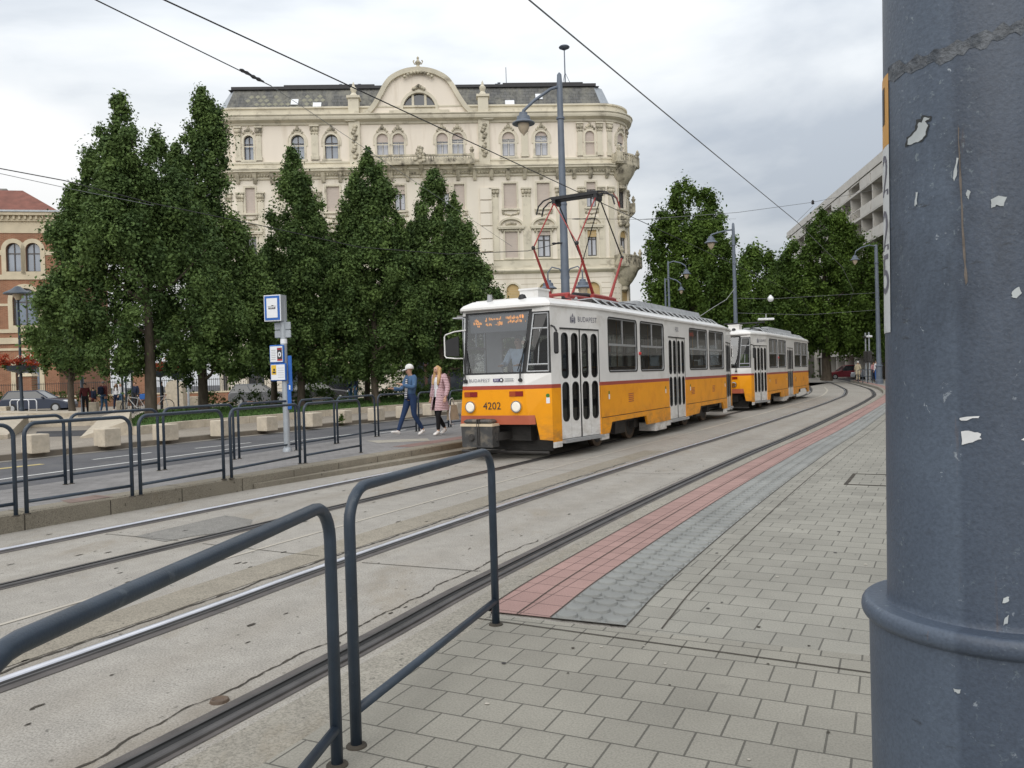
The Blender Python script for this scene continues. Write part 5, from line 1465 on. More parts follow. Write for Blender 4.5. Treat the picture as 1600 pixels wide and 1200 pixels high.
def brick_house():
    a = atY(76, 350, 66); root = thing('brick_building', 'red brick building with cream stone bands, round-headed windows and red tiled roof', 'building', (a.x, 66, 0), R(11))
    mb = MB(); wl = []
    X0, X1 = -16.0, .4
    ws_ = []
    for k in range(3):
        for dx in (-2.4, -.95): ws_.append((dx - .3 - k * 5.0, .56, 11.2, 13.55, 3))
        ws_.append((-1.95 - k * 5.0, .95, 6.8, 9.85, 2)); ws_.append((-1.95 - k * 5.0, .9, 1.5, 4.2, 1))
    for fl, z0, z1 in ((3, 10.2, 16.0), (2, 5.6, 10.2), (1, 0, 5.6)):
        w_ = sorted(q for q in ws_ if q[4] == fl)
        cuts = [X0] + [(p[0] + q[0]) / 2 for p, q in zip(w_, w_[1:])] + [X1]
        for (u, hw, za, zb, _), c0, c1 in zip(w_, cuts, cuts[1:]):
            holed(mb, (c0, c1, z0, z1), arched(u - hw, u + hw, za, zb, 10), lambda x, z, d=0: (x, d, z), .35, 0, 0)
    mb.quad((X1, 0, 0), (X1, 14, 0), (X1, 14, 16), (X1, 0, 16), 0)
    mb.build('wall', [M['brick']], root, fix=False)
    tb = MB()
    for z0, z1, o in ((14.35, 15.3, .06), (15.3, 15.75, .2), (15.75, 16.1, .5), (10.55, 10.95, .1), (9.2, 9.28, .0), (5.3, 5.8, .14), (4.75, 4.95, .08), (12.55, 12.95, .04), (8.4, 8.6, .04), (6.2, 6.5, .1)):
        if o <= 0: continue
        if z0 in (12.55, 8.4):
            u = X0
            for w_ in sorted(q for q in ws_ if q[4] == (3 if z0 > 10 else 2)):
                tb.box(u, w_[0] - w_[1] - .3, -o, .02, z0, z1); u = w_[0] + w_[1] + .3
            tb.box(u, X1 + .02, -o, .02, z0, z1)
        else: tb.box(X0, X1 + o, -o, .02, z0, z1)
    for k in range(40): tb.box(X0 + k * .42, X0 + k * .42 + .16, -.36, -.0, 15.45, 15.74)
    for u, hw, za, zb, fl in ws_:
        ringband(tb, arched(u - hw, u + hw, za, zb, 10), .34, lambda x, z, d=0: (x, d, z), -.09, .0)
    tb.build('stone_band', M['cream_stone'], root)
    for u, hw, za, zb, fl in ws_:
        w_ = MB(); o_ = arched(u - hw, u + hw, za, zb, 10)
        ringband(w_, [(u + (x - u) * .86, (za + zb) / 2 + (z - (za + zb) / 2) * .95) for x, z in o_], .1, lambda x, z, d=0: (x, d + .2, z), 0, .06)
        w_.box(u - .04, u + .04, .19, .27, za, zb - .1); w_.box(u - hw, u + hw, .192, .268, za + (zb - za) * .62, za + (zb - za) * .62 + .08)
        f_ = w_.build('window', M['sash'], root); g = MB(); g.poly([(x, .25, z) for x, z in o_]); g.build('pane', M['pane_sky'], f_, fix=False)
    r_ = MB(); r_.quad((X0, -.45, 16.1), (X1 + .5, -.45, 16.1), (X1 - 3.5, 3.4, 18.6), (X0, 3.4, 18.6)); r_.quad((X1 + .5, -.45, 16.1), (X1 + .5, 14, 16.1), (X1 - 3.5, 10, 18.6), (X1 - 3.5, 3.4, 18.6)); r_.quad((X0, 3.4, 18.6), (X1 - 3.5, 3.4, 18.6), (X1 - 3.5, 10, 18.6), (X0, 10, 18.6), 0)
    r_.build('roof', M['red_roof'], root, fix=False)
    g = MB(); g.box(X0, X1 + .55, -.6, -.45, 16.0, 16.14); g.build('gutter', M['zinc'], root)
    g = MB(); g.quad((X0, 6, 18.5), (X1 - 5.0, 6, 18.5), (X1 - 6.5, 8, 19.8), (X0, 8, 19.8)); g.quad((X1 - 5.0, 6, 18.5), (X1 - 5, 10, 18.5), (X1 - 6.5, 8, 19.8), (X1 - 6.5, 8, 19.8)) if False else None
    g.build('upper_roof', M['slate'], root, fix=False)
brick_house()

# ---------------------------------------------------------------- modern balcony block on the right
M['panel_grey'] = mat('grey_panels', (0.60, 0.575, 0.53), .8, .07, .3, .1, 20, dirt=((0.45, 0.42, 0.37), .8, .5, .85))
M['loggia'] = mat('loggia_brown', (0.17, 0.12, 0.085), .8, .15, 1)
def block():
    hd = math.atan(.1405)
    root = thing('balcony_block', 'pale modern apartment block with rows of deep balconies, seen past trees at the right edge', 'building', (37.0 + .0, 80, 0), -hd)
    L0, L1, LN, H = -1.8, 44, -78, 21.4                 # local y along the street, face at x = 0 looking towards -x
    mb = MB()
    mb.box(1.8, 14, LN, L1, 0, H); mb.box(-.05, 14, LN - .4, L1 + .3, H, H + .9); mb.box(-.05, 1.8, L0 - .5, L0 + .0, 0, H)
    for f in range(1, 8):
        z = f * 2.9
        mb.box(0, 1.8, L0, L1, z - .25, z + .0); mb.box(0, 1.8, LN, L0 - .5, z - .25, z + .0); mb.box(0, .1, LN, L0 - .5, z + .0, z + .9)
    for k in range(0, 12): mb.box(.15, 1.8, L0 + 3.9 * k - .1, L0 + 3.9 * k + .1, 0, H) if k else None
    mb.build('wall', M['panel_grey'], root)
    for f in range(2, 8):
        z = f * 2.9
        for k in range(11):
            y = L0 + 3.9 * k
            p = MB(); p.box(-.02, .1, y + .14, y + 3.76, z - .1, z + .95) if (k % 3 != 2) else p.box(-.02, .06, y + .14, y + 3.76, z + .85, z + .95)
            p.build('balcony_parapet', M['panel_grey'], root)
            if f >= 4:
                w_ = MB(); w_.box(1.7, 1.79, y + .5, y + 1.5, z + .05, z + 2.2, 0); w_.box(1.7, 1.79, y + 1.7, y + 3.3, z + .9, z + 2.2, 0); w_.box(1.66, 1.72, y + 2.46, y + 2.54, z + .9, z + 2.2, 1)
                w_.build('window', [M['pane_dark'], M['sash_white']], root)
                d = MB(); d.quad((1.78, y + .12, z), (1.78, y + 3.78, z), (1.78, y + 3.78, z + 2.6), (1.78, y + .12, z + 2.6)); d.build('loggia_wall', M['loggia'], root, fix=False)
block()
# ================================================================ TREES, HEDGES, LAWN
def leaf_mat(name, c, var=.35):
    m, t, p = _mat(name)
    a = N(t, 'ShaderNodeVertexColor', layer_name='tone')
    cc = mixc(t, a.outputs[0], sc(c, 1 - var), (c[0] * (1 + var * 1.5), c[1] * (1 + var), c[2] * (1 + var * .5)))
    t.links.new(cc, p.inputs['Base Color'])
    p.inputs['Roughness'].default_value = .62; p.inputs['Specular IOR Level'].default_value = .16
    tr = N(t, 'ShaderNodeBsdfTranslucent'); t.links.new(cc, tr.inputs[0])
    mx_ = N(t, 'ShaderNodeMixShader', {0: .22}); t.links.new(p.outputs[0], mx_.inputs[1]); t.links.new(tr.outputs[0], mx_.inputs[2])
    t.links.new(mx_.outputs[0], t.nodes['Material Output'].inputs[0])
    return m
M['leaf'] = leaf_mat('oak_leaf', (0.092, 0.156, 0.052))
M['leaf_right'] = leaf_mat('plane_leaf', (0.074, 0.134, 0.028))
M['leaf_hedge'] = leaf_mat('hedge_leaf', (0.045, 0.085, 0.02))
M['flower_red'] = leaf_mat('geranium_red', (0.31, 0.055, 0.025), .4)

def leaf_mesh(name, cen, rad, tone, per, size, seed, mat_, parent, up=.35):
    """small pointed leaves scattered over the shells of many clumps"""
    rg = np.random.default_rng(seed)
    cen, rad, tone = np.asarray(cen, float), np.asarray(rad, float), np.asarray(tone, float)
    k = np.repeat(np.arange(len(cen)), per)
    n = len(k)
    d = rg.normal(size=(n, 3)); d /= np.linalg.norm(d, axis=1)[:, None]
    r = np.clip(np.abs(rg.normal(0, .62, n)) + .12, 0, 1.65)
    pos = cen[k] + d * r[:, None] * rad[k]
    nor = d * .8 + rg.normal(size=(n, 3)) * .55 + np.array([0, 0, up]); nor /= np.linalg.norm(nor, axis=1)[:, None]
    a = np.cross(nor, rg.normal(size=(n, 3))); a /= np.linalg.norm(a, axis=1)[:, None]
    b = np.cross(nor, a)
    s = size * rg.uniform(.6, 1.35, n)[:, None]
    v = np.empty((n, 4, 3))
    v[:, 0] = pos - a * s * .6; v[:, 1] = pos + b * s * .36 + nor * s * .06; v[:, 2] = pos + a * s * .6; v[:, 3] = pos - b * s * .36 + nor * s * .06
    me = bpy.data.meshes.new(name)
    me.vertices.add(n * 4); me.vertices.foreach_set('co', v.reshape(-1).astype(np.float32))
    me.loops.add(n * 4); me.loops.foreach_set('vertex_index', np.arange(n * 4, dtype=np.int32))
    me.polygons.add(n); me.polygons.foreach_set('loop_start', np.arange(0, n * 4, 4, dtype=np.int32))
    try: me.polygons.foreach_set('loop_total', np.full(n, 4, dtype=np.int32))
    except Exception: pass
    me.update(calc_edges=True)
    ca = me.color_attributes.new('tone', 'FLOAT_COLOR', 'POINT')
    t = np.clip(tone[k] + rg.normal(size=n) * .09, 0, 1)
    cc = np.ones((n, 4, 4), np.float32); cc[:, :, :3] = t[:, None, None]
    ca.data.foreach_set('color', cc.reshape(-1))
    me.materials.append(mat_)
    o = bpy.data.objects.new(name, me); col.objects.link(o)
    if parent is not None: o.parent = parent
    return o

def grow(root, H, base, lobes, seed, n_cl, per, size, mat_, trunk_r=.16, cl=(.36, .64), limbs=14, lean=(0, 0), hollow=.35, rnd_=.75, lift=0.0, shoots=True, fat=1.0, drop=0.0):
    """a tapered trunk with limbs and a crown; lobes = [(x, y, z0, z1, radius, sharpness)] vertical spindles that make up the crown"""
    rr = random.Random(seed)
    cen, rad, tone = [], [], []
    lobes = [(a, b_, c, d - drop, e_ * fat, f) for a, b_, c, d, e_, f in lobes]
    wts = [(l[3] - l[2]) * l[4] ** 1.4 for l in lobes]
    tot = sum(wts)
    for (x, y, z0, z1, r, sh), w_ in zip(lobes, wts):
        z0 = max(z0, lift) if z1 > lift + 2 else z0 + lift * .5
        for _ in range(max(3, int(n_cl * w_ / tot))):
            f = rr.random() ** .9
            prof = (math.sin(PI * min(1, (f * .92 + .08)) ** sh)) ** rnd_
            rm = r * prof
            a = rr.uniform(0, 2 * PI); q = (hollow + (1 - hollow) * rr.random()) ** .6
            c_r = rr.uniform(*cl) * (.5 + .5 * prof)
            out_ = rr.random() < .30
            rho = max(0, rm * q - c_r * .35) + (rr.uniform(.05, .5) * min(1.2, r / 1.5) * prof if out_ else 0)
            c_r *= rr.uniform(.5, .8) if out_ else rr.uniform(.75, 1.1)
            cen.append((x + rho * math.cos(a), y + rho * math.sin(a), z0 + f * (z1 - z0) + rr.uniform(-.2, .2)))
            rad.append((c_r * rr.uniform(.7, 1.1), c_r * rr.uniform(.7, 1.1), c_r * rr.uniform(.8, 1.7)))
            tone.append(min(1, max(0, rr.gauss(.42, .32))))
        bul = [rr.random() for _ in range(10)]
        for q in range(int((z1 - z0) * .42 / .22) if shoots else 0):          # a dense leading shoot up the axis of each spindle
            f = q * .22 / ((z1 - z0) * .42); zz = z1 - (1 - f) * (z1 - z0) * .42
            rm = ((r * .56) * (1 - f) ** .65 + .14) * (.42 + 1.1 * bul[int(f * 9)])
            if f < .8 and rr.random() < .30: continue
            for _ in range(2 if f < .7 else 1):
                a = rr.uniform(0, 2 * PI); rho = rm * rr.random() ** .5 * .9; c_r = (.20 + .26 * (1 - f)) * rr.uniform(.8, 1.2) * (cl[1] / .64)
                cen.append((x + rho * math.cos(a), y + rho * math.sin(a), zz)); rad.append((c_r, c_r, c_r * 1.35)); tone.append(min(1, max(0, rr.gauss(.42, .25))))
    leaf_mesh('crown', cen, rad, tone, per, size, seed, mat_, root)
    tb = MB()
    pts = [(lean[0] * f, lean[1] * f, H * .9 * f) for f in (0, .04, .12, .3, .5, .7, .88)]
    pts = [(p[0] + rr.uniform(-.05, .05), p[1] + rr.uniform(-.05, .05), p[2]) for p in pts]
    tb.tube(pts, trunk_r, 9, 0, [trunk_r * 1.45, trunk_r * 1.08, trunk_r, trunk_r * .8, trunk_r * .55, trunk_r * .3, .02])
    for k in range(limbs):
        c = cen[rr.randrange(len(cen))]
        zb = max(base * .7, min(c[2] - rr.uniform(.8, 2.0), H * .75))
        a = Vector((lean[0] * zb / H, lean[1] * zb / H, zb)); m_ = a.lerp(Vector(c), .5) + Vector((0, 0, -.25))
        r0 = trunk_r * (.55 - .35 * zb / H)
        tb.tube([a, m_, c], r0, 6, 0, [r0, r0 * .6, .012])
    tb.build('trunk', M['bark'], root, smooth=True)

def tree(label, x, y, H, lobes, seed, n_cl, per, size=.17, mat_='leaf', group=None, z=.25, base=2.0, cat='tree', name='oak_tree', **k):
    root = thing(name, label, cat, (x, y, z), 0, group)
    grow(root, H, base, lobes, seed, n_cl, per, size, M[mat_], **k)
    return root
_tree = tree
GL = 'trees on the square in front of the cream building'
def px_x(px, Y): return (px - 800) / FPX * Y
# trees on the lawn (trunk x from the photograph at their distance)
tree('tallest broad dark green tree, left in the row on the lawn, hiding the brick building', -13.2, 29.25, 12.0,
     [(-.75, 0, 1.0, 12.2, 1.35, .9), (-2.0, .3, 1.0, 10.2, 1.4, .95), (1.2, .2, 1.2, 9.0, 1.6, .95), (-2.7, 0, .9, 8.9, 1.25, 1.0), (2.0, .5, 1.3, 5.2, 1.4, 1.0), (-.6, -1.1, 1.3, 9.4, 1.5, .95), (-2.9, -.4, 1, 5.6, 1.2, .95), (.4, 0, 5.0, 10.7, 1.1, .9), (-1.4, 0, 6.5, 11.2, .8, .9), (-.9, .9, 1.5, 10.5, 1.6, .9)], 21, 430, 330, 0.105, group=GL, lift=1.9, trunk_r=.2, fat=1.08, drop=.35)
tree('tall twin-spired dark tree just right of the broadest tree on the lawn', -13.0, 33.6, 14.0,
     [(.35, 0, 1.2, 14.2, 1.3, .95), (-.9, .2, 1.2, 12.3, 1.25, .95), (1.4, .3, 1.3, 9.0, 1.55, .95), (.2, -.7, 1.3, 9.6, 1.5, .95), (1.9, 0, 1.4, 6.4, 1.5, 1.0), (.75, 0, 9.5, 13.7, .65, .9), (2.3, 0, 2.6, 7.2, .9, .9)], 22, 330, 320, 0.11, group=GL, lift=1.6, trunk_r=.19, fat=1.15, drop=.75)
tree('slender dark tree whose tip rises before the left windows of the cream building', -9.75, 37.0, 11.9,
     [(-.1, 0, 1.2, 12.2, 1.4, .95), (.6, .1, 1.2, 10.6, 1.2, .95), (-1.2, .2, 1.2, 8.2, 1.3, .95), (1.1, .1, 1.2, 8.8, 1.35, .95), (.2, -.6, 1.4, 9.0, 1.4, .95), (1.9, 0, 1.4, 6.0, 1.4, 1), (-2.0, 0, 1.4, 5.8, 1.3, 1)], 23, 270, 300, 0.115, group=GL, lift=1.5, trunk_r=.17, fat=1.15, drop=.2)
tree('dark tree in the middle of the cream building front, second from the tram', -6.5, 38.0, 12.0,
     [(.0, 0, 1.3, 12.1, 1.5, .95), (-.7, .1, 1.3, 11.2, 1.1, .95), (-1.1, .2, 1.3, 9.6, 1.25, .95), (1.2, .1, 1.3, 9.4, 1.3, .95), (.1, -.7, 1.4, 9.0, 1.5, .95), (1.6, 0, 1.4, 6.4, 1.3, 1), (-1.9, 0, 1.4, 6.2, 1.2, 1), (.55, 0, 7, 11.4, .8, .9)], 24, 290, 300, 0.12, group=GL, lift=1.5, trunk_r=.17, fat=1.15, drop=.2)
tree('dark tree nearest the tram, its branches over the cab roof', -3.5, 40.0, 11.5,
     [(-.1, 0, 1.5, 11.7, 1.6, .95), (.9, .1, 1.5, 10.4, 1.3, .95), (-.9, .1, 1.5, 10.2, 1.3, .95), (1.2, .2, 1.3, 9.0, 1.35, .95), (-1.3, .1, 1.3, 9.3, 1.2, .95), (2.3, -.2, 1.3, 6.9, 1.3, .95), (.2, -.7, 1.5, 8.5, 1.4, .95), (2.9, .2, 1.6, 5.2, 1.0, 1)], 25, 290, 300, 0.12, group=GL, lift=1.5, trunk_r=.17, fat=1.15, drop=.2)
tree('smaller dark tree at the far left, behind the street lamp with red flowers', -22.3, 40.5, 5.5,
     [(0, 0, 1.6, 6.4, 1.5, 1), (-1.0, .2, 1.6, 5.0, 1.2, 1), (1.2, 0, 1.7, 5.2, 1.3, 1)], 26, 90, 260, .13, group=GL, lift=2.2, trunk_r=.16)
tree('dark tree filling the gap behind the two left trees', -12.2, 41.0, 7.5, [(0, 0, 1.6, 8.0, 2.2, 1), (1.8, .2, 1.6, 6.5, 1.6, 1), (-2.0, .2, 1.6, 6.5, 1.8, 1)], 27, 130, 200, .2, group=GL)
tree('low dark tree behind the trunks, between the sign and the two women', -8.0, 44.0, 6.5, [(0, 0, 1.9, 7.0, 2.0, 1), (2.2, .2, 2.0, 6.2, 1.7, 1), (4.4, .2, 2.0, 6.0, 1.6, 1)], 28, 130, 190, .2, group=GL)
# big planes on the right
GR = 'street trees behind the tram on the right'
tree('big rounded plane tree right of the cream building, tallest behind the tram', px_x(1085, 62), 62, 14.5,
     [(-.3, 0, 3.0, 15.7, 2.3, 1.0), (-1.9, .3, 3.0, 13.2, 2.0, 1.0), (1.9, .3, 3.0, 14.0, 2.0, 1.0), (-2.3, 0, 2.0, 9.0, 1.6, 1.0), (3.0, 0, 2.5, 9.4, 1.9, 1.0), (.3, -1.2, 3, 12.2, 2.4, 1), (-1.2, 0, 8, 14.4, 1.6, 1), (1.2, 0, 9, 15.0, 1.7, 1)], 31, 480, 210, .19, 'leaf_right', GR, name='plane_tree', rnd_=.42, shoots=False, trunk_r=.4, cl=(.5, .95))
tree('broad bright green plane tree in front of the balcony block', px_x(1292, 72), 72, 14.5,
     [(0, 0, 2.6, 14.9, 2.8, 1.0), (-2.4, .3, 2.4, 12.8, 2.3, 1.0), (2.5, .3, 2.4, 13.8, 2.4, 1.0), (-3.6, 0, 2.2, 9.6, 2.2, 1.0), (4.3, 0, 2.2, 11.0, 2.2, 1.0), (.3, -1.2, 2.6, 11.0, 2.8, 1), (1.3, 0, 8, 15.0, 1.6, 1)], 32, 560, 200, .21, 'leaf_right', GR, name='plane_tree', rnd_=.42, shoots=False, trunk_r=.4, cl=(.5, 1.0))
tree('lower green plane tree closing the street between the two big planes', px_x(1185, 92), 92, 13,
     [(0, 0, 2.6, 15.0, 3.2, 1.0), (-3.0, .3, 2.4, 13.0, 2.9, 1.0), (3.2, .3, 2.4, 13.2, 2.9, 1.0), (-5.5, 0, 2.2, 10.6, 2.6, 1.0), (.3, -1.2, 2.6, 11.0, 3.2, 1)], 33, 240, 260, .30, 'leaf_right', GR, name='plane_tree', rnd_=.42, shoots=False, trunk_r=.4, cl=(.8, 1.5))
tree('dark plane tree at the right edge beside the grey foreground pole', px_x(1385, 80), 80, 11.5,
     [(0, 0, 2.6, 13.0, 2.6, 1.0), (-2.4, .3, 2.4, 11.6, 2.4, 1.0), (2.5, .3, 2.4, 12.0, 2.4, 1.0), (.3, -1.2, 2.6, 9.5, 2.8, 1)], 34, 180, 260, .26, 'leaf_right', GR, name='plane_tree', rnd_=.42, shoots=False, trunk_r=.35, cl=(.7, 1.3))
tree('dark low tree behind the rear tram car, under the round plane tree', px_x(1050, 72), 72, 6.5,
     [(0, 0, 1.5, 8.6, 2.6, 1.0), (-2.4, .3, 1.4, 6.6, 1.8, 1.0), (2.6, .3, 1.5, 7.6, 2.4, 1.0), (5.0, 0, 1.5, 7.2, 2.3, 1)], 35, 160, 210, .26, 'leaf_right', GR, name='plane_tree', rnd_=.42, shoots=False, cl=(.6, 1.1))
tree('dark tree at the end of the street above the red car', px_x(1300, 112), 112, 10,
     [(0, 0, 2.4, 12.0, 3.6, 1.0), (-5.4, .3, 2.4, 11.0, 3.4, 1.0), (5.5, .3, 2.4, 11.5, 3.4, 1.0), (9.5, 0, 2.6, 11.0, 3, 1), (-9.5, 0, 2.4, 10, 3, 1)], 36, 210, 190, .42, 'leaf_right', GR, name='plane_tree', rnd_=.42, shoots=False, cl=(.9, 1.6))
# hedges
def hedge(label, a, c, h, w_, seed, base_z=.2):
    a, c = Vector(a), Vector(c); root = thing('hedge', label, 'hedge', (a.x, a.y, base_z))
    rr = random.Random(seed); L = (c - a).length; cen, rad, tone = [], [], []
    for _ in range(int(L * 9)):
        f = rr.random(); p = (c - a) * f; n = Vector((-(c - a).y, (c - a).x, 0)).normalized() * rr.uniform(-w_ / 2, w_ / 2)
        cen.append((p.x + n.x, p.y + n.y, rr.uniform(.15, h - .1))); rad.append((.26, .26, .22)); tone.append(rr.gauss(.45, .2))
    leaf_mesh('foliage', cen, rad, tone, 60, .09, seed, M['leaf_hedge'], root)
hedge('clipped green hedge behind the trunks, left of the stop sign', W(28, -33), W(36, -31), .95, 1.0, 41)
hedge('low green hedge behind the two men under the trees', W(36, -28.5), W(52, -27), .9, 1.0, 42)
hedge('dark shrubs added for shade under the crowns behind the stop sign', W(35, -33), W(48, -33), 1.9, 1.4, 45)  # added shrubs; their dark mass stands in for shade under the crowns
hedge('dark hedge along the railings behind the parked car', (-38, 57, 0), (-27, 58, 0), 1.3, 1.0, 43)
hedge('dark shrubbery at the end of the street beside the red car', (26, 100, 0), (40, 104, 0), 2.2, 2.0, 44, 0)

# lawn inside a low stone edging
st_ = lambda px, py: (at(px, py, .33).dot(SV), at(px, py, .33).dot(NV))
lawn_o = [st_(206, 655), st_(207, 668), (17.5, -21.55), (24, -21.6), (60, -21.8), (60, -33), (28, -33), st_(236, 640)]
b = MB(); b.poly([W(s, t, .33) for s, t in lawn_o]); lw = b.build('lawn', M['grass'])
lw['kind'] = 'stuff'
rg = np.random.default_rng(3)
n = 26000
sx, tx = rg.uniform(14.5, 48, n), rg.uniform(-32.5, -21.7, n)
ok = np.zeros(n, bool)
for (xa, ya), (xb, yb) in zip(lawn_o, lawn_o[1:] + lawn_o[:1]):
    c_ = (ya > tx) != (yb > tx); ok ^= c_ & (sx < (xb - xa) * (tx - ya) / ((yb - ya) or 1e-9) + xa)
sx, tx = sx[ok], tx[ok]; n = len(sx)
base_ = np.stack([sx * SV.x + tx * NV.x, sx * SV.y + tx * NV.y, np.full(n, .325)], 1)
an = rg.uniform(0, 2 * PI, n); ww = rg.uniform(.02, .05, n); hh = rg.uniform(.05, .13, n)
v = np.empty((n, 3, 3)); off_ = np.stack([np.cos(an) * ww, np.sin(an) * ww, np.zeros(n)], 1)
v[:, 0] = base_ - off_; v[:, 1] = base_ + off_; v[:, 2] = base_ + np.stack([rg.normal(size=n) * .03, rg.normal(size=n) * .03, hh], 1)
me = bpy.data.meshes.new('grass'); me.vertices.add(n * 3); me.vertices.foreach_set('co', v.reshape(-1).astype(np.float32)); me.loops.add(n * 3); me.loops.foreach_set('vertex_index', np.arange(n * 3, dtype=np.int32))
me.polygons.add(n); me.polygons.foreach_set('loop_start', np.arange(0, n * 3, 3, dtype=np.int32)); me.update(calc_edges=True); me.materials.append(M['grass'])
go = bpy.data.objects.new('grass', me); col.objects.link(go); go['kind'] = 'stuff'
b = MB()
ed = lawn_o[-1:] + lawn_o[:5]
for (s0, t0), (s1, t1) in zip(ed, ed[1:]):
    a, c = W(s0, t0), W(s1, t1); nn = (c - a).normalized(); nn = Vector((nn.y, -nn.x, 0)) * -.22
    nn = -nn
    k = max(1, int((c - a).length / 1.1))
    for i in range(k):
        p, q = a.lerp(c, i / k), a.lerp(c, (i + .985) / k)
        b.add([p, q, q + nn, p + nn, p + Vector((0, 0, .36)), q + Vector((0, 0, .36)), q + nn + Vector((0, 0, .36)), p + nn + Vector((0, 0, .36))], ((3, 2, 1, 0), (4, 5, 6, 7), (0, 1, 5, 4), (1, 2, 6, 5), (2, 3, 7, 6), (3, 0, 4, 7)))
eo = b.build('lawn_edging', M['stone']); tag(eo, 'low pale stone edging along the front of the lawn', 'kerb')
# ================================================================ RAILINGS, LAMPS, SIGNS, WIRES
def railing(a, c, z, label, group, r=.0212, H=.95, lo=.13, left=True, right=True):
    """hoop railing: two posts and a top rail bent from one tube, with a low bar between"""
    a, c = Vector((a[0], a[1], z)), Vector((c[0], c[1], z))
    root = thing('hoop_railing', label, 'railing', a, 0, group)
    d = c - a; L = d.length; d = d / L
    rb = .13
    pts = [Vector((0, 0, 0)), Vector((0, 0, H - rb))]
    for k in range(1, 7):
        t = PI / 2 * k / 6; pts.append(d * (rb - rb * math.cos(t)) + Vector((0, 0, H - rb + rb * math.sin(t))))
    for k in range(0, 7):
        t = PI / 2 * k / 6; pts.append(d * (L - rb + rb * math.sin(t)) + Vector((0, 0, H - rb + rb * math.cos(t))))
    pts += [d * L]
    mb = MB(); mb.tube(pts, r, 14); mb.build('hoop', M['railing'], root, smooth='all')
    mb = MB(); mb.tube([d * .0 + Vector((0, 0, lo)), d * L + Vector((0, 0, lo))], r * .86, 12); mb.build('lower_bar', M['railing'], root, smooth='all')
    for p in (Vector((0, 0, 0)), d * L):
        mb = MB(); mb.lathe([(r * 1.9, -.002), (r * 1.75, .006), (r * 1.05, .010)], p.x, p.y, 14); mb.build('foot_collar', M['crack'], root)
    return root
A0, A1 = at(557, 1166, pz), at(775, 976, pz)
dd = (A1 - A0).normalized()
railing(A0, A1, pz, 'dark hoop railing on the near pavement, one foot at the start of the red strip', 'hoop railings on the near platform')
B1 = at(527, 1196, pz)
railing(B1 + Vector((-.217, -1.57, 0)), B1, pz, 'dark blue-grey hoop railing at the lower left, cut off by the edge of the photo', 'hoop railings on the near platform', H=.922)
GI = 'hoop railings along the island platform'
front = [((42, 803), (207, 776)), ((220, 774), (350, 749)), ((362, 747.5), (469, 725)), ((477, 724), (564, 707.5))]
names = ['leftmost full', 'second', 'third', 'last']
names = ['front-row island hoop railing, the first wholly in view', 'front-row island hoop railing, between the first whole one and the sign post', 'front-row island hoop railing in front of the stop sign post', 'front-row island hoop railing farthest right, closest to the two women']
p0 = at(42, 803, iz); p1 = at(207, 776, iz); d0 = (p1 - p0).normalized()
e1 = at(25, 806.5, iz)
railing(e1 - d0 * 1.3, e1, iz, 'front-row island hoop railing cut by the left edge of the photo', GI)
for (a, c), nm in zip(front, names): railing(at(*a, iz), at(*c, iz), iz, nm, GI)
rt = lambda s: -10.55 - (s - 6.7) * .075 if s < 12 else -10.95 - (min(s, 14.5) - 12) * .20
ends = [(5.05, 6.63), (6.72, 8.19), (8.30, 9.78), (9.90, 11.40), (11.52, 12.72), (12.84, 14.50), (14.62, 16.1), (16.22, 17.55), (17.66, 19.2), (19.3, 20.8), (20.9, 22.4)]
lab = ['cut by the left edge of the photo', 'second from the left edge', 'third from the left edge', 'just left of the stop sign post', 'right behind the stop sign post', 'right of the stop sign, before the grass', 'behind the woman in the denim jacket', 'behind the woman in the pink coat', 'half hidden by the tram front', 'hidden behind the tram cab', 'beyond the tram cab, seen past the pink coat']
for (s0, s1), l_ in zip(ends[:9], lab): railing(W(s0, rt(s0)), W(s1, rt(s1)), iz, 'back-row island hoop railing ' + l_, GI)

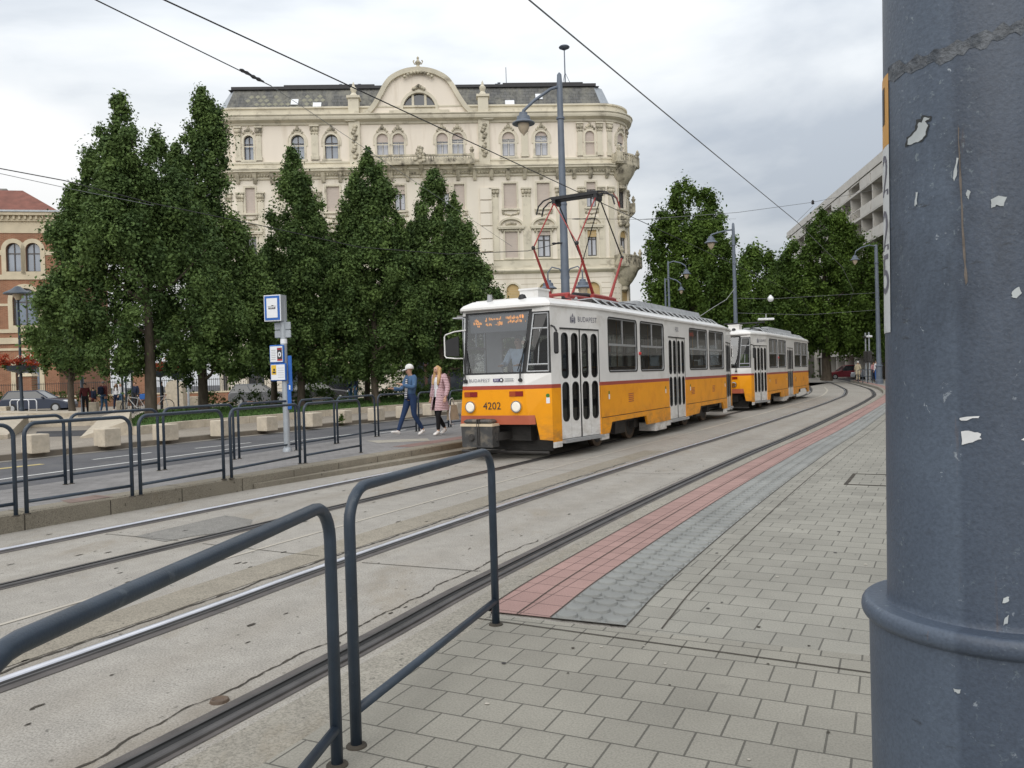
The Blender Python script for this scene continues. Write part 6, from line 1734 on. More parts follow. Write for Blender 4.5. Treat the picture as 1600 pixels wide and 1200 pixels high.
# ---- stop sign
sp = at(449, 705.5, iz)
def stop_sign():
    root = thing('tram_stop_sign', 'tall grey post with blue and white tram stop sign and blue timetable boards', 'stop sign', sp, -TH + R(13))
    Y = sp.y
    zz = lambda py: EYE - (py - (587 + .0297 * (800 - 445))) * Y / FPX - iz
    x_ = lambda px: (px - 449.5) * Y / FPX
    mb = MB(); mb.bar((0, 0, 0), (0, 0, zz(470)), .058, 14); mb.lathe([(.085, 0), (.08, .05), (.06, .08)], 0, 0, 14); mb.build('post', M['zinc'], root, smooth=True)
    mb = MB(); x0, x1, z0, z1 = x_(424.5), x_(453.5), zz(502), zz(461.5)
    mb.box(x0, x1, -.14, .06, z0, z1, 0); mb.box(x0 + .0, x1 - .0, -.15, -.14, z0, z1, 1)
    m_ = .018; mb.box(x0 + m_, x1 - m_, -.158, -.15, z0 + m_, z1 - m_, 2); m2 = .062; mb.box(x0 + m2, x1 - m2, -.164, -.158, z0 + m2 * 1.0, z1 - m2, 1)
    xc, zc = (x0 + x1) / 2, (z0 + z1) / 2 - .0
    for (a, c, e, f) in ((-.065, .065, -.022, .012), (-.075, -.07, -.02, .02), (.07, .075, -.02, .02), (-.085, .085, .03, .036), (-.01, .035, .036, .05)):
        mb.quad((xc + a, -.1665, zc + e), (xc + c, -.1665, zc + e), (xc + c, -.1665, zc + f), (xc + a, -.1665, zc + f), 3)
    for k in (-.035, 0, .035): mb.quad((xc + k - .01, -.168, zc - .008), (xc + k + .01, -.168, zc - .008), (xc + k + .01, -.168, zc + .006), (xc + k - .01, -.168, zc + .006), 1)
    mb.build('stop_flag', [M['zinc'], M['sign_white'], M['blue'], M['ink']], root)
    for y0, y1 in ((515.5, 503.5), (528, 516)):
        mb = MB(); mb.bevbox(x_(434.5), x_(462.5), -.02, .02, zz(y0), zz(y1), .012); mb.build('plate', M['zinc'], root)
    mb = MB(); mb.lathe([(.062, zz(537)), (.062, zz(530))], 0, 0, 12); mb.build('clamp_band', M['sign_white'], root)
    for (xa, xb, ya, yb, kind) in ((428.5, 453.5, 567, 539, 0), (429, 456.5, 595, 567.5, 1)):
        mb = MB(); x0, x1, z0, z1 = x_(xa), x_(xb), zz(ya), zz(yb)
        mb.bevbox(x0, x1, -.10, -.05, z0, z1, .012, 0); mb.quad((x0 + .02, -.104, z0 + .02), (x1 - .02, -.104, z0 + .02), (x1 - .02, -.104, z1 - .025), (x0 + .02, -.104, z1 - .025), 1)
        w_, h_ = x1 - x0, z1 - z0
        Q = lambda u0, u1, v0, v1, mi, e=.107: mb.quad((x0 + w_ * u0, -e, z0 + h_ * v0), (x0 + w_ * u1, -e, z0 + h_ * v0), (x0 + w_ * u1, -e, z0 + h_ * v1), (x0 + w_ * u0, -e, z0 + h_ * v1), mi)
        if kind == 0:
            Q(.56, .9, .12, .84, 4); Q(.56, .9, .12, .2, 2, .109); Q(.58, .88, .74, .80, 2, .109)
            vs = [(math.cos(2 * PI * k / 16), math.sin(2 * PI * k / 16)) for k in range(16)]
            mb.poly([(x0 + w_ * .73 + .035 * a, -.110, z0 + h_ * .47 + .05 * c) for a, c in vs], 1); mb.poly([(x0 + w_ * .73 + .014 * a, -.112, z0 + h_ * .47 + .026 * c) for a, c in vs], 4)
            for k in range(6): Q(.14, .46, .2 + k * .1, .225 + k * .1, 5)
        else:
            Q(.09, .40, .36, .90, 3); Q(.17, .36, .44, .54, 4, .109); Q(.22, .33, .58, .70, 4, .109)
            for k in range(5): Q(.5, .88, .2 + k * .13, .215 + k * .13, 5)
        mb.build('timetable_board', [M['blue'], M['sign_white'], M['sign_red'], M['sign_yellow'], M['ink'], M['alu']], root)
    mb = MB(); x0, x1 = x_(456), x_(463); mb.bevbox(x0, x1, -.03, .0, zz(612), zz(556), .015, 0); mb.bevbox(x0 - .03, x1 - .03, -.03, .0, zz(640), zz(600), .015, 0)
    mb.quad((x0 + .02, -.034, zz(609)), (x0 + .05, -.034, zz(609)), (x0 + .05, -.034, zz(602)), (x0 + .02, -.034, zz(602)), 1)
    mb.build('blue_board', [M['blue'], M['sign_white']], root)
stop_sign()

# ---- lamp posts
def lantern(mb, x, y, z, s=1.0):
    """bell lamp hanging below (x, y, z)"""
    mb.lathe([(.04 * s, z), (.05 * s, z - .10 * s), (.15 * s, z - .12 * s), (.16 * s, z - .22 * s), (.24 * s, z - .26 * s), (.26 * s, z - .40 * s), (.42 * s, z - .50 * s), (.42 * s, z - .53 * s), (.26 * s, z - .52 * s)], x, y, 16, 0)
    mb.lathe([(.22 * s, z - .53 * s), (.21 * s, z - .66 * s), (.14 * s, z - .82 * s), (.05 * s, z - .90 * s), (.03 * s, z - .95 * s), (0, z - .97 * s)], x, y, 14, 1)
def lamp_post(label, x, y, top, r0, r1, arm_dir, arm_len, drop, base_z=.2, low=None, group='lamp posts along the tramway', s=.8, cap=1.0):
    root = thing('lamp_post', label, 'lamp post', (x, y, base_z), 0, group)
    H = top - base_z
    mb = MB(); mb.lathe([(r0 * 1.6, 0), (r0 * 1.6, .25), (r0 * 1.25, .3), (r0 * 1.2, 1.2), (r0 * 1.5, 1.24), (r0 * 1.5, 1.32), (r0, 1.36), (r1 + (r0 - r1) * .45, H * .5), (r1, H - .3), (r1 * .8, H), (0.02, H + .06)], 0, 0, 14)
    for z in (H * .62, H * .87): mb.lathe([(r1 * 1.45, z), (r1 * 1.45, z + .06)], 0, 0, 12)
    mb.build('pole', M['pole_far'], root, smooth=True)
    d = Vector(arm_dir).normalized()
    mb = MB(); e = d * arm_len + Vector((0, 0, H - drop))
    mb.tube([Vector((0, 0, H - .35)), d * arm_len * .25 + Vector((0, 0, H - .35 - drop * .12 + .02)), d * arm_len * .7 + Vector((0, 0, H - .2 - drop * .62)), d * arm_len * .96 + Vector((0, 0, H - .12 - drop * .98)), e - Vector((0, 0, .2))] if drop > .5 else
            [Vector((0, 0, H - .1)), d * arm_len * .3 + Vector((0, 0, H + .02)), d * arm_len * .7 + Vector((0, 0, H - drop * .3)), d * arm_len * .95 + Vector((0, 0, H - drop * .8)), e - Vector((0, 0, .15))], .045, 8)
    mb.build('arm', M['pole_far'], root, smooth='all')
    mb = MB(); lantern(mb, e.x, e.y, e.z - .1, s); mb.build('lantern', [M['pole_far'], M['lampglass']], root, smooth=True)
    if low:
        z, k = low
        for q in (-1, 1):
            mb = MB(); dd_ = Vector((math.cos(R(-6)), math.sin(R(-6)) * q, 0)) * q
            c = dd_ * .52
            mb.tube([Vector((0, 0, z + .12)), c * .3 + Vector((0, 0, z + .40)), c * .75 + Vector((0, 0, z + .46)), c + Vector((0, 0, z + .30)), c + Vector((0, 0, z + .1))], .022, 6)
            mb.tube([Vector((0, 0, z - .1)), c * .25 + Vector((0, 0, z + .12)), c * .2 + Vector((0, 0, z + .32))], .016, 5)
            mb.build('bracket', M['pole_far'], root, smooth='all')
            mb = MB(); lantern(mb, c.x, c.y, z + .14, .62); mb.build('lantern', [M['pole_far'], M['lampglass']], root, smooth=True)
    return root
Y = 24.0
pm = atY(884, 470, Y)
lamp_post('tall grey lamp post behind the pantograph, hanging bell lamp and a lower pair of lanterns', pm.x, Y, 10.45, .155, .085, (-1, -.25, 0), 1.15, 1.0, low=(4.05, 1))
lamp_post('grey lamp post behind the rear tram car, its bell lamp reaching left', px_x(1152, 48), 48, 10.2, .14, .09, (-1, -.2, 0), 1.45, .55, s=.95)
lamp_post('thin lamp post left of the rear car with its lamp reaching right over the trees', px_x(1049, 56.5), 56.5, 9.2, .11, .065, (1, -.1, 0), 1.25, .4, s=.8)
lamp_post('farthest thin lamp post beside the round plane tree, lamp reaching right', px_x(1043.5, 59), 59, 8.3, .09, .06, (1, -.1, 0), 1.15, .45, s=.66)
lamp_post('lamp post on the right platform beside the big foreground pole, lamp reaching left', px_x(1374, 57), 57, 10.0, .17, .11, (-1, -.1, 0), 1.6, .5, base_z=.15, s=.8)
for k, (c, hb) in enumerate((((-23.3, 38.0), 1),)):
    root = thing('park_lamp', 'dark park lamp with a flat cap and a basket of red flowers, left edge', 'lamp', (*c, .12))
    Y_ = 38.0
    mb = MB(); mb.lathe([(.12, 0), (.12, .5), (.075, .55), (.06, 3.0), (.045, 5.6), (.09, 5.7)], 0, 0, 12); mb.build('pole', M['railing'], root, smooth=True)
    mb = MB(); mb.lathe([(.10, 5.66), (.24, 5.9), (.24, 5.95)], 0, 0, 14, 1); mb.lathe([(.62, 5.93), (.60, 5.99), (.28, 6.16), (.12, 6.30), (0, 6.33)], 0, 0, 18, 0); mb.build('lamp_head', [M['railing'], M['lampglass']], root, smooth=True)
GF = 'baskets of red flowers on posts'
def flowers(label, x, y, z, r, seed, post=True):
    root = thing('flower_basket', label, 'flower basket', (x, y, z), 0, GF)
    rr = random.Random(seed); cen = []; 
    for _ in range(22): a = rr.uniform(0, 2 * PI); q = r * rr.random() ** .5; cen.append((q * math.cos(a), q * math.sin(a), rr.uniform(-.18, .25)))
    leaf_mesh('blossom', cen, [(.22, .22, .16)] * 22, [rr.random() for _ in cen], 70, .075, seed, M['flower_red'], root)
    leaf_mesh('foliage', [(c_[0] * .9, c_[1] * .9, c_[2] - .28) for c_ in cen[:14]], [(.2, .2, .16)] * 14, [.4] * 14, 50, .08, seed + 1, M['leaf_hedge'], root)
    mb = MB(); mb.lathe([(.1, -.55), (r * .6, -.42), (r * .75, -.2)], 0, 0, 12)
    if post: mb.bar((0, 0, -z + .12), (0, 0, -.4), .05, 8)
    mb.build('basket', M['railing'], root)
fl_ = [('red flower basket on the park lamp at the left edge', 32, 565, 37.8, .9, False), ('red flower basket left of the broadest tree trunk', 205, 566, 42, .65, True), ('red flower basket right behind the broadest tree trunk', 250, 574, 44, .55, True), ('red flower basket on the pale post between the first two trunks', 277, 578, 44, .5, True), ('small orange-red flower basket high in the leaves left of the broadest trunk', 190, 571, 43.5, .4, True)]
for k, (l_, px, py, Y_, r_, po) in enumerate(fl_):
    p = atY(px, py, Y_); flowers(l_, p.x, p.y, p.z, r_, 60 + k, po)

# ---- stone cubes along the far kerb
GC = 'stone cubes along the far pavement'
cub = [(56, 706.5, 'at the left edge, half behind a railing'), (168, 696, 'in front of the stone wedge'), (259, 687, 'left of the stop sign by the lawn edge'), (346, 680, 'between the wedge and the stop sign'), (418, 672, 'just left of the stop sign post'), (488, 665.5, 'just right of the stop sign post'), (537, 660, 'with a tuft of weeds at its foot'), (588, 656, 'left of the woman in denim'), (632, 652, 'behind the woman in denim'), (672, 648, 'between the two women'), (712, 645, 'right of the pink coat')]
for k, (px, py, l_) in enumerate(cub):
    p = at(px, py, .12)
    o = thing('stone_bollard', 'pale stone cube ' + l_, 'bollard', (p.x, p.y, .12), -TH + R(-3 + 2 * (k % 4)), GC)
    mb = MB(); h = .205 + .01 * (k % 3); mb.bevbox(-h, h, -h, h, -.02, .40 + .012 * (k % 2), .015); mb.build('block', M['stone'], o)
    if 'weeds' in l_:
        leaf_mesh('weed', [(0.05, -.22, .12), (.12, -.22, .2)], [(.1, .06, .14)] * 2, [.7, .6], 60, .07, 5, M['leaf_hedge'], o)
# far cubes by the people
for px, py, l_ in ((146, 646, 'small pale stone block beside the people on the left plaza'), (191, 643, 'pale stone block behind the woman in white on the plaza'), (304, 634, 'pale stone block on the far side of the lawn'), (5, 655, 'pale stone block at the left edge near the park lamp'), (497, 640, 'pale stone block at the back of the lawn behind the sign')):
    p = at(px, py, .12); o = thing('stone_bollard', l_, 'bollard', (p.x, p.y, .12), .2, 'stone blocks on the plaza'); mb = MB(); mb.bevbox(-.25, .25, -.25, .25, -.02, .62, .02); mb.build('block', M['stone'], o)

# ---- wedge-shaped stones of the dry fountain and the standing stone
def wedge(label, pts_px, hs):
    g_ = [at(*q, .12) for q in pts_px]; c = sum(g_, Vector()) / len(g_)
    o = thing('stone_wedge', label, 'stone wedge', c); mb = MB(); n = len(g_)
    lo = [q - c - Vector((0, 0, .03)) for q in g_]; hi = [q - c + Vector((0, 0, h)) for q, h in zip(g_, hs)]
    mb.add(lo + hi, [tuple(range(n - 1, -1, -1))] + [(n, n + i, n + i + 1) for i in range(1, n - 1)] + [(i, (i + 1) % n, n + (i + 1) % n, n + i) for i in range(n)])
    mb.build('stone', M['stone'], o)
wedge('pale sloping stone wedge of the dry fountain, beside the lawn', [(125, 685), (201, 680), (206, 664), (160, 668)], [.03, .42, .62, .4])
wedge('flat pale stone ramp of the dry fountain at the left edge', [(-40, 690), (12, 686), (45, 668), (-40, 672)], [.18, .12, .5, .5])
wedge('long low stone wall behind the dry fountain', [(-30, 661), (122, 655.5), (122, 652), (-30, 656)], [.45, .30, .3, .45])
wedge('long pale stone step beyond the dry fountain', [(48, 668), (172, 664), (172, 660), (48, 664)], [.25, .25, .25, .25])
b = MB(); b.poly([at(52, 683, .125), at(128, 681, .125), at(138, 672, .125), at(58, 674, .125)]); structure(b.build('fountain_basin_floor', M['asphalt_dark']))
def standing_stone():
    p = at(276, 636, .12); o = thing('standing_stone', 'pale upright carved stone between the trunks on the lawn', 'stone', p); mb = MB()
    mb.extrude([(-.75, 0), (.55, 0), (.50, 1.55), (-.1, 1.75), (-.45, 1.62), (-.62, 1.2), (-.5, .8), (-.72, .5)], lambda a, c: (a, -.25, c), lambda a, c: (a, .35, c)); mb.build('stone', M['stone'], o)
standing_stone()

# ---- overhead wires
def wire(label, pts, r=.012, m_='wire', ins=None, sag=0.0):
    P_ = [Vector(q) for q in pts]; r *= .75
    if sag and len(P_) == 2:
        a, c = P_; P_ = [a.lerp(c, k / 16) - Vector((0, 0, sag * 4 * (k / 16) * (1 - k / 16))) for k in range(17)]
    o = thing('overhead_wire', label, 'wire', (0, 0, 0))
    mb = MB(); mb.tube(P_, r, 6); mb.build('cable', M[m_], o)
    for (q, d_, L, rr_) in ins or []:
        mb = MB(); d_ = Vector(d_).normalized(); q = Vector(q); mb.tube([q - d_ * L / 2, q - d_ * L * .3, q - d_ * L * .1, q + d_ * L * .1, q + d_ * L * .3, q + d_ * L / 2], rr_, 8, 0, [rr_ * .5, rr_, rr_ * .6, rr_, rr_ * .6, rr_ * .5]); mb.build('insulator', M['wire'], o)
    return o
zw = 5.535
wire('black contact wire over the tram, meeting the pantograph', [W(s, -7.10 if s < 42 else -7.10 - (s - 42) ** 2 * .0045, zw) for s in (1.0, 8, 16.4, 24, 32, 42, 50, 58, 66)], .0115)
wire('black contact wire over the near track, running to the upper middle', [W(2, -3.7, 5.32), W(7.41, -3.7, 5.37), W(11.85, -3.7, 5.45), W(18, -3.7, 5.57), W(24.34, -3.7, 5.70), W(36, -3.72, 5.62), W(48, -4.4, 5.62), W(60, -5.9, 5.62)], .0125, 'wire_grey')
a, c = atY(150, 0, 9.0), atY(415, 130, 13.0)
d_ = (c - a).normalized()
wire('black span wire with insulators crossing the upper left sky', [a - d_ * 3, c + d_ * 0.2], .0105, ins=[(atY(384, 113, 12.5), d_, .35, .03), (atY(402, 123, 12.8), d_, .42, .032)])
wire('thin grey tail of the span wire over the building roof', [c + d_ * .2, atY(800, 385, 23.5)], .006, 'wire_grey')
wire('sagging black feeder wire crossing in front of the left trees', [atY(-60, 252, 15), atY(100, 282, 17), atY(240, 318, 18.5), atY(420, 355, 20), atY(560, 386, 21.5), atY(700, 397, 22.8), atY(825, 392, 23.6), atY(875, 380, 24)], .014, ins=[(atY(871, 380, 23.9), (1, .1, .05), .35, .035)])
wire('thin grey wire below the sagging feeder at the left', [atY(-60, 258, 15), atY(110, 295, 17), atY(240, 321, 18.4)], .008, 'wire_grey')
wire('level span wire with rod insulator from the lamp post past the building corner', [atY(884, 342, 24), atY(935, 342, 25), atY(1020, 343, 30), atY(1150, 342, 47)], .008, 'wire', ins=[(atY(913, 342, 24.4), (1, .1, 0), .75, .022)])
wire('span wire from the rear lamp post up to the balcony block', [atY(1000, 343, 44), atY(1152, 332, 48), atY(1270, 316, 56), atY(1382, 293, 70)], .02, 'wire_grey', ins=[(atY(1270, 316, 56), (0, 0, 1), .3, .12)])
wire('short pull-off wire at the end of the near contact wire', [W(24.34, -3.7, 5.70), atY(1270, 322, 30)], .010, 'wire_grey')
wire('span wire with a hanging round lamp behind the rear car', [atY(1152, 466, 48), atY(1204, 467, 50), atY(1374, 457, 57)], .018, 'wire_grey')
wire('lower span wire behind the rear car', [atY(1152, 489, 48), atY(1260, 492, 52), atY(1374, 484, 57)], .018, 'wire_grey')
wire('slack cable from the rear lamp post down to the tram roof', [atY(1150, 448, 48), atY(1135, 468, 44), atY(1115, 480, 40), atY(1094, 494, 37)], .02, 'insul')
hl = thing('hanging_lamp', 'small round white lamp hung on the span wire behind the rear car', 'lamp', atY(1204, 467, 50)); mb = MB(); mb.ball((0, 0, 0), .19, 14, 10); mb.lathe([(.1, .17), (.06, .24)], 0, 0, 8); mb.build('globe', M['lampwhite'], hl, smooth=True)
hl = thing('hanging_lamp', 'flat white strip lamp hanging above the roof of the rear car', 'lamp', atY(1197, 499, 50)); mb = MB(); mb.bevbox(-.5, .5, -.1, .1, -.06, .08, .03); mb.bar((0, 0, .08), (0, 0, .35), .02, 5); mb.build('lamp_body', M['lampwhite'], hl)

# ---- the big pole at the right edge
def big_pole():
    D, al = 1.705, R(30.8)
    cx, cy = D * math.sin(al), D * math.cos(al)
    root = thing('tram_mast', 'big grey steel mast at the right edge, scuffed paint, ring collar and number strip', 'mast', (cx, cy, pz))
    m, t, p = _mat('scuffed_mast_paint'); v = coords(t); vs = coords(t, scale=(1, 1, .4))
    base_c = mixc(t, ramp(t, noise(t, v, 5, 5, .6), (.3, 0.), (.7, 1.)), (.066, .087, .124), (.083, .108, .148))
    sep_ = N(t, 'ShaderNodeSeparateXYZ'); tcn = N(t, 'ShaderNodeTexCoord'); t.links.new(tcn.outputs['Object'], sep_.inputs[0])
    # weathered, darker, scuffed height band
    band = ramp(t, sep_.outputs[2], (0.0, 0.0), (1.0, 1.0))
    mr_ = N(t, 'ShaderNodeMapRange', {1: 1.20, 2: 1.45, 3: 0.0, 4: 1.0}); t.links.new(sep_.outputs[2], mr_.inputs[0])
    mr2 = N(t, 'ShaderNodeMapRange', {1: 1.70, 2: 1.88, 3: 1.0, 4: 0.0}); t.links.new(sep_.outputs[2], mr2.inputs[0])
    mm = N(t, 'ShaderNodeMath', operation='MULTIPLY'); t.links.new(mr_.outputs[0], mm.inputs[0]); t.links.new(mr2.outputs[0], mm.inputs[1])
    grime = mixc(t, ramp(t, noise(t, vs, 7, 8, .75), (.42, 0.), (.62, .85)), base_c, (.036, .048, .068))
    cc = mixc(t, mm.outputs[0], base_c, grime)
    sc1 = ramp(t, noise(t, v, 34, 8, .72, .4), (.645, 0.), (.665, .8)); sc2 = ramp(t, noise(t, vs, 6, 4, .6), (.46, 0.), (.58, 1.))
    mk = N(t, 'ShaderNodeMath', operation='MULTIPLY'); t.links.new(sc1, mk.inputs[0]); t.links.new(sc2, mk.inputs[1])
    cc = mixc(t, mk.outputs[0], cc, (.36, .40, .44))
    rust = N(t, 'ShaderNodeMath', operation='MULTIPLY'); t.links.new(ramp(t, noise(t, coords(t, scale=(6, 6, .5)), 6, 5, .6), (.66, 0.), (.74, .5)), rust.inputs[0]); rust.inputs[1].default_value = .8
    cc = mixc(t, rust.outputs[0], cc, (.16, .085, .04))
    dk_ = N(t, 'ShaderNodeMath', operation='MULTIPLY'); t.links.new(ramp(t, noise(t, coords(t, scale=(1, 1, 3.2), loc=(.4, .7, .1)), 22, 7, .72), (.60, 0.), (.66, .8)), dk_.inputs[0]); t.links.new(ramp(t, noise(t, coords(t, loc=(.9, .2, .6)), 4, 3, .6), (.50, 0.), (.62, 1.)), dk_.inputs[1])
    cc = mixc(t, dk_.outputs[0], cc, (.026, .030, .036))
    # flaked zone with fine pale specks, and a darker tone right of a vertical line
    fz = N(t, 'ShaderNodeMath', operation='MULTIPLY'); t.links.new(ramp(t, noise(t, v, 75, 6, .7, .3), (.60, 0.), (.64, .55)), fz.inputs[0]); t.links.new(ramp(t, noise(t, coords(t, scale=(1, 1, .55), loc=(.2, .1, .3)), 7, 3, .6), (.50, 0.), (.60, 1.)), fz.inputs[1])
    cc = mixc(t, fz.outputs[0], cc, (.215, .26, .28))
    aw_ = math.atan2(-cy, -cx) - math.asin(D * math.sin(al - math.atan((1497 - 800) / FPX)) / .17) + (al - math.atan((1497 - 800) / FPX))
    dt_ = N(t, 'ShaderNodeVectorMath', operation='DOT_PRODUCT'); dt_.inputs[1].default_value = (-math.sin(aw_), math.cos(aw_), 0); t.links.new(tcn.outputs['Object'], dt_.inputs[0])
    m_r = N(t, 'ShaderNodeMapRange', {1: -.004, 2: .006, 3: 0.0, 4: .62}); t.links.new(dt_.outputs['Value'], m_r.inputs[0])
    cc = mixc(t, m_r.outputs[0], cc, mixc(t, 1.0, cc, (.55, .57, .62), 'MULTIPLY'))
    sp_ = ramp(t, noise(t, v, 160, 3, .6), (.30, .82), (.6, 1.06)); cc = mixc(t, 1.0, cc, sp_, 'MULTIPLY')
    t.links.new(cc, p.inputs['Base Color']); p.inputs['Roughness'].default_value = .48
    hgt = mixc(t, .5, noise(t, v, 26, 6, .65), noise(t, v, 150, 3)); bump(t, p, hgt, .30, .006)
    M['mast'] = m
    R1 = .17
    Rz = lambda z: .2118 if z < .9 else (.178 - .0150 * (z - .92) if z < 2.2 else .1588 - .004 * (z - 2.2))
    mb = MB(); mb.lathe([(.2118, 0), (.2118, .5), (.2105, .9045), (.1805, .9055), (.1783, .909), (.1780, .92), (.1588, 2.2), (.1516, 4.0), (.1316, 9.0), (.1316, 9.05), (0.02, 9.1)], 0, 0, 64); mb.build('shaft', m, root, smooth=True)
    mb = MB(); pr = [(.2108, .868)]
    for k in range(11): a = -PI / 2 + PI * k / 10; pr.append((.2128 + .0115 * max(0, math.cos(a)), .889 + .0175 * math.sin(a)))
    pr += [(.2100, .9062)]
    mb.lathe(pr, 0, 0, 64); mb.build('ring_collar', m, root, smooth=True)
    tan_a = math.radians(180 - 90) - al      # direction from the axis to the viewer, as an angle from +x
    view = math.atan2(-cy, -cx)
    left = view - math.acos(.1665 / D)          # the left silhouette line
    def patch(name, a0, a1, pts, m_, o=.0012, n=6, th=.0006):
        mb = MB()
        for i in range(n):
            pass
        vs = [((Rz(z) + o) * math.cos(a0 + (a1 - a0) * u), (Rz(z) + o) * math.sin(a0 + (a1 - a0) * u), z) for u, z in pts]
        mb.poly(vs); return mb.build(name, m_, root, fix=False)
    def band_(name, a0, a1, z0, z1, m_, o, n=12, amp=0, seed=1, tilt=0):
        rr = random.Random(seed); mb = MB(); rows = []
        for i in range(n + 1):
            a = a0 + (a1 - a0) * i / n; w0, w1 = (rr.uniform(-amp, amp), rr.uniform(-amp, amp)) if amp else (0, 0)
            zt_ = tilt * i / n
            rows.append([((Rz(z) + o_) * math.cos(a), (Rz(z) + o_) * math.sin(a), z) for z, o_ in ((z0 + w0 + zt_, 0.0), (z0 + w0 + zt_, o), (z1 + w1 + zt_, o), (z1 + w1 + zt_, 0.0))])
        for r0_, r1_ in zip(rows, rows[1:]):
            for k in range(3): mb.quad(r0_[k], r1_[k], r1_[k + 1], r0_[k + 1])
        return mb.build(name, m_, root, fix=False)
    # which way does the angle grow towards the visible side?
    zl = lambda py: EYE + (570.5 - py) / FPX * 1.5366 - pz
    vis = R(20.5)
    band_('number_strip', left - R(22), left + vis, zl(522), zl(240), mat('strip_white', (.58, .60, .61), .5, .05, 6, dirt=((.35, .36, .36), 20, .56, .7)), .0012)
    band_('orange_strip', left - R(22), left + vis, zl(239.5), zl(134), mat('strip_orange', (.58, .30, .07), .5, .06, 6), .0012)
    for ch, y0, y1 in (('2', 252, 314), ('2', 336, 397), ('5', 403, 463)):
        vs, fs = text_mesh(ch, 1.0); xs_ = [q[0] for q in vs]; ys_ = [q[1] for q in vs]
        z0, z1 = zl(y1), zl(y0)
        mb = MB(); P_ = []
        for q in vs:
            u = (q[0] - min(xs_)) / (max(xs_) - min(xs_)); w_ = (q[1] - min(ys_)) / (max(ys_) - min(ys_)); a = left - R(2) + (vis + R(2)) * (.34 + .60 * u); z = z0 + (z1 - z0) * w_
            P_.append(((Rz(z) + .002) * math.cos(a), (Rz(z) + .002) * math.sin(a), z))
        mb.add(P_, fs); mb.build('numeral', M['ink_grey'], root, fix=False)
    band_('mark', left + R(6), left + R(13), zl(205), zl(150), M['ink'], .002, 5)
    def spot(name, pix, m_, o=.0016, jit=1.0):
        mb = MB(); rr = []
        pts3 = []
        rj = random.Random(len(pix) * 7 + int(pix[0][0]))
        q_ = []
        for (xa, ya), (xb, yb) in zip(pix, pix[1:] + pix[:1]):
            q_.append((xa, ya))
            for f_ in (.33, .66): q_.append((xa + (xb - xa) * f_ + jit * rj.uniform(-1.3, 1.3), ya + (yb - ya) * f_ + jit * rj.uniform(-1.6, 1.6)))
        for px, py in q_:
            d_ = ray(px, py); rr_ = .172
            for _ in range(3):
                A_, B_, C_ = d_.x ** 2 + d_.y ** 2, d_.x * cx + d_.y * cy, cx * cx + cy * cy - rr_ * rr_
                k_ = (B_ - math.sqrt(max(0, B_ * B_ - A_ * C_))) / A_; z = EYE + d_.z * k_ - pz; rr_ = Rz(z)
            a = math.atan2(d_.y * k_ - cy, d_.x * k_ - cx)
            pts3.append(((Rz(z) + o) * math.cos(a), (Rz(z) + o) * math.sin(a), z))
        mb.poly(pts3); return mb.build(name, m_, root, fix=False)
    wt = mat('torn_paper', (.62, .63, .64), .8, .06, 20); gy = mat('bared_primer', (.40, .43, .44), .7, .15, 14); dk = mat('peeled_edge', (.03, .033, .035), .8, .2, 10)
    spot('paint_chip', [(1415, 230), (1417, 215), (1430, 203), (1432, 187), (1440, 186), (1441, 180), (1456, 181), (1456, 186), (1448, 192), (1453, 196), (1449, 212), (1440, 222), (1425, 226)], dk, .0012)
    spot('paint_chip', [(1419, 226), (1421, 216), (1433, 204), (1436, 192), (1441, 192), (1444, 184), (1454, 184), (1446, 190), (1451, 196), (1447, 211), (1438, 220), (1428, 224)], gy)
    spot('torn_paper', [(1502, 674), (1519, 674), (1534, 678), (1531, 682), (1534, 686), (1520, 691), (1503, 695)], wt); spot('torn_paper', [(1500, 653), (1531, 650), (1528, 653), (1502, 657)], wt)
    spot('torn_paper', [(1595, 687), (1612, 680), (1612, 692)], wt); spot('torn_paper', [(1495, 247), (1498, 248), (1496, 268), (1491, 284), (1490, 276)], gy); spot('torn_paper', [(1512, 296), (1517, 300), (1514, 312), (1510, 306)], gy)
    spot('torn_paper', [(1432, 300), (1435, 300), (1434, 320), (1430, 322)], gy); spot('torn_paper', [(1581, 456), (1592, 448), (1596, 458), (1588, 466), (1580, 464)], gy); spot('torn_paper', [(1548, 312), (1560, 306), (1573, 308), (1568, 322), (1556, 320), (1549, 326)], gy)
    spot('torn_paper', [(1568, 934), (1577, 932), (1575, 940), (1566, 942)], gy); spot('torn_paper', [(1570, 965), (1576, 960), (1574, 974), (1568, 978)], gy); spot('torn_paper', [(1490, 1075), (1502, 1077), (1500, 1083), (1492, 1081)], gy)
    spot('rust_streak', [(1497, 196), (1499, 200), (1501, 260), (1505, 330), (1509, 400), (1512, 440), (1509, 446), (1505, 400), (1502, 330), (1499, 260)], mat('rust_stain', (.125, .105, .09), .8, .3, 60), .0007)
    # ragged smear of old tape slanting round the shaft
    sm = mat('old_tape_smear', (.115, .125, .14), .8, .3, 60, .5, 90, dirt=((.06, .07, .085), 40, .48, .6))
    up_, lo_ = [], []
    rr = random.Random(9)
    for i in range(26):
        px = 1388 + i * 9; yc_ = 118 - i * 3.3
        up_.append((px, yc_ - 12 + rr.uniform(-6, 6))); lo_.append((px, yc_ + 9 + rr.uniform(-6, 6)))
    for (p0, p1, q1, q0) in zip(up_, up_[1:], lo_[1:], lo_): spot('tape_smear', [p0, p1, q1, q0], sm, .0008, 0)
big_pole()
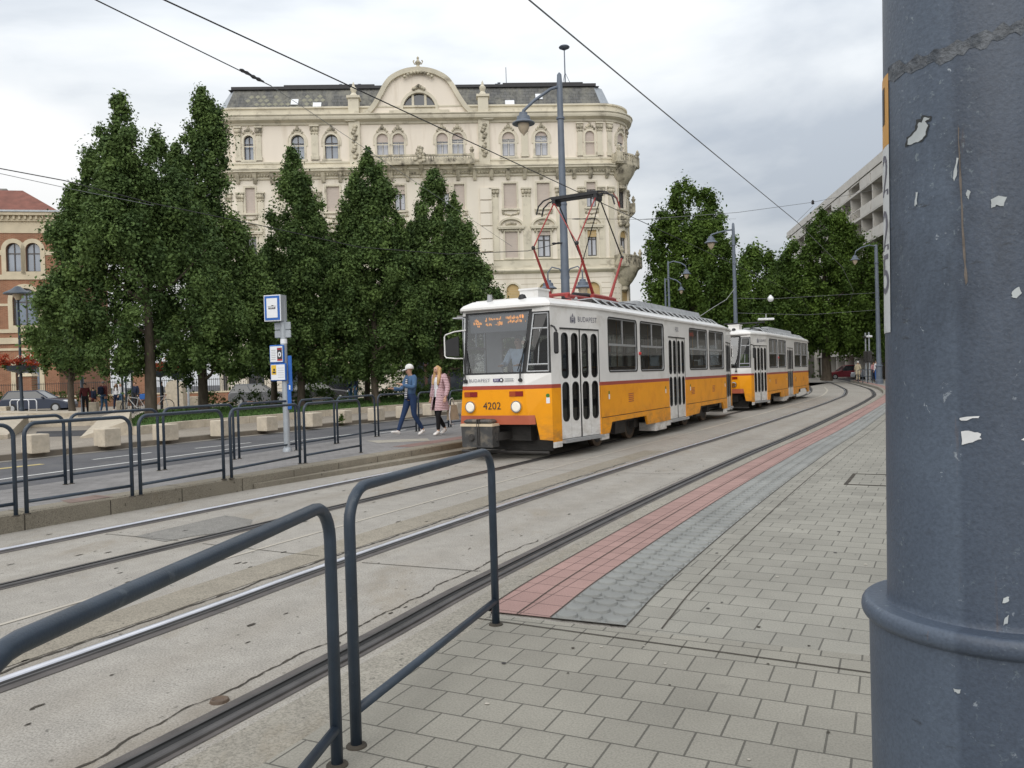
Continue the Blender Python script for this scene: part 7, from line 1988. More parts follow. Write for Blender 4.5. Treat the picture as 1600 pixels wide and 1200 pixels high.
# ================================================================ PEOPLE
SKIN = mat('skin', (0.50, 0.30, 0.21), .55, .06, 8)
def cloth(name, c, **k): return mat(name, c, .85, k.pop('var', .12), k.pop('scale', 9), k.pop('bmp', .25), k.pop('bscale', 60), spec=.2, **k)
def skin(name, chains, parent, mat_, sub=2, root_key=None):
    """grow one continuous surface round a branching skeleton: chains of (x, y, z, radius[, radius2])"""
    vs, rad, ed, idx = [], [], [], {}
    for ch in chains:
        prev = None
        for q in ch:
            key = tuple(round(c, 4) for c in q[:3])
            if key not in idx:
                idx[key] = len(vs); vs.append(q[:3]); rad.append((q[3], q[4] if len(q) > 4 else q[3]))
            if prev is not None and prev != idx[key]: ed.append((prev, idx[key]))
            prev = idx[key]
    me = bpy.data.meshes.new(name); me.from_pydata(vs, ed, [])
    o = bpy.data.objects.new(name, me); col.objects.link(o)
    o.modifiers.new('s', 'SKIN'); s_ = o.modifiers.new('d', 'SUBSURF'); s_.levels = s_.render_levels = sub
    if not me.skin_vertices: me.attributes.new
    sv = me.skin_vertices[0].data
    for i, r_ in enumerate(rad): sv[i].radius = r_; sv[i].use_root = (i == 0)
    dg = bpy.context.evaluated_depsgraph_get()
    m2 = bpy.data.meshes.new_from_object(o.evaluated_get(dg))
    o.modifiers.clear(); o.data = m2; bpy.data.meshes.remove(me)
    m2.name = name
    m2.materials.clear(); m2.materials.append(mat_)
    m2.polygons.foreach_set('use_smooth', [True] * len(m2.polygons))
    if parent is not None: o.parent = parent
    return o
def V3(*a): return Vector(a)
BASE = dict(pelvis=V3(0, 0, .93), waist=V3(0, .005, 1.06), chest=V3(0, 0, 1.27), neck=V3(0, -.005, 1.44), head=V3(0, .03, 1.56), crown=V3(0, .015, 1.66),
            shL=V3(-.165, -.01, 1.385), elL=V3(-.225, -.03, 1.12), wrL=V3(-.235, .05, .89), shR=V3(.165, -.01, 1.385), elR=V3(.225, -.03, 1.12), wrR=V3(.235, .05, .89),
            hpL=V3(-.085, 0, .88), knL=V3(-.095, .02, .49), anL=V3(-.10, -.02, .09), toL=V3(-.11, .14, .035), hpR=V3(.085, 0, .88), knR=V3(.095, .02, .49), anR=V3(.10, -.02, .09), toR=V3(.11, .14, .035))
def person(label, loc, heading, H=1.68, pose=None, top=None, legs=None, shoe=None, hair=None, coat=None, cap=None, under=None, sleeves=True, group=None, cut=False, hair_long=False, stripe=None, fem=True):
    root = thing('person', label, 'person', loc, heading, group)
    k = H / 1.70
    J = {a: v.copy() for a, v in BASE.items()}
    for a, v in (pose or {}).items(): J[a] = Vector(v)
    J = {a: v * k for a, v in J.items()}
    sw = .9 if fem else 1.0
    P = lambda a, r, r2=None: (J[a].x, J[a].y, J[a].z, r * k, (r if r2 is None else r2) * k)
    mid = lambda a, b_, f, r: (*(J[a].lerp(J[b_], f)), r * k)
    fw = (J['head'] - J['neck']); 
    hd = J['head']
    # facing of the head, from the pose
    face = Vector((pose or {}).get('face', (0, 1, -.05))).normalized()
    lg = .62 if legs is not None and not cut else 1.0
    ch = [[P('pelvis', .12 * lg, .10 * lg), P('waist', .105 * (.8 if lg < 1 else 1), .085 * (.8 if lg < 1 else 1)), P('chest', .125, .095), P('neck', .05), (*(hd + Vector((0, 0, -.055 * k)) + face * .012), .062 * k), (*hd, .082 * k, .088 * k), (*(hd + Vector((0, 0, .06 * k)) - face * .012), .076 * k)],
          [(*hd, .082 * k), (*(hd + face * .083 * k + Vector((0, 0, -.012 * k))), .012 * k)]]
    for s in 'LR':
        sg = -1 if s == 'L' else 1
        ch.append([P('chest', .125, .095), P('sh' + s, .055), P('el' + s, .038), P('wr' + s, .026)])
        d = (J['wr' + s] - J['el' + s]).normalized()
        side = d.cross(Vector((0, 0, 1)) if abs(d.z) < .9 else Vector((0, 1, 0))).normalized()
        up_ = side.cross(d)
        w_ = J['wr' + s]; palm = w_ + d * .055 * k
        ch.append([(*w_, .026 * k), (*palm, .030 * k, .020 * k)])
        for i, (off_, ln) in enumerate(((-.027, .058), (-.009, .070), (.010, .066), (.027, .052))):
            b0 = palm + side * off_ * k + d * .028 * k; b1 = b0 + d * ln * .5 * k + up_ * .006 * k; b2 = b1 + d * ln * .35 * k + up_ * -.022 * k * 1.0
            ch.append([(*palm, .03 * k, .02 * k), (*b0, .0095 * k), (*b1, .0085 * k), (*b2, .007 * k)])
        t0 = w_ + d * .025 * k - side * .030 * k * sg; t1 = t0 + d * .035 * k - side * .022 * k * sg
        ch.append([(*palm, .03 * k, .02 * k), (*t0, .011 * k), (*t1, .009 * k)])
        if not cut:
            ch.append([P('pelvis', .12 * lg, .10 * lg), P('hp' + s, .085 * lg), P('kn' + s, .052 * lg), P('an' + s, .035), P('to' + s, .028)])
    body = skin('body', ch, root, SKIN)
    # clothing, each a surface of its own a little outside the body
    if legs is not None and not cut:
        t = [[(J['pelvis'].x, J['pelvis'].y, J['pelvis'].z - .09 * k, .13 * k, .115 * k), P('pelvis', .145, .118), P('waist', .128, .108)]]
        for s in 'LR':
            an = J['an' + s].lerp(J['kn' + s], .06)
            t.append([P('pelvis', .145, .118), P('hp' + s, .102), mid('hp' + s, 'kn' + s, .5, .082), P('kn' + s, .064), mid('kn' + s, 'an' + s, .45, .056), (*an, .045 * k)])
        skin('trousers', t, root, legs)
    if shoe is not None and not cut:
        for s in 'LR':
            a, c = J['an' + s], J['to' + s]; d = c - a; fl_ = Vector((d.x, d.y, 0)).normalized()
            heel = a + Vector((0, 0, -.045 * k)) - fl_ * .045 * k; tip = c + d.normalized() * .035 * k
            ax = (tip - heel).normalized(); sd2 = Vector((fl_.y, -fl_.x, 0)); up2 = sd2.cross(ax); mb = MB(); rows = []
            for f, w_, h0, h1 in ((0, .018, .0, .03), (.06, .034, -.012, .075), (.25, .040, -.014, .085), (.5, .046, -.014, .062), (.78, .050, -.014, .045), (.94, .036, -.012, .032), (1.0, .012, 0, .016)):
                c0 = heel + (tip - heel) * f; rows.append([c0 + (sd2 * w_ * math.cos(t_) + up2 * ((h0 + h1) / 2 + (h1 - h0) / 2 * math.sin(t_))) * k for t_ in [2 * PI * i / 10 for i in range(10)]])
            for r0_, r1_ in zip(rows, rows[1:]):
                for i in range(10): mb.quad(r0_[i], r0_[(i + 1) % 10], r1_[(i + 1) % 10], r1_[i])
            mb.poly(rows[0]); mb.poly(rows[-1][::-1]); mb.build('shoe', shoe, root, smooth='all')
    top_m = coat or top
    if top_m is not None:
        grow_ = .028 if coat else .018
        t = [[P('pelvis', .135 + grow_, .105 + grow_), P('waist', .115 + grow_, .095 + grow_), P('chest', .135 + grow_, .105 + grow_), (*(J['neck'] - Vector((0, 0, .045 * k))), .07 * k)]]
        if coat:
            mb = MB(); rows = []
            for dz, rx, ry in ((.16, .150, .122), (.02, .172, .150), (-.12, .192, .185), (-.26, .205, .222), (-.34, .210, .232), (-.345, .19, .215)):
                c0 = J['pelvis'] + Vector((0, .012, dz * k)); rows.append([c0 + Vector((rx * k * math.cos(t_), ry * k * math.sin(t_), 0)) for t_ in [PI / 2 + .22 + (2 * PI - .44) * i / 20 for i in range(21)]])
            for r0_, r1_ in zip(rows, rows[1:]):
                for i in range(20): mb.quad(r0_[i], r0_[i + 1], r1_[i + 1], r1_[i])
            mb.build('coat_skirt', coat, root, smooth='all')
        for s in 'LR':
            end = J['wr' + s] if sleeves else J['el' + s].lerp(J['sh' + s], .3)
            c_ = [P('chest', .135 + grow_, .105 + grow_), P('sh' + s, .062 + grow_ * .6), P('el' + s, .046 + grow_ * .7), (*end, .036 * k + grow_ * .4)] if sleeves else [P('chest', .135 + grow_, .105 + grow_), P('sh' + s, .062 + grow_ * .6), (*end, .055 * k)]
            t.append(c_)
        skin('coat' if coat else 'jacket', t, root, top_m)
    fx = Vector((face.x, face.y, 0)).normalized(); sx_ = Vector((fx.y, -fx.x, 0))
    if under is not None:                      # the strip of shirt seen in an open front
        mb = MB(); rows = []
        dep = .122 if coat else .114
        for z, w_, o in ((1.36, .035, .10), (1.25, .055, dep - .005), (1.12, .06, dep - .012), (.98, .065, dep), (.90, .06, dep)):
            c = Vector((J['chest'].x * (z / 1.27) if z > 1 else J['pelvis'].x, 0, 0)); c = J['pelvis'].lerp(J['chest'], (z - .93) / .34)
            rows.append([(c.x - w_ * k, c.y + (o + .008) * k, c.z), (c.x, c.y + (o + .024) * k, c.z), (c.x + w_ * k, c.y + (o + .008) * k, c.z)])
        for a, c in zip(rows, rows[1:]):
            for i in range(2): mb.quad(a[i], a[i + 1], c[i + 1], c[i])
        mb.build('shirt', under, root, smooth='all')
    if hair is not None:
        back = hd - face * .02 * k
        hch = [[(*(hd + face * .035 * k + Vector((0, 0, .075 * k))), .058 * k), (*(back + Vector((0, 0, .055 * k))), .094 * k), (*(back - face * .025 * k + Vector((0, 0, -.02 * k))), .084 * k)]]
        if hair_long:
            hch[0] += [(*(back - face * .035 * k + Vector((0, 0, -.13 * k))), .075 * k, .05 * k), (*(back - face * .03 * k + Vector((0, 0, -.24 * k))), .06 * k, .035 * k)]
            for q in (-1, 1): hch.append([(*(back + Vector((0, 0, .055 * k))), .094 * k), (*(hd + sx_ * q * .072 * k - face * .005 * k + Vector((0, 0, -.02))), .042 * k, .05 * k), (*(hd + sx_ * q * .085 * k + face * .005 * k + Vector((0, 0, -.14 * k))), .046 * k, .055 * k), (*(hd + sx_ * q * .10 * k + face * .045 * k + Vector((0, 0, -.26 * k))), .042 * k, .05 * k), (*(hd + sx_ * q * .095 * k + face * .07 * k + Vector((0, 0, -.36 * k))), .022 * k)])
        skin('hair', hch, root, hair)
    for q in (-1, 1):
        mb = MB(); mb.ball(hd + face * .078 * k + sx_ * q * .031 * k + Vector((0, 0, .012 * k)), .011 * k, 8, 6); mb.build('eye', M['ink'], root, smooth='all')
    mb = MB(); mb.ball(hd + face * .079 * k + Vector((0, 0, -.045 * k)), .020 * k, 8, 6, 0, (1.0, .5, .35)); mb.build('mouth', M['lip'], root, smooth='all')
    if cap is not None:
        mb = MB(); c = hd + Vector((0, 0, .055 * k)); pr = []
        for i in range(7): a = PI / 2 * i / 6; pr.append((.103 * k * math.cos(a), c.z + .095 * k * math.sin(a)))
        pr = [(.104 * k, c.z - .03 * k)] + pr; mb.lathe(pr, c.x - face.x * .01, c.y - face.y * .01, 16)
        b0 = c + face * .085 * k - Vector((0, 0, .022 * k)); n_ = 8; f_, g_ = [], []
        for i in range(n_ + 1):
            a = -PI / 2 + PI * i / n_; f_.append(b0 + sx_ * .092 * k * math.sin(a)); g_.append(b0 + sx_ * .085 * k * math.sin(a) + face * .10 * k * math.cos(a) - Vector((0, 0, .018 * k * math.cos(a))))
        mb.strip(f_, g_); mb.strip([q - Vector((0, 0, .008)) for q in f_], [q - Vector((0, 0, .008)) for q in g_])
        mb.build('cap', cap, root, smooth='all')
    return root
M['lip'] = mat('lips', (.36, .10, .09), .5, .05, 8)
DEN = cloth('denim_blue', (.065, .125, .23), dirt=((.12, .19, .30), 14, .5, .75)); JEAN = cloth('dark_jeans', (.022, .042, .10)); BLACK = cloth('black_cloth', (.014, .014, .016)); NAVY = cloth('navy_cloth', (.018, .025, .05))
SHOE = cloth('white_shoes', (.68, .66, .64), bmp=.1); WHITE_C = cloth('white_cloth', (.68, .68, .70)); BLONDE = cloth('blonde_hair', (.50, .32, .15), scale=30, var=.3, stretch=(1, 1, .2)); BROWN = cloth('brown_hair', (.06, .035, .02)); GREYH = cloth('grey_hair', (.25, .24, .23)); DSHOE = cloth('dark_shoes', (.03, .028, .026))
CAPW = cloth('white_cap', (.72, .72, .70), bmp=.1)
def quilt():
    m, t, p = _mat('pink_quilt'); tcn = N(t, 'ShaderNodeTexCoord'); mp_ = N(t, 'ShaderNodeMapping', {'Scale': (0, 0, 1)}); t.links.new(tcn.outputs['Object'], mp_.inputs[0])
    wv = N(t, 'ShaderNodeTexWave', {'Scale': 8.5, 'Distortion': 0.3}, bands_direction='Z', wave_profile='SIN'); t.links.new(mp_.outputs[0], wv.inputs[0])
    cc = mixc(t, ramp(t, wv.outputs[1], (0.05, 0.), (.35, 1.)), (.50, .30, .335), (.66, .455, .485)); t.links.new(cc, p.inputs['Base Color']); p.inputs['Roughness'].default_value = .5
    bump(t, p, wv.outputs[1], .8, .02); return m
def stripes():
    m, t, p = _mat('striped_top'); tcn = N(t, 'ShaderNodeTexCoord'); mp_ = N(t, 'ShaderNodeMapping', {'Scale': (0, 0, 1)}); t.links.new(tcn.outputs['Object'], mp_.inputs[0])
    wv = N(t, 'ShaderNodeTexWave', {'Scale': 7.5}, bands_direction='Z'); t.links.new(mp_.outputs[0], wv.inputs[0])
    t.links.new(ramp(t, wv.outputs[1], (.48, (.015, .017, .03)), (.52, (.6, .6, .62))), p.inputs['Base Color']); p.inputs['Roughness'].default_value = .9; return m
hd_ = lambda x, y: math.atan2(-x, y)           # heading so that local +Y points along (x, y)
def at_feet(px, py, z): return at(px, py, z)
w1 = at(644, 681.0, iz)
person('woman striding in white cap, blue denim jacket over striped top and dark jeans', w1, hd_(-.80, -.60), 1.63,
       dict(anL=(-.09, -.26, .13), toL=(-.10, -.14, .045), knL=(-.09, -.02, .49), anR=(.09, .33, .10), toR=(.10, .47, .11), knR=(.09, .17, .50), hpL=(-.085, -.01, .88), hpR=(.085, .02, .88),
            elR=(.27, .10, 1.10), wrR=(.22, .36, 1.13), elL=(-.26, .06, 1.14), wrL=(-.07, .27, 1.22), face=(.05, 1, -.12), pelvis=(0, .02, .93)), top=DEN, legs=JEAN, shoe=SHOE, cap=CAPW, hair=cloth('fair_hair', (.35, .22, .13)), under=stripes())
w2 = at(689, 679.5, iz)
person('woman with long blonde hair, pink quilted coat and black trousers, carrying a bag', w2, hd_(-.62, -.78), 1.64,
       dict(anL=(-.07, .16, .09), toL=(-.08, .29, .035), knL=(-.08, .15, .50), anR=(.06, -.22, .14), toR=(.06, -.10, .045), knR=(.08, .02, .47), elL=(-.25, -.02, 1.12), wrL=(-.28, .10, .90), elR=(.24, -.05, 1.12), wrR=(.27, .02, .88), face=(.18, 1, -.28), head=(.01, .05, 1.555)),
       coat=quilt(), legs=BLACK, shoe=SHOE, hair=BLONDE, hair_long=True, under=WHITE_C)
# the bag that hangs from her hand
bg = thing('bag', 'beige handbag with white straps hanging from the hand of the woman in pink', 'bag', w2 + Vector((.27, .10, .50)), hd_(-.62, -.78))
mb = MB(); mb.add([(-.05, -.17, -.17), (.05, -.17, -.17), (.05, .15, -.17), (-.05, .15, -.17), (-.03, -.12, .17), (.03, -.12, .17), (.03, .12, .17), (-.03, .12, .17)], ((3, 2, 1, 0), (4, 5, 6, 7), (0, 1, 5, 4), (1, 2, 6, 5), (2, 3, 7, 6), (3, 0, 4, 7)))
mb.build('pouch', cloth('beige_bag', (.42, .34, .25)), bg)
mb = MB(); mb.tube([(.03, -.1, .15), (.02, -.05, .30), (.0, 0, .33), (.02, .05, .30), (.03, .1, .15)], .012, 6); mb.tube([(-.03, .1, .15), (-.05, .16, -.05), (-.05, .13, -.25), (-.04, .0, -.28)], .014, 6); mb.build('strap', WHITE_C, bg, smooth='all')
GP = 'people walking on the left plaza'
def walk(s=1, a=.2): return dict(anL=(-.09, -.2 * s, .11), toL=(-.1, -.07 * s, .04), anR=(.09, .22 * s, .09), toR=(.1, .35 * s, .05), knR=(.09, .14 * s, .49), elL=(-.24, .05, 1.12), wrL=(-.24, .2, .93), elR=(.24, -.1, 1.12), wrR=(.24, -.05, .89))
PLAID = cloth('dark_red_shirt', (.14, .045, .045)); MAROON = cloth('maroon_top', (.09, .022, .025)); PALEB = cloth('pale_blue_shirt', (.45, .55, .66)); TEAL = cloth('blue_jeans', (.06, .12, .21)); BEIGE = cloth('beige_coat', (.52, .45, .32)); BLUEJ = cloth('bright_blue_jacket', (.04, .17, .50)); PINKT = cloth('pink_top', (.55, .30, .32))
m1 = person('man seen from behind in dark red shirt and blue jeans with a dark backpack', at(162.5, 646, .12), hd_(.15, 1), 1.76, walk(.6), top=PLAID, legs=TEAL, shoe=DSHOE, hair=GREYH, group=GP, fem=False)
mb = MB(); mb.bevbox(-.15, .15, -.30, -.13, 1.02, 1.45, .05); mb.build('backpack', NAVY, m1)
person('woman in white jacket and dark trousers facing the camera on the plaza', at(183, 642.5, .12), hd_(-.1, -1), 1.66, walk(.7), top=WHITE_C, legs=NAVY, shoe=SHOE, hair=BROWN, hair_long=True, group=GP)
person('shorter person in dark navy top beside the man with the backpack', at(147, 646, .12), hd_(.3, 1), 1.45, walk(.4), top=NAVY, legs=MAROON, shoe=DSHOE, hair=BROWN, group=GP)
person('person in maroon top half hidden behind the grey post', at(134, 648, .12), hd_(.3, -1), 1.68, None, top=MAROON, legs=BLACK, shoe=DSHOE, hair=BROWN, group=GP, fem=False)
person('person in pale top just behind the woman in white', at(189.5, 638.5, .12), hd_(.2, -1), 1.7, None, top=cloth('pale_grey_top', (.42, .41, .42)), legs=TEAL, shoe=DSHOE, hair=GREYH, group=GP, fem=False)
person('person in dark blue top standing by the bicycles', at(213, 639, .12), hd_(-.5, -1), 1.7, None, top=NAVY, legs=BLACK, shoe=DSHOE, hair=BROWN, group=GP, fem=False)
person('person in black clothes close to the broadest tree trunk, by the bicycles', at(254, 641, .12), hd_(-.9, -.4), 1.68, None, top=BLACK, legs=BLACK, shoe=DSHOE, hair=BROWN, group=GP)
GM = 'two men under the trees'
c_ = atY(556.5, 620, 48); person('taller man in navy jacket and jeans under the trees, at the back of the lawn', (c_.x, 48, .12), hd_(-.8, -.5), 1.78, None, top=NAVY, legs=TEAL, shoe=DSHOE, hair=BROWN, group=GM, fem=False)
c_ = atY(547.5, 620, 48.3); person('shorter man in navy top facing the taller man under the trees', (c_.x, 48.3, .12), hd_(1, -.3), 1.68, None, top=NAVY, legs=TEAL, shoe=DSHOE, hair=GREYH, group=GM, fem=False)
GR_ = 'people waiting at the far end of the right platform'
person('person in white shirt and blue trousers waiting near the far lamp post', at(1370.5, 597.5, pz), hd_(-.5, 1), 1.74, None, top=WHITE_C, legs=cloth('blue_trousers', (.05, .14, .42)), shoe=DSHOE, hair=BROWN, group=GR_, fem=False)
person('person in pinkish top left of the one in white shirt', at(1365, 596, pz), hd_(.5, -1), 1.62, None, top=PINKT, legs=NAVY, shoe=DSHOE, hair=BROWN, group=GR_)
person('person in long beige coat and pale hat at the end of the right platform', at(1341, 595.5, pz), hd_(.6, .8), 1.70, None, coat=BEIGE, legs=BEIGE, shoe=DSHOE, cap=CAPW, group=GR_)
sit = dict(hpL=(-.1, 0, .5), knL=(-.12, .42, .52), anL=(-.12, .42, .1), toL=(-.12, .55, .05), hpR=(.1, 0, .5), knR=(.12, .42, .52), anR=(.12, .42, .1), toR=(.12, .55, .05), pelvis=(0, 0, .52), waist=(0, -.01, .66), chest=(0, 0, .87), neck=(0, .01, 1.04), head=(0, .04, 1.16), crown=(0, .03, 1.26),
           shL=(-.17, 0, .985), elL=(-.24, .12, .74), wrL=(-.18, .36, .72), shR=(.17, 0, .985), elR=(.24, .12, .74), wrR=(.18, .36, .72))
dl = tram.matrix_basis @ Vector((.10, .85, .95))
person('tram driver in pale blue shirt behind the windscreen', dl, -TH + PI, 1.75, sit, top=PALEB, legs=NAVY, shoe=DSHOE, hair=GREYH, fem=False)
dl = tram.matrix_basis @ Vector((.75, 9.2, .68))
person('passenger in bright blue jacket seen through a rear window of the first car', dl, -TH + R(120), 1.72, dict(sit, **{}), top=BLUEJ, legs=BLACK, shoe=DSHOE, hair=BROWN)
# ================================================================ CARS, BICYCLES, SHOP FRONTS, SMALL THINGS
M['tyre'] = mat('tyre', (.02, .02, .02), .8, .2, 8); M['carglass'] = mat('car_glass', (.02, .025, .03), .05, .1, 3, spec=.9)
def car(label, loc, heading, colr, L=4.2, Wd=1.72, H=1.47, group=None, kind='hatch'):
    root = thing('parked_car', label, 'car', loc, heading, group)
    paint = mat('car_paint', colr, .35, .04, 3, coat=.25)
    hw = Wd / 2
    prof = [(-L / 2, .42), (-L / 2 + .02, .78), (-L / 2 + .12, .93), (-L / 2 + .9, .97), (L / 2 - 1.35, .95), (L / 2 - .45, .82), (L / 2 - .08, .66), (L / 2, .48), (L / 2 - .03, .26), (-L / 2 + .05, .26)]
    mb = MB(); secs = [(-hw, .10, .06), (-hw + .03, .0, .0), (hw - .03, .0, .0), (hw, .10, .06)]
    rows = []
    for y, e0, e1 in secs:
        rows.append([(x * (1 - e0 * .25), y, z - (e1 if z > .6 else 0)) for x, z in prof])
    n = len(prof)
    for a, c in zip(rows, rows[1:]):
        for i in range(n): mb.quad(a[i], a[(i + 1) % n], c[(i + 1) % n], c[i])
    mb.poly(rows[0]); mb.poly(rows[-1][::-1]); mb.build('body', paint, root, smooth=True)
    b0, b1 = -L / 2 + .12, L / 2 - 1.25
    t0, t1 = (-L / 2 + .45, L / 2 - 2.0) if kind == 'hatch' else (-L / 2 + 1.0, L / 2 - 2.0)
    zt = H
    mb = MB(); w0, w1 = hw - .06, hw - .26
    q = lambda x, y, z: (x, y, z)
    lo = [q(b0, -w0, .94), q(b1, -w0, .94), q(b1, w0, .94), q(b0, w0, .94)]; hi = [q(t0, -w1, zt - .05), q(t1, -w1, zt - .05), q(t1, w1, zt - .05), q(t0, w1, zt - .05)]
    mb.add(lo + hi, ((0, 1, 5, 4), (1, 2, 6, 5), (2, 3, 7, 6), (3, 0, 4, 7))); mb.build('window', M['carglass'], root)
    mb = MB(); mb.box(t0 - .03, t1 + .03, -w1 - .02, w1 + .02, zt - .06, zt, 0, (.08, .06))
    for sg in (-1, 1):
        for xa, xb in ((b0, t0), (b1, t1), ((b0 + b1) / 2 - .05, (t0 + t1) / 2 - .05)): mb.bar((xa, sg * (w0 + .01), .94), (xb, sg * (w1 + .012), zt - .05), .035, 5)
    mb.build('roof', paint, root)
    for xs_ in (-L / 2 + .75, L / 2 - .78):
        for sg in (-1, 1):
            mb = MB(); mb.disc((xs_, sg * (hw - .19), .31), (0, sg, 0), .31, .31, 0, .2, 18, 0); mb.disc((xs_, sg * (hw + .005), .31), (0, sg, 0), .20, .18, 0, .015, 14, 1); mb.build('wheel', [M['tyre'], M['alu']], root)
    for sg in (-1, 1):
        mb = MB(); mb.bevbox(L / 2 - .42, L / 2 - .06, sg * (hw - .25) - .17, sg * (hw - .25) + .17, .62, .78, .04); mb.build('headlight', M['sign_white'], root)
        mb = MB(); mb.bevbox(-L / 2 - .01, -L / 2 + .1, sg * (hw - .2) - .13, sg * (hw - .2) + .13, .72, .90, .02); mb.build('tail_light', M['taillight'], root)
        mb = MB(); mb.bevbox(b1 - .35, b1 - .2, sg * (hw + .06) - .07, sg * (hw + .06) + .07, .93, 1.06, .03); mb.build('wing_mirror', paint, root)
    return root
c_ = atY(62, 640, 53); car('dark blue hatchback parked behind the plaza at the left edge', (c_.x, 53, .0), R(8), (.018, .028, .055))
c_ = atY(408, 618, 56); car('grey car half hidden behind the stop sign and hedge', (c_.x, 56, 0), R(12), (.13, .135, .145))
c_ = atY(505, 618, 57); car('dark car beyond the hedge under the trees', (c_.x, 57, 0), R(5), (.03, .03, .035))
c_ = atY(1322, 585, 92); car('dark red car waiting at the end of the street', (c_.x, 92, -.03), R(172), (.17, .015, .025), 4.4, 1.8, 1.6)
c_ = atY(1352, 585, 97); car('black car behind the person in the beige coat', (c_.x, 97, -.03), R(168), (.02, .02, .024), 4.4, 1.8, 1.5)
c_ = atY(1362, 585, 89); car('pale car partly behind the far traffic light', (c_.x, 89, -.03), R(150), (.40, .42, .46), 4.2)
def bicycle(label, loc, heading, c, box=False):
    root = thing('bicycle', label, 'bicycle', loc, heading, 'bicycles by the broad tree')
    fm = mat('bicycle_paint', c, .4, .05, 5)
    for x in (-.52, .52):
        mb = MB(); mb.tube([(x + .33 * math.cos(2 * PI * k / 24), 0, .34 + .33 * math.sin(2 * PI * k / 24)) for k in range(25)], .02, 6, 0, cap=False)
        for k in range(10): mb.bar((x, 0, .34), (x + .32 * math.cos(2 * PI * k / 10), 0, .34 + .32 * math.sin(2 * PI * k / 10)), .004, 3, mi=1)
        mb.build('wheel', [M['tyre'], M['chrome']], root)
    mb = MB()
    for a, b_ in (((-.52, 0, .34), (-.05, 0, .30)), ((-.52, 0, .34), (-.2, 0, .85)), ((-.05, 0, .30), (-.2, 0, .85)), ((-.05, 0, .30), (.40, 0, .82)), ((-.18, 0, .78), (.40, 0, .86)), ((.52, 0, .34), (.38, 0, 1.0))): mb.bar(a, b_, .018, 6)
    mb.build('frame', fm, root)
    mb = MB(); mb.bar((-.2, 0, .85), (-.22, 0, .95), .015, 5); mb.bevbox(-.34, -.08, -.07, .07, .95, 1.01, .02); mb.build('saddle', M['tyre'], root)
    mb = MB(); mb.tube([(.30, -.28, 1.05), (.38, -.15, 1.04), (.38, .15, 1.04), (.30, .28, 1.05)], .014, 6); mb.build('handlebar', M['tyre'], root)
    if box: mb = MB(); mb.bevbox(-.75, -.35, -.17, .17, .72, 1.0, .03); mb.build('carrier_box', M['blue'], root)
bicycle('bicycle with a blue carrier box left of the broadest trunk', at(212, 646, .12), R(170), (.5, .5, .5), True)
bicycle('dark bicycle right behind the first one, at the broadest trunk', at(222, 643, .12), R(165), (.04, .04, .05))
bicycle('silver bicycle leaning beside the black-clothed person', at(246, 644, .12), R(10), (.4, .4, .42))
def post(label, px, py, h, r, m_, name='steel_post', base=.12):
    p = at(px, py, base); root = thing(name, label, 'post', (p.x, p.y, base)); mb = MB(); mb.lathe([(r * 1.2, 0), (r, .06), (r, h - .03), (r * .8, h), (0.01, h + .02)], 0, 0, 12); mb.build('shaft', m_, root, smooth=True)
    return root
post('thick grey post in front of the person in maroon', 130, 648, 2.0, .09, M['pole_far'])
post('slim grey post behind the woman in white', 198, 643, 2.2, .05, M['railing'])
post('pale grey post beside the standing stone', 295, 637, 2.6, .07, M['zinc'])
# low loop stands in front of the car
for k, (px, py) in enumerate(((31, 648), (43, 648.4))):
    p = at(px, py, .12); root = thing('cycle_stand', 'white hooped cycle stand in front of the dark blue car', 'cycle stand', (p.x, p.y, .12), R(5), 'white cycle stands'); mb = MB(); mb.tube([(-.5, 0, 0), (-.5, 0, .75), (-.42, 0, .85), (.42, 0, .85), (.5, 0, .75), (.5, 0, 0)], .028, 6); mb.build('hoop', M['sign_white'], root, smooth='all')
# garden wall with railings and brick piers behind the car
root = thing('garden_wall', 'low brick wall with iron railings and a pier behind the dark blue car', 'wall', (-40, 58.5, 0), R(4))
mb = MB(); mb.box(0, 22, -.2, .2, 0, .9); mb.build('base', M['brick'], root); mb = MB(); mb.box(-.02, 22.02, -.25, .25, .9, 1.0); mb.build('coping', M['cream_stone'], root)
mb = MB()
for k in range(140): mb.bar((.1 + k * .155, 0, 1.0), (.1 + k * .155, 0, 2.0), .016, 4)
mb.bar((0, 0, 1.9), (22, 0, 1.9), .02, 4); mb.build('iron_railing', M['iron'], root)
for x in (4.5, 12.5): mb = MB(); mb.box(x - .42, x + .42, -.42, .42, 0, 2.5); mb.build('pier', M['brick'], root); mb = MB(); mb.box(x - .5, x + .5, -.5, .5, 2.5, 2.75, 0, (.1, .1)); mb.build('pier_cap', M['cream_stone'], root)
# shop fronts and awnings at the foot of the cream house
dkr = mat('shop_brown', (.085, .035, .028), .7, .15, 2)
def shop(label, u0, u1, sign=None, awn=None):
    root = thing('shop_front', label, 'shop front', (BX, BY, 0), BROT)
    mb = MB(); mb.box(u0, u1, -.30, -.02, 0, 4.6); mb.build('panel', dkr, root)
    n = max(2, int((u1 - u0) / 1.7)); w_ = (u1 - u0) / n
    for k in range(n):
        mb = MB(); mb.box(u0 + w_ * k + .12, u0 + w_ * (k + 1) - .12, -.34, -.305, .5, 2.9, 0); mb.build('window', M['pane_dark'], root)
    if sign:
        mb = MB(); mb.box(sign[0], sign[1], -.42, -.30, 3.3, 4.2, 0)
        for k in range(7): x = sign[0] + (sign[1] - sign[0]) * (.12 + .11 * k); mb.quad((x, -.424, 3.55 + .05 * (k % 2)), (x + .16, -.424, 3.55), (x + .16, -.424, 3.9 + .06 * (k % 3)), (x, -.424, 3.9), 1)
        mb.build('fascia', [M['ink'], M['sign_white']], root)
    return root
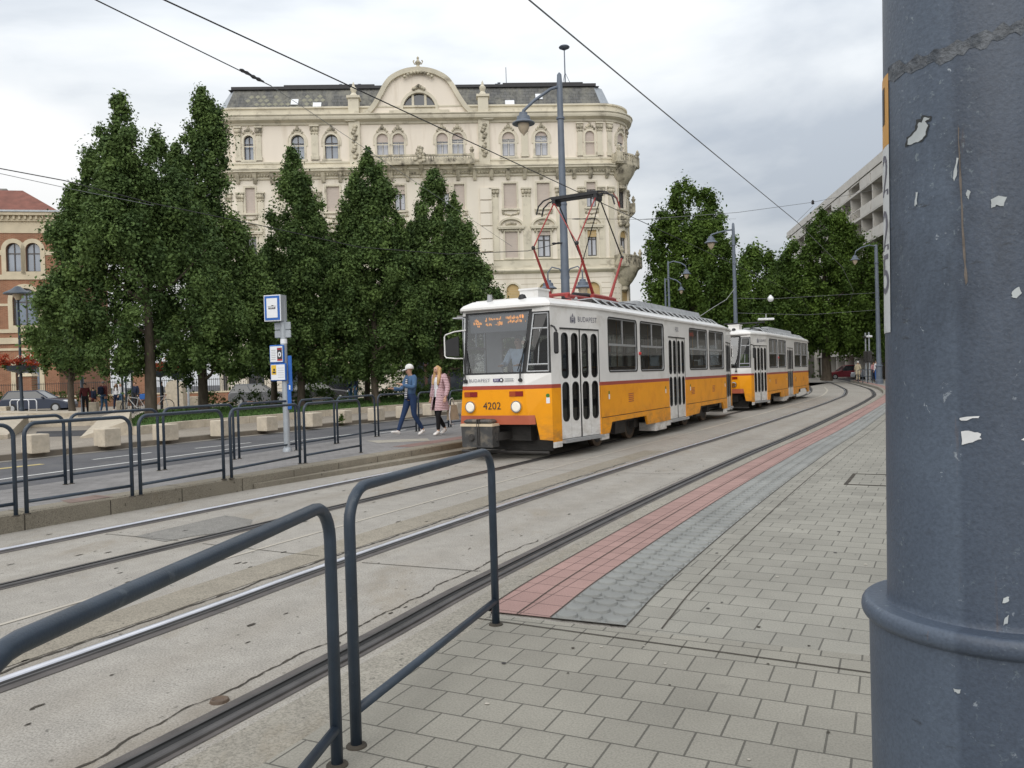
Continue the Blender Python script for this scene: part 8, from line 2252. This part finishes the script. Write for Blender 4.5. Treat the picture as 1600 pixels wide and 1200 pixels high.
shop('brown shop front with a dark fascia under the trees, behind the two men', -9.9, -4.95, (-9.0, -6.6))
shop('brown shop front right of the pale pier, behind the women', -2.9, 4.0)
root = thing('awning', 'cream shop awning left of the two men under the trees', 'awning', (BX, BY, 0), BROT)
mb = MB(); mb.add([(-7.6, -.35, 3.35), (-4.9, -.35, 3.35), (-4.9, -2.1, 2.62), (-7.6, -2.1, 2.62), (-7.6, -2.1, 2.38), (-4.9, -2.1, 2.38), (-7.6, -.35, 3.3), (-4.9, -.35, 3.3)], ((0, 1, 2, 3), (3, 2, 5, 4), (0, 3, 4, 6), (1, 7, 5, 2))); mb.build('canvas', cloth('awning_canvas', (.62, .50, .38)), root, fix=False)
for x in (-7.5, -5.0): mb = MB(); mb.bar((x, -.3, 2.4), (x, -2.05, 2.5), .025, 5); mb.build('arm', M['iron'], root)
root = thing('pale_kiosk', 'pale pinkish panelled kiosk behind the two men', 'kiosk', (BX - 1.9, BY - 4.0, 0), BROT)
mb = MB(); mb.bevbox(-1.35, 1.35, -.6, .6, .0, 2.75, .03)
mb.build('cabin', M['pink_wall'], root)
for k in range(3): mb = MB(); mb.box(-1.3, 1.3, -.606, -.59, .62 + k * .62, .65 + k * .62); mb.build('groove', M['sash'], root)
mb = MB(); mb.box(-1.5, 1.5, -.75, .75, 2.75, 2.95); mb.build('roof', M['trim'], root)
# far end: wall with pillars, traffic lights, railing
root = thing('street_wall', 'dark grey pillared wall at the end of the street', 'wall', (20, 108, 0), R(-2))
mb = MB(); mb.box(0, 60, 0, .5, 0, 5.5); mb.build('backing', mat('dark_grey_wall', (.13, .12, .11), .85, .2, .5), root)  # one even dark grey behind the paler pillars
for k in range(12): mb = MB(); mb.box(13 + k * 1.9, 13.5 + k * 1.9, -.35, -.01, 0, 4.2); mb.build('pillar', M['panel_grey'], root)
for l_, px, Y_, top in (('left one of the two thin grey signal poles at the end of the right platform', 1352, 64, 520), ('right one of the two thin signal poles, with a white cap lamp', 1357.5, 63, 519)):
    c_ = atY(px, top, Y_); root = thing('traffic_light', l_, 'traffic light', (c_.x, Y_, .12)); mb = MB(); mb.bar((0, 0, 0), (0, 0, c_.z - .12), .06, 8); mb.build('pole', M['zinc'], root)
    mb = MB(); mb.bevbox(-.16, .16, -.18, .12, 1.6, 2.5, .04); mb.build('signal_head', M['iron'], root)
    mb = MB(); mb.bevbox(-.2, .2, -.2, .1, 3.55, 3.72, .03); mb.build('bracket_lamp', M['sign_white'] if 'white' in l_ else M['iron'], root)
a_, c_ = at(1341, 598.5, pz), at(1363, 598.5, pz)
root = thing('platform_railing', 'low dark railing at the end of the right platform', 'railing', a_)
mb = MB(); v_ = c_ - a_
for k in range(4): mb.bar(v_ * k / 3, v_ * k / 3 + Vector((0, 0, 1.0)), .03, 6)
mb.bar((0, 0, 1.0), v_ + Vector((0, 0, 1.0)), .03, 6); mb.bar((0, 0, .5), v_ + Vector((0, 0, .5)), .022, 6); mb.build('bars', M['railing'], root)
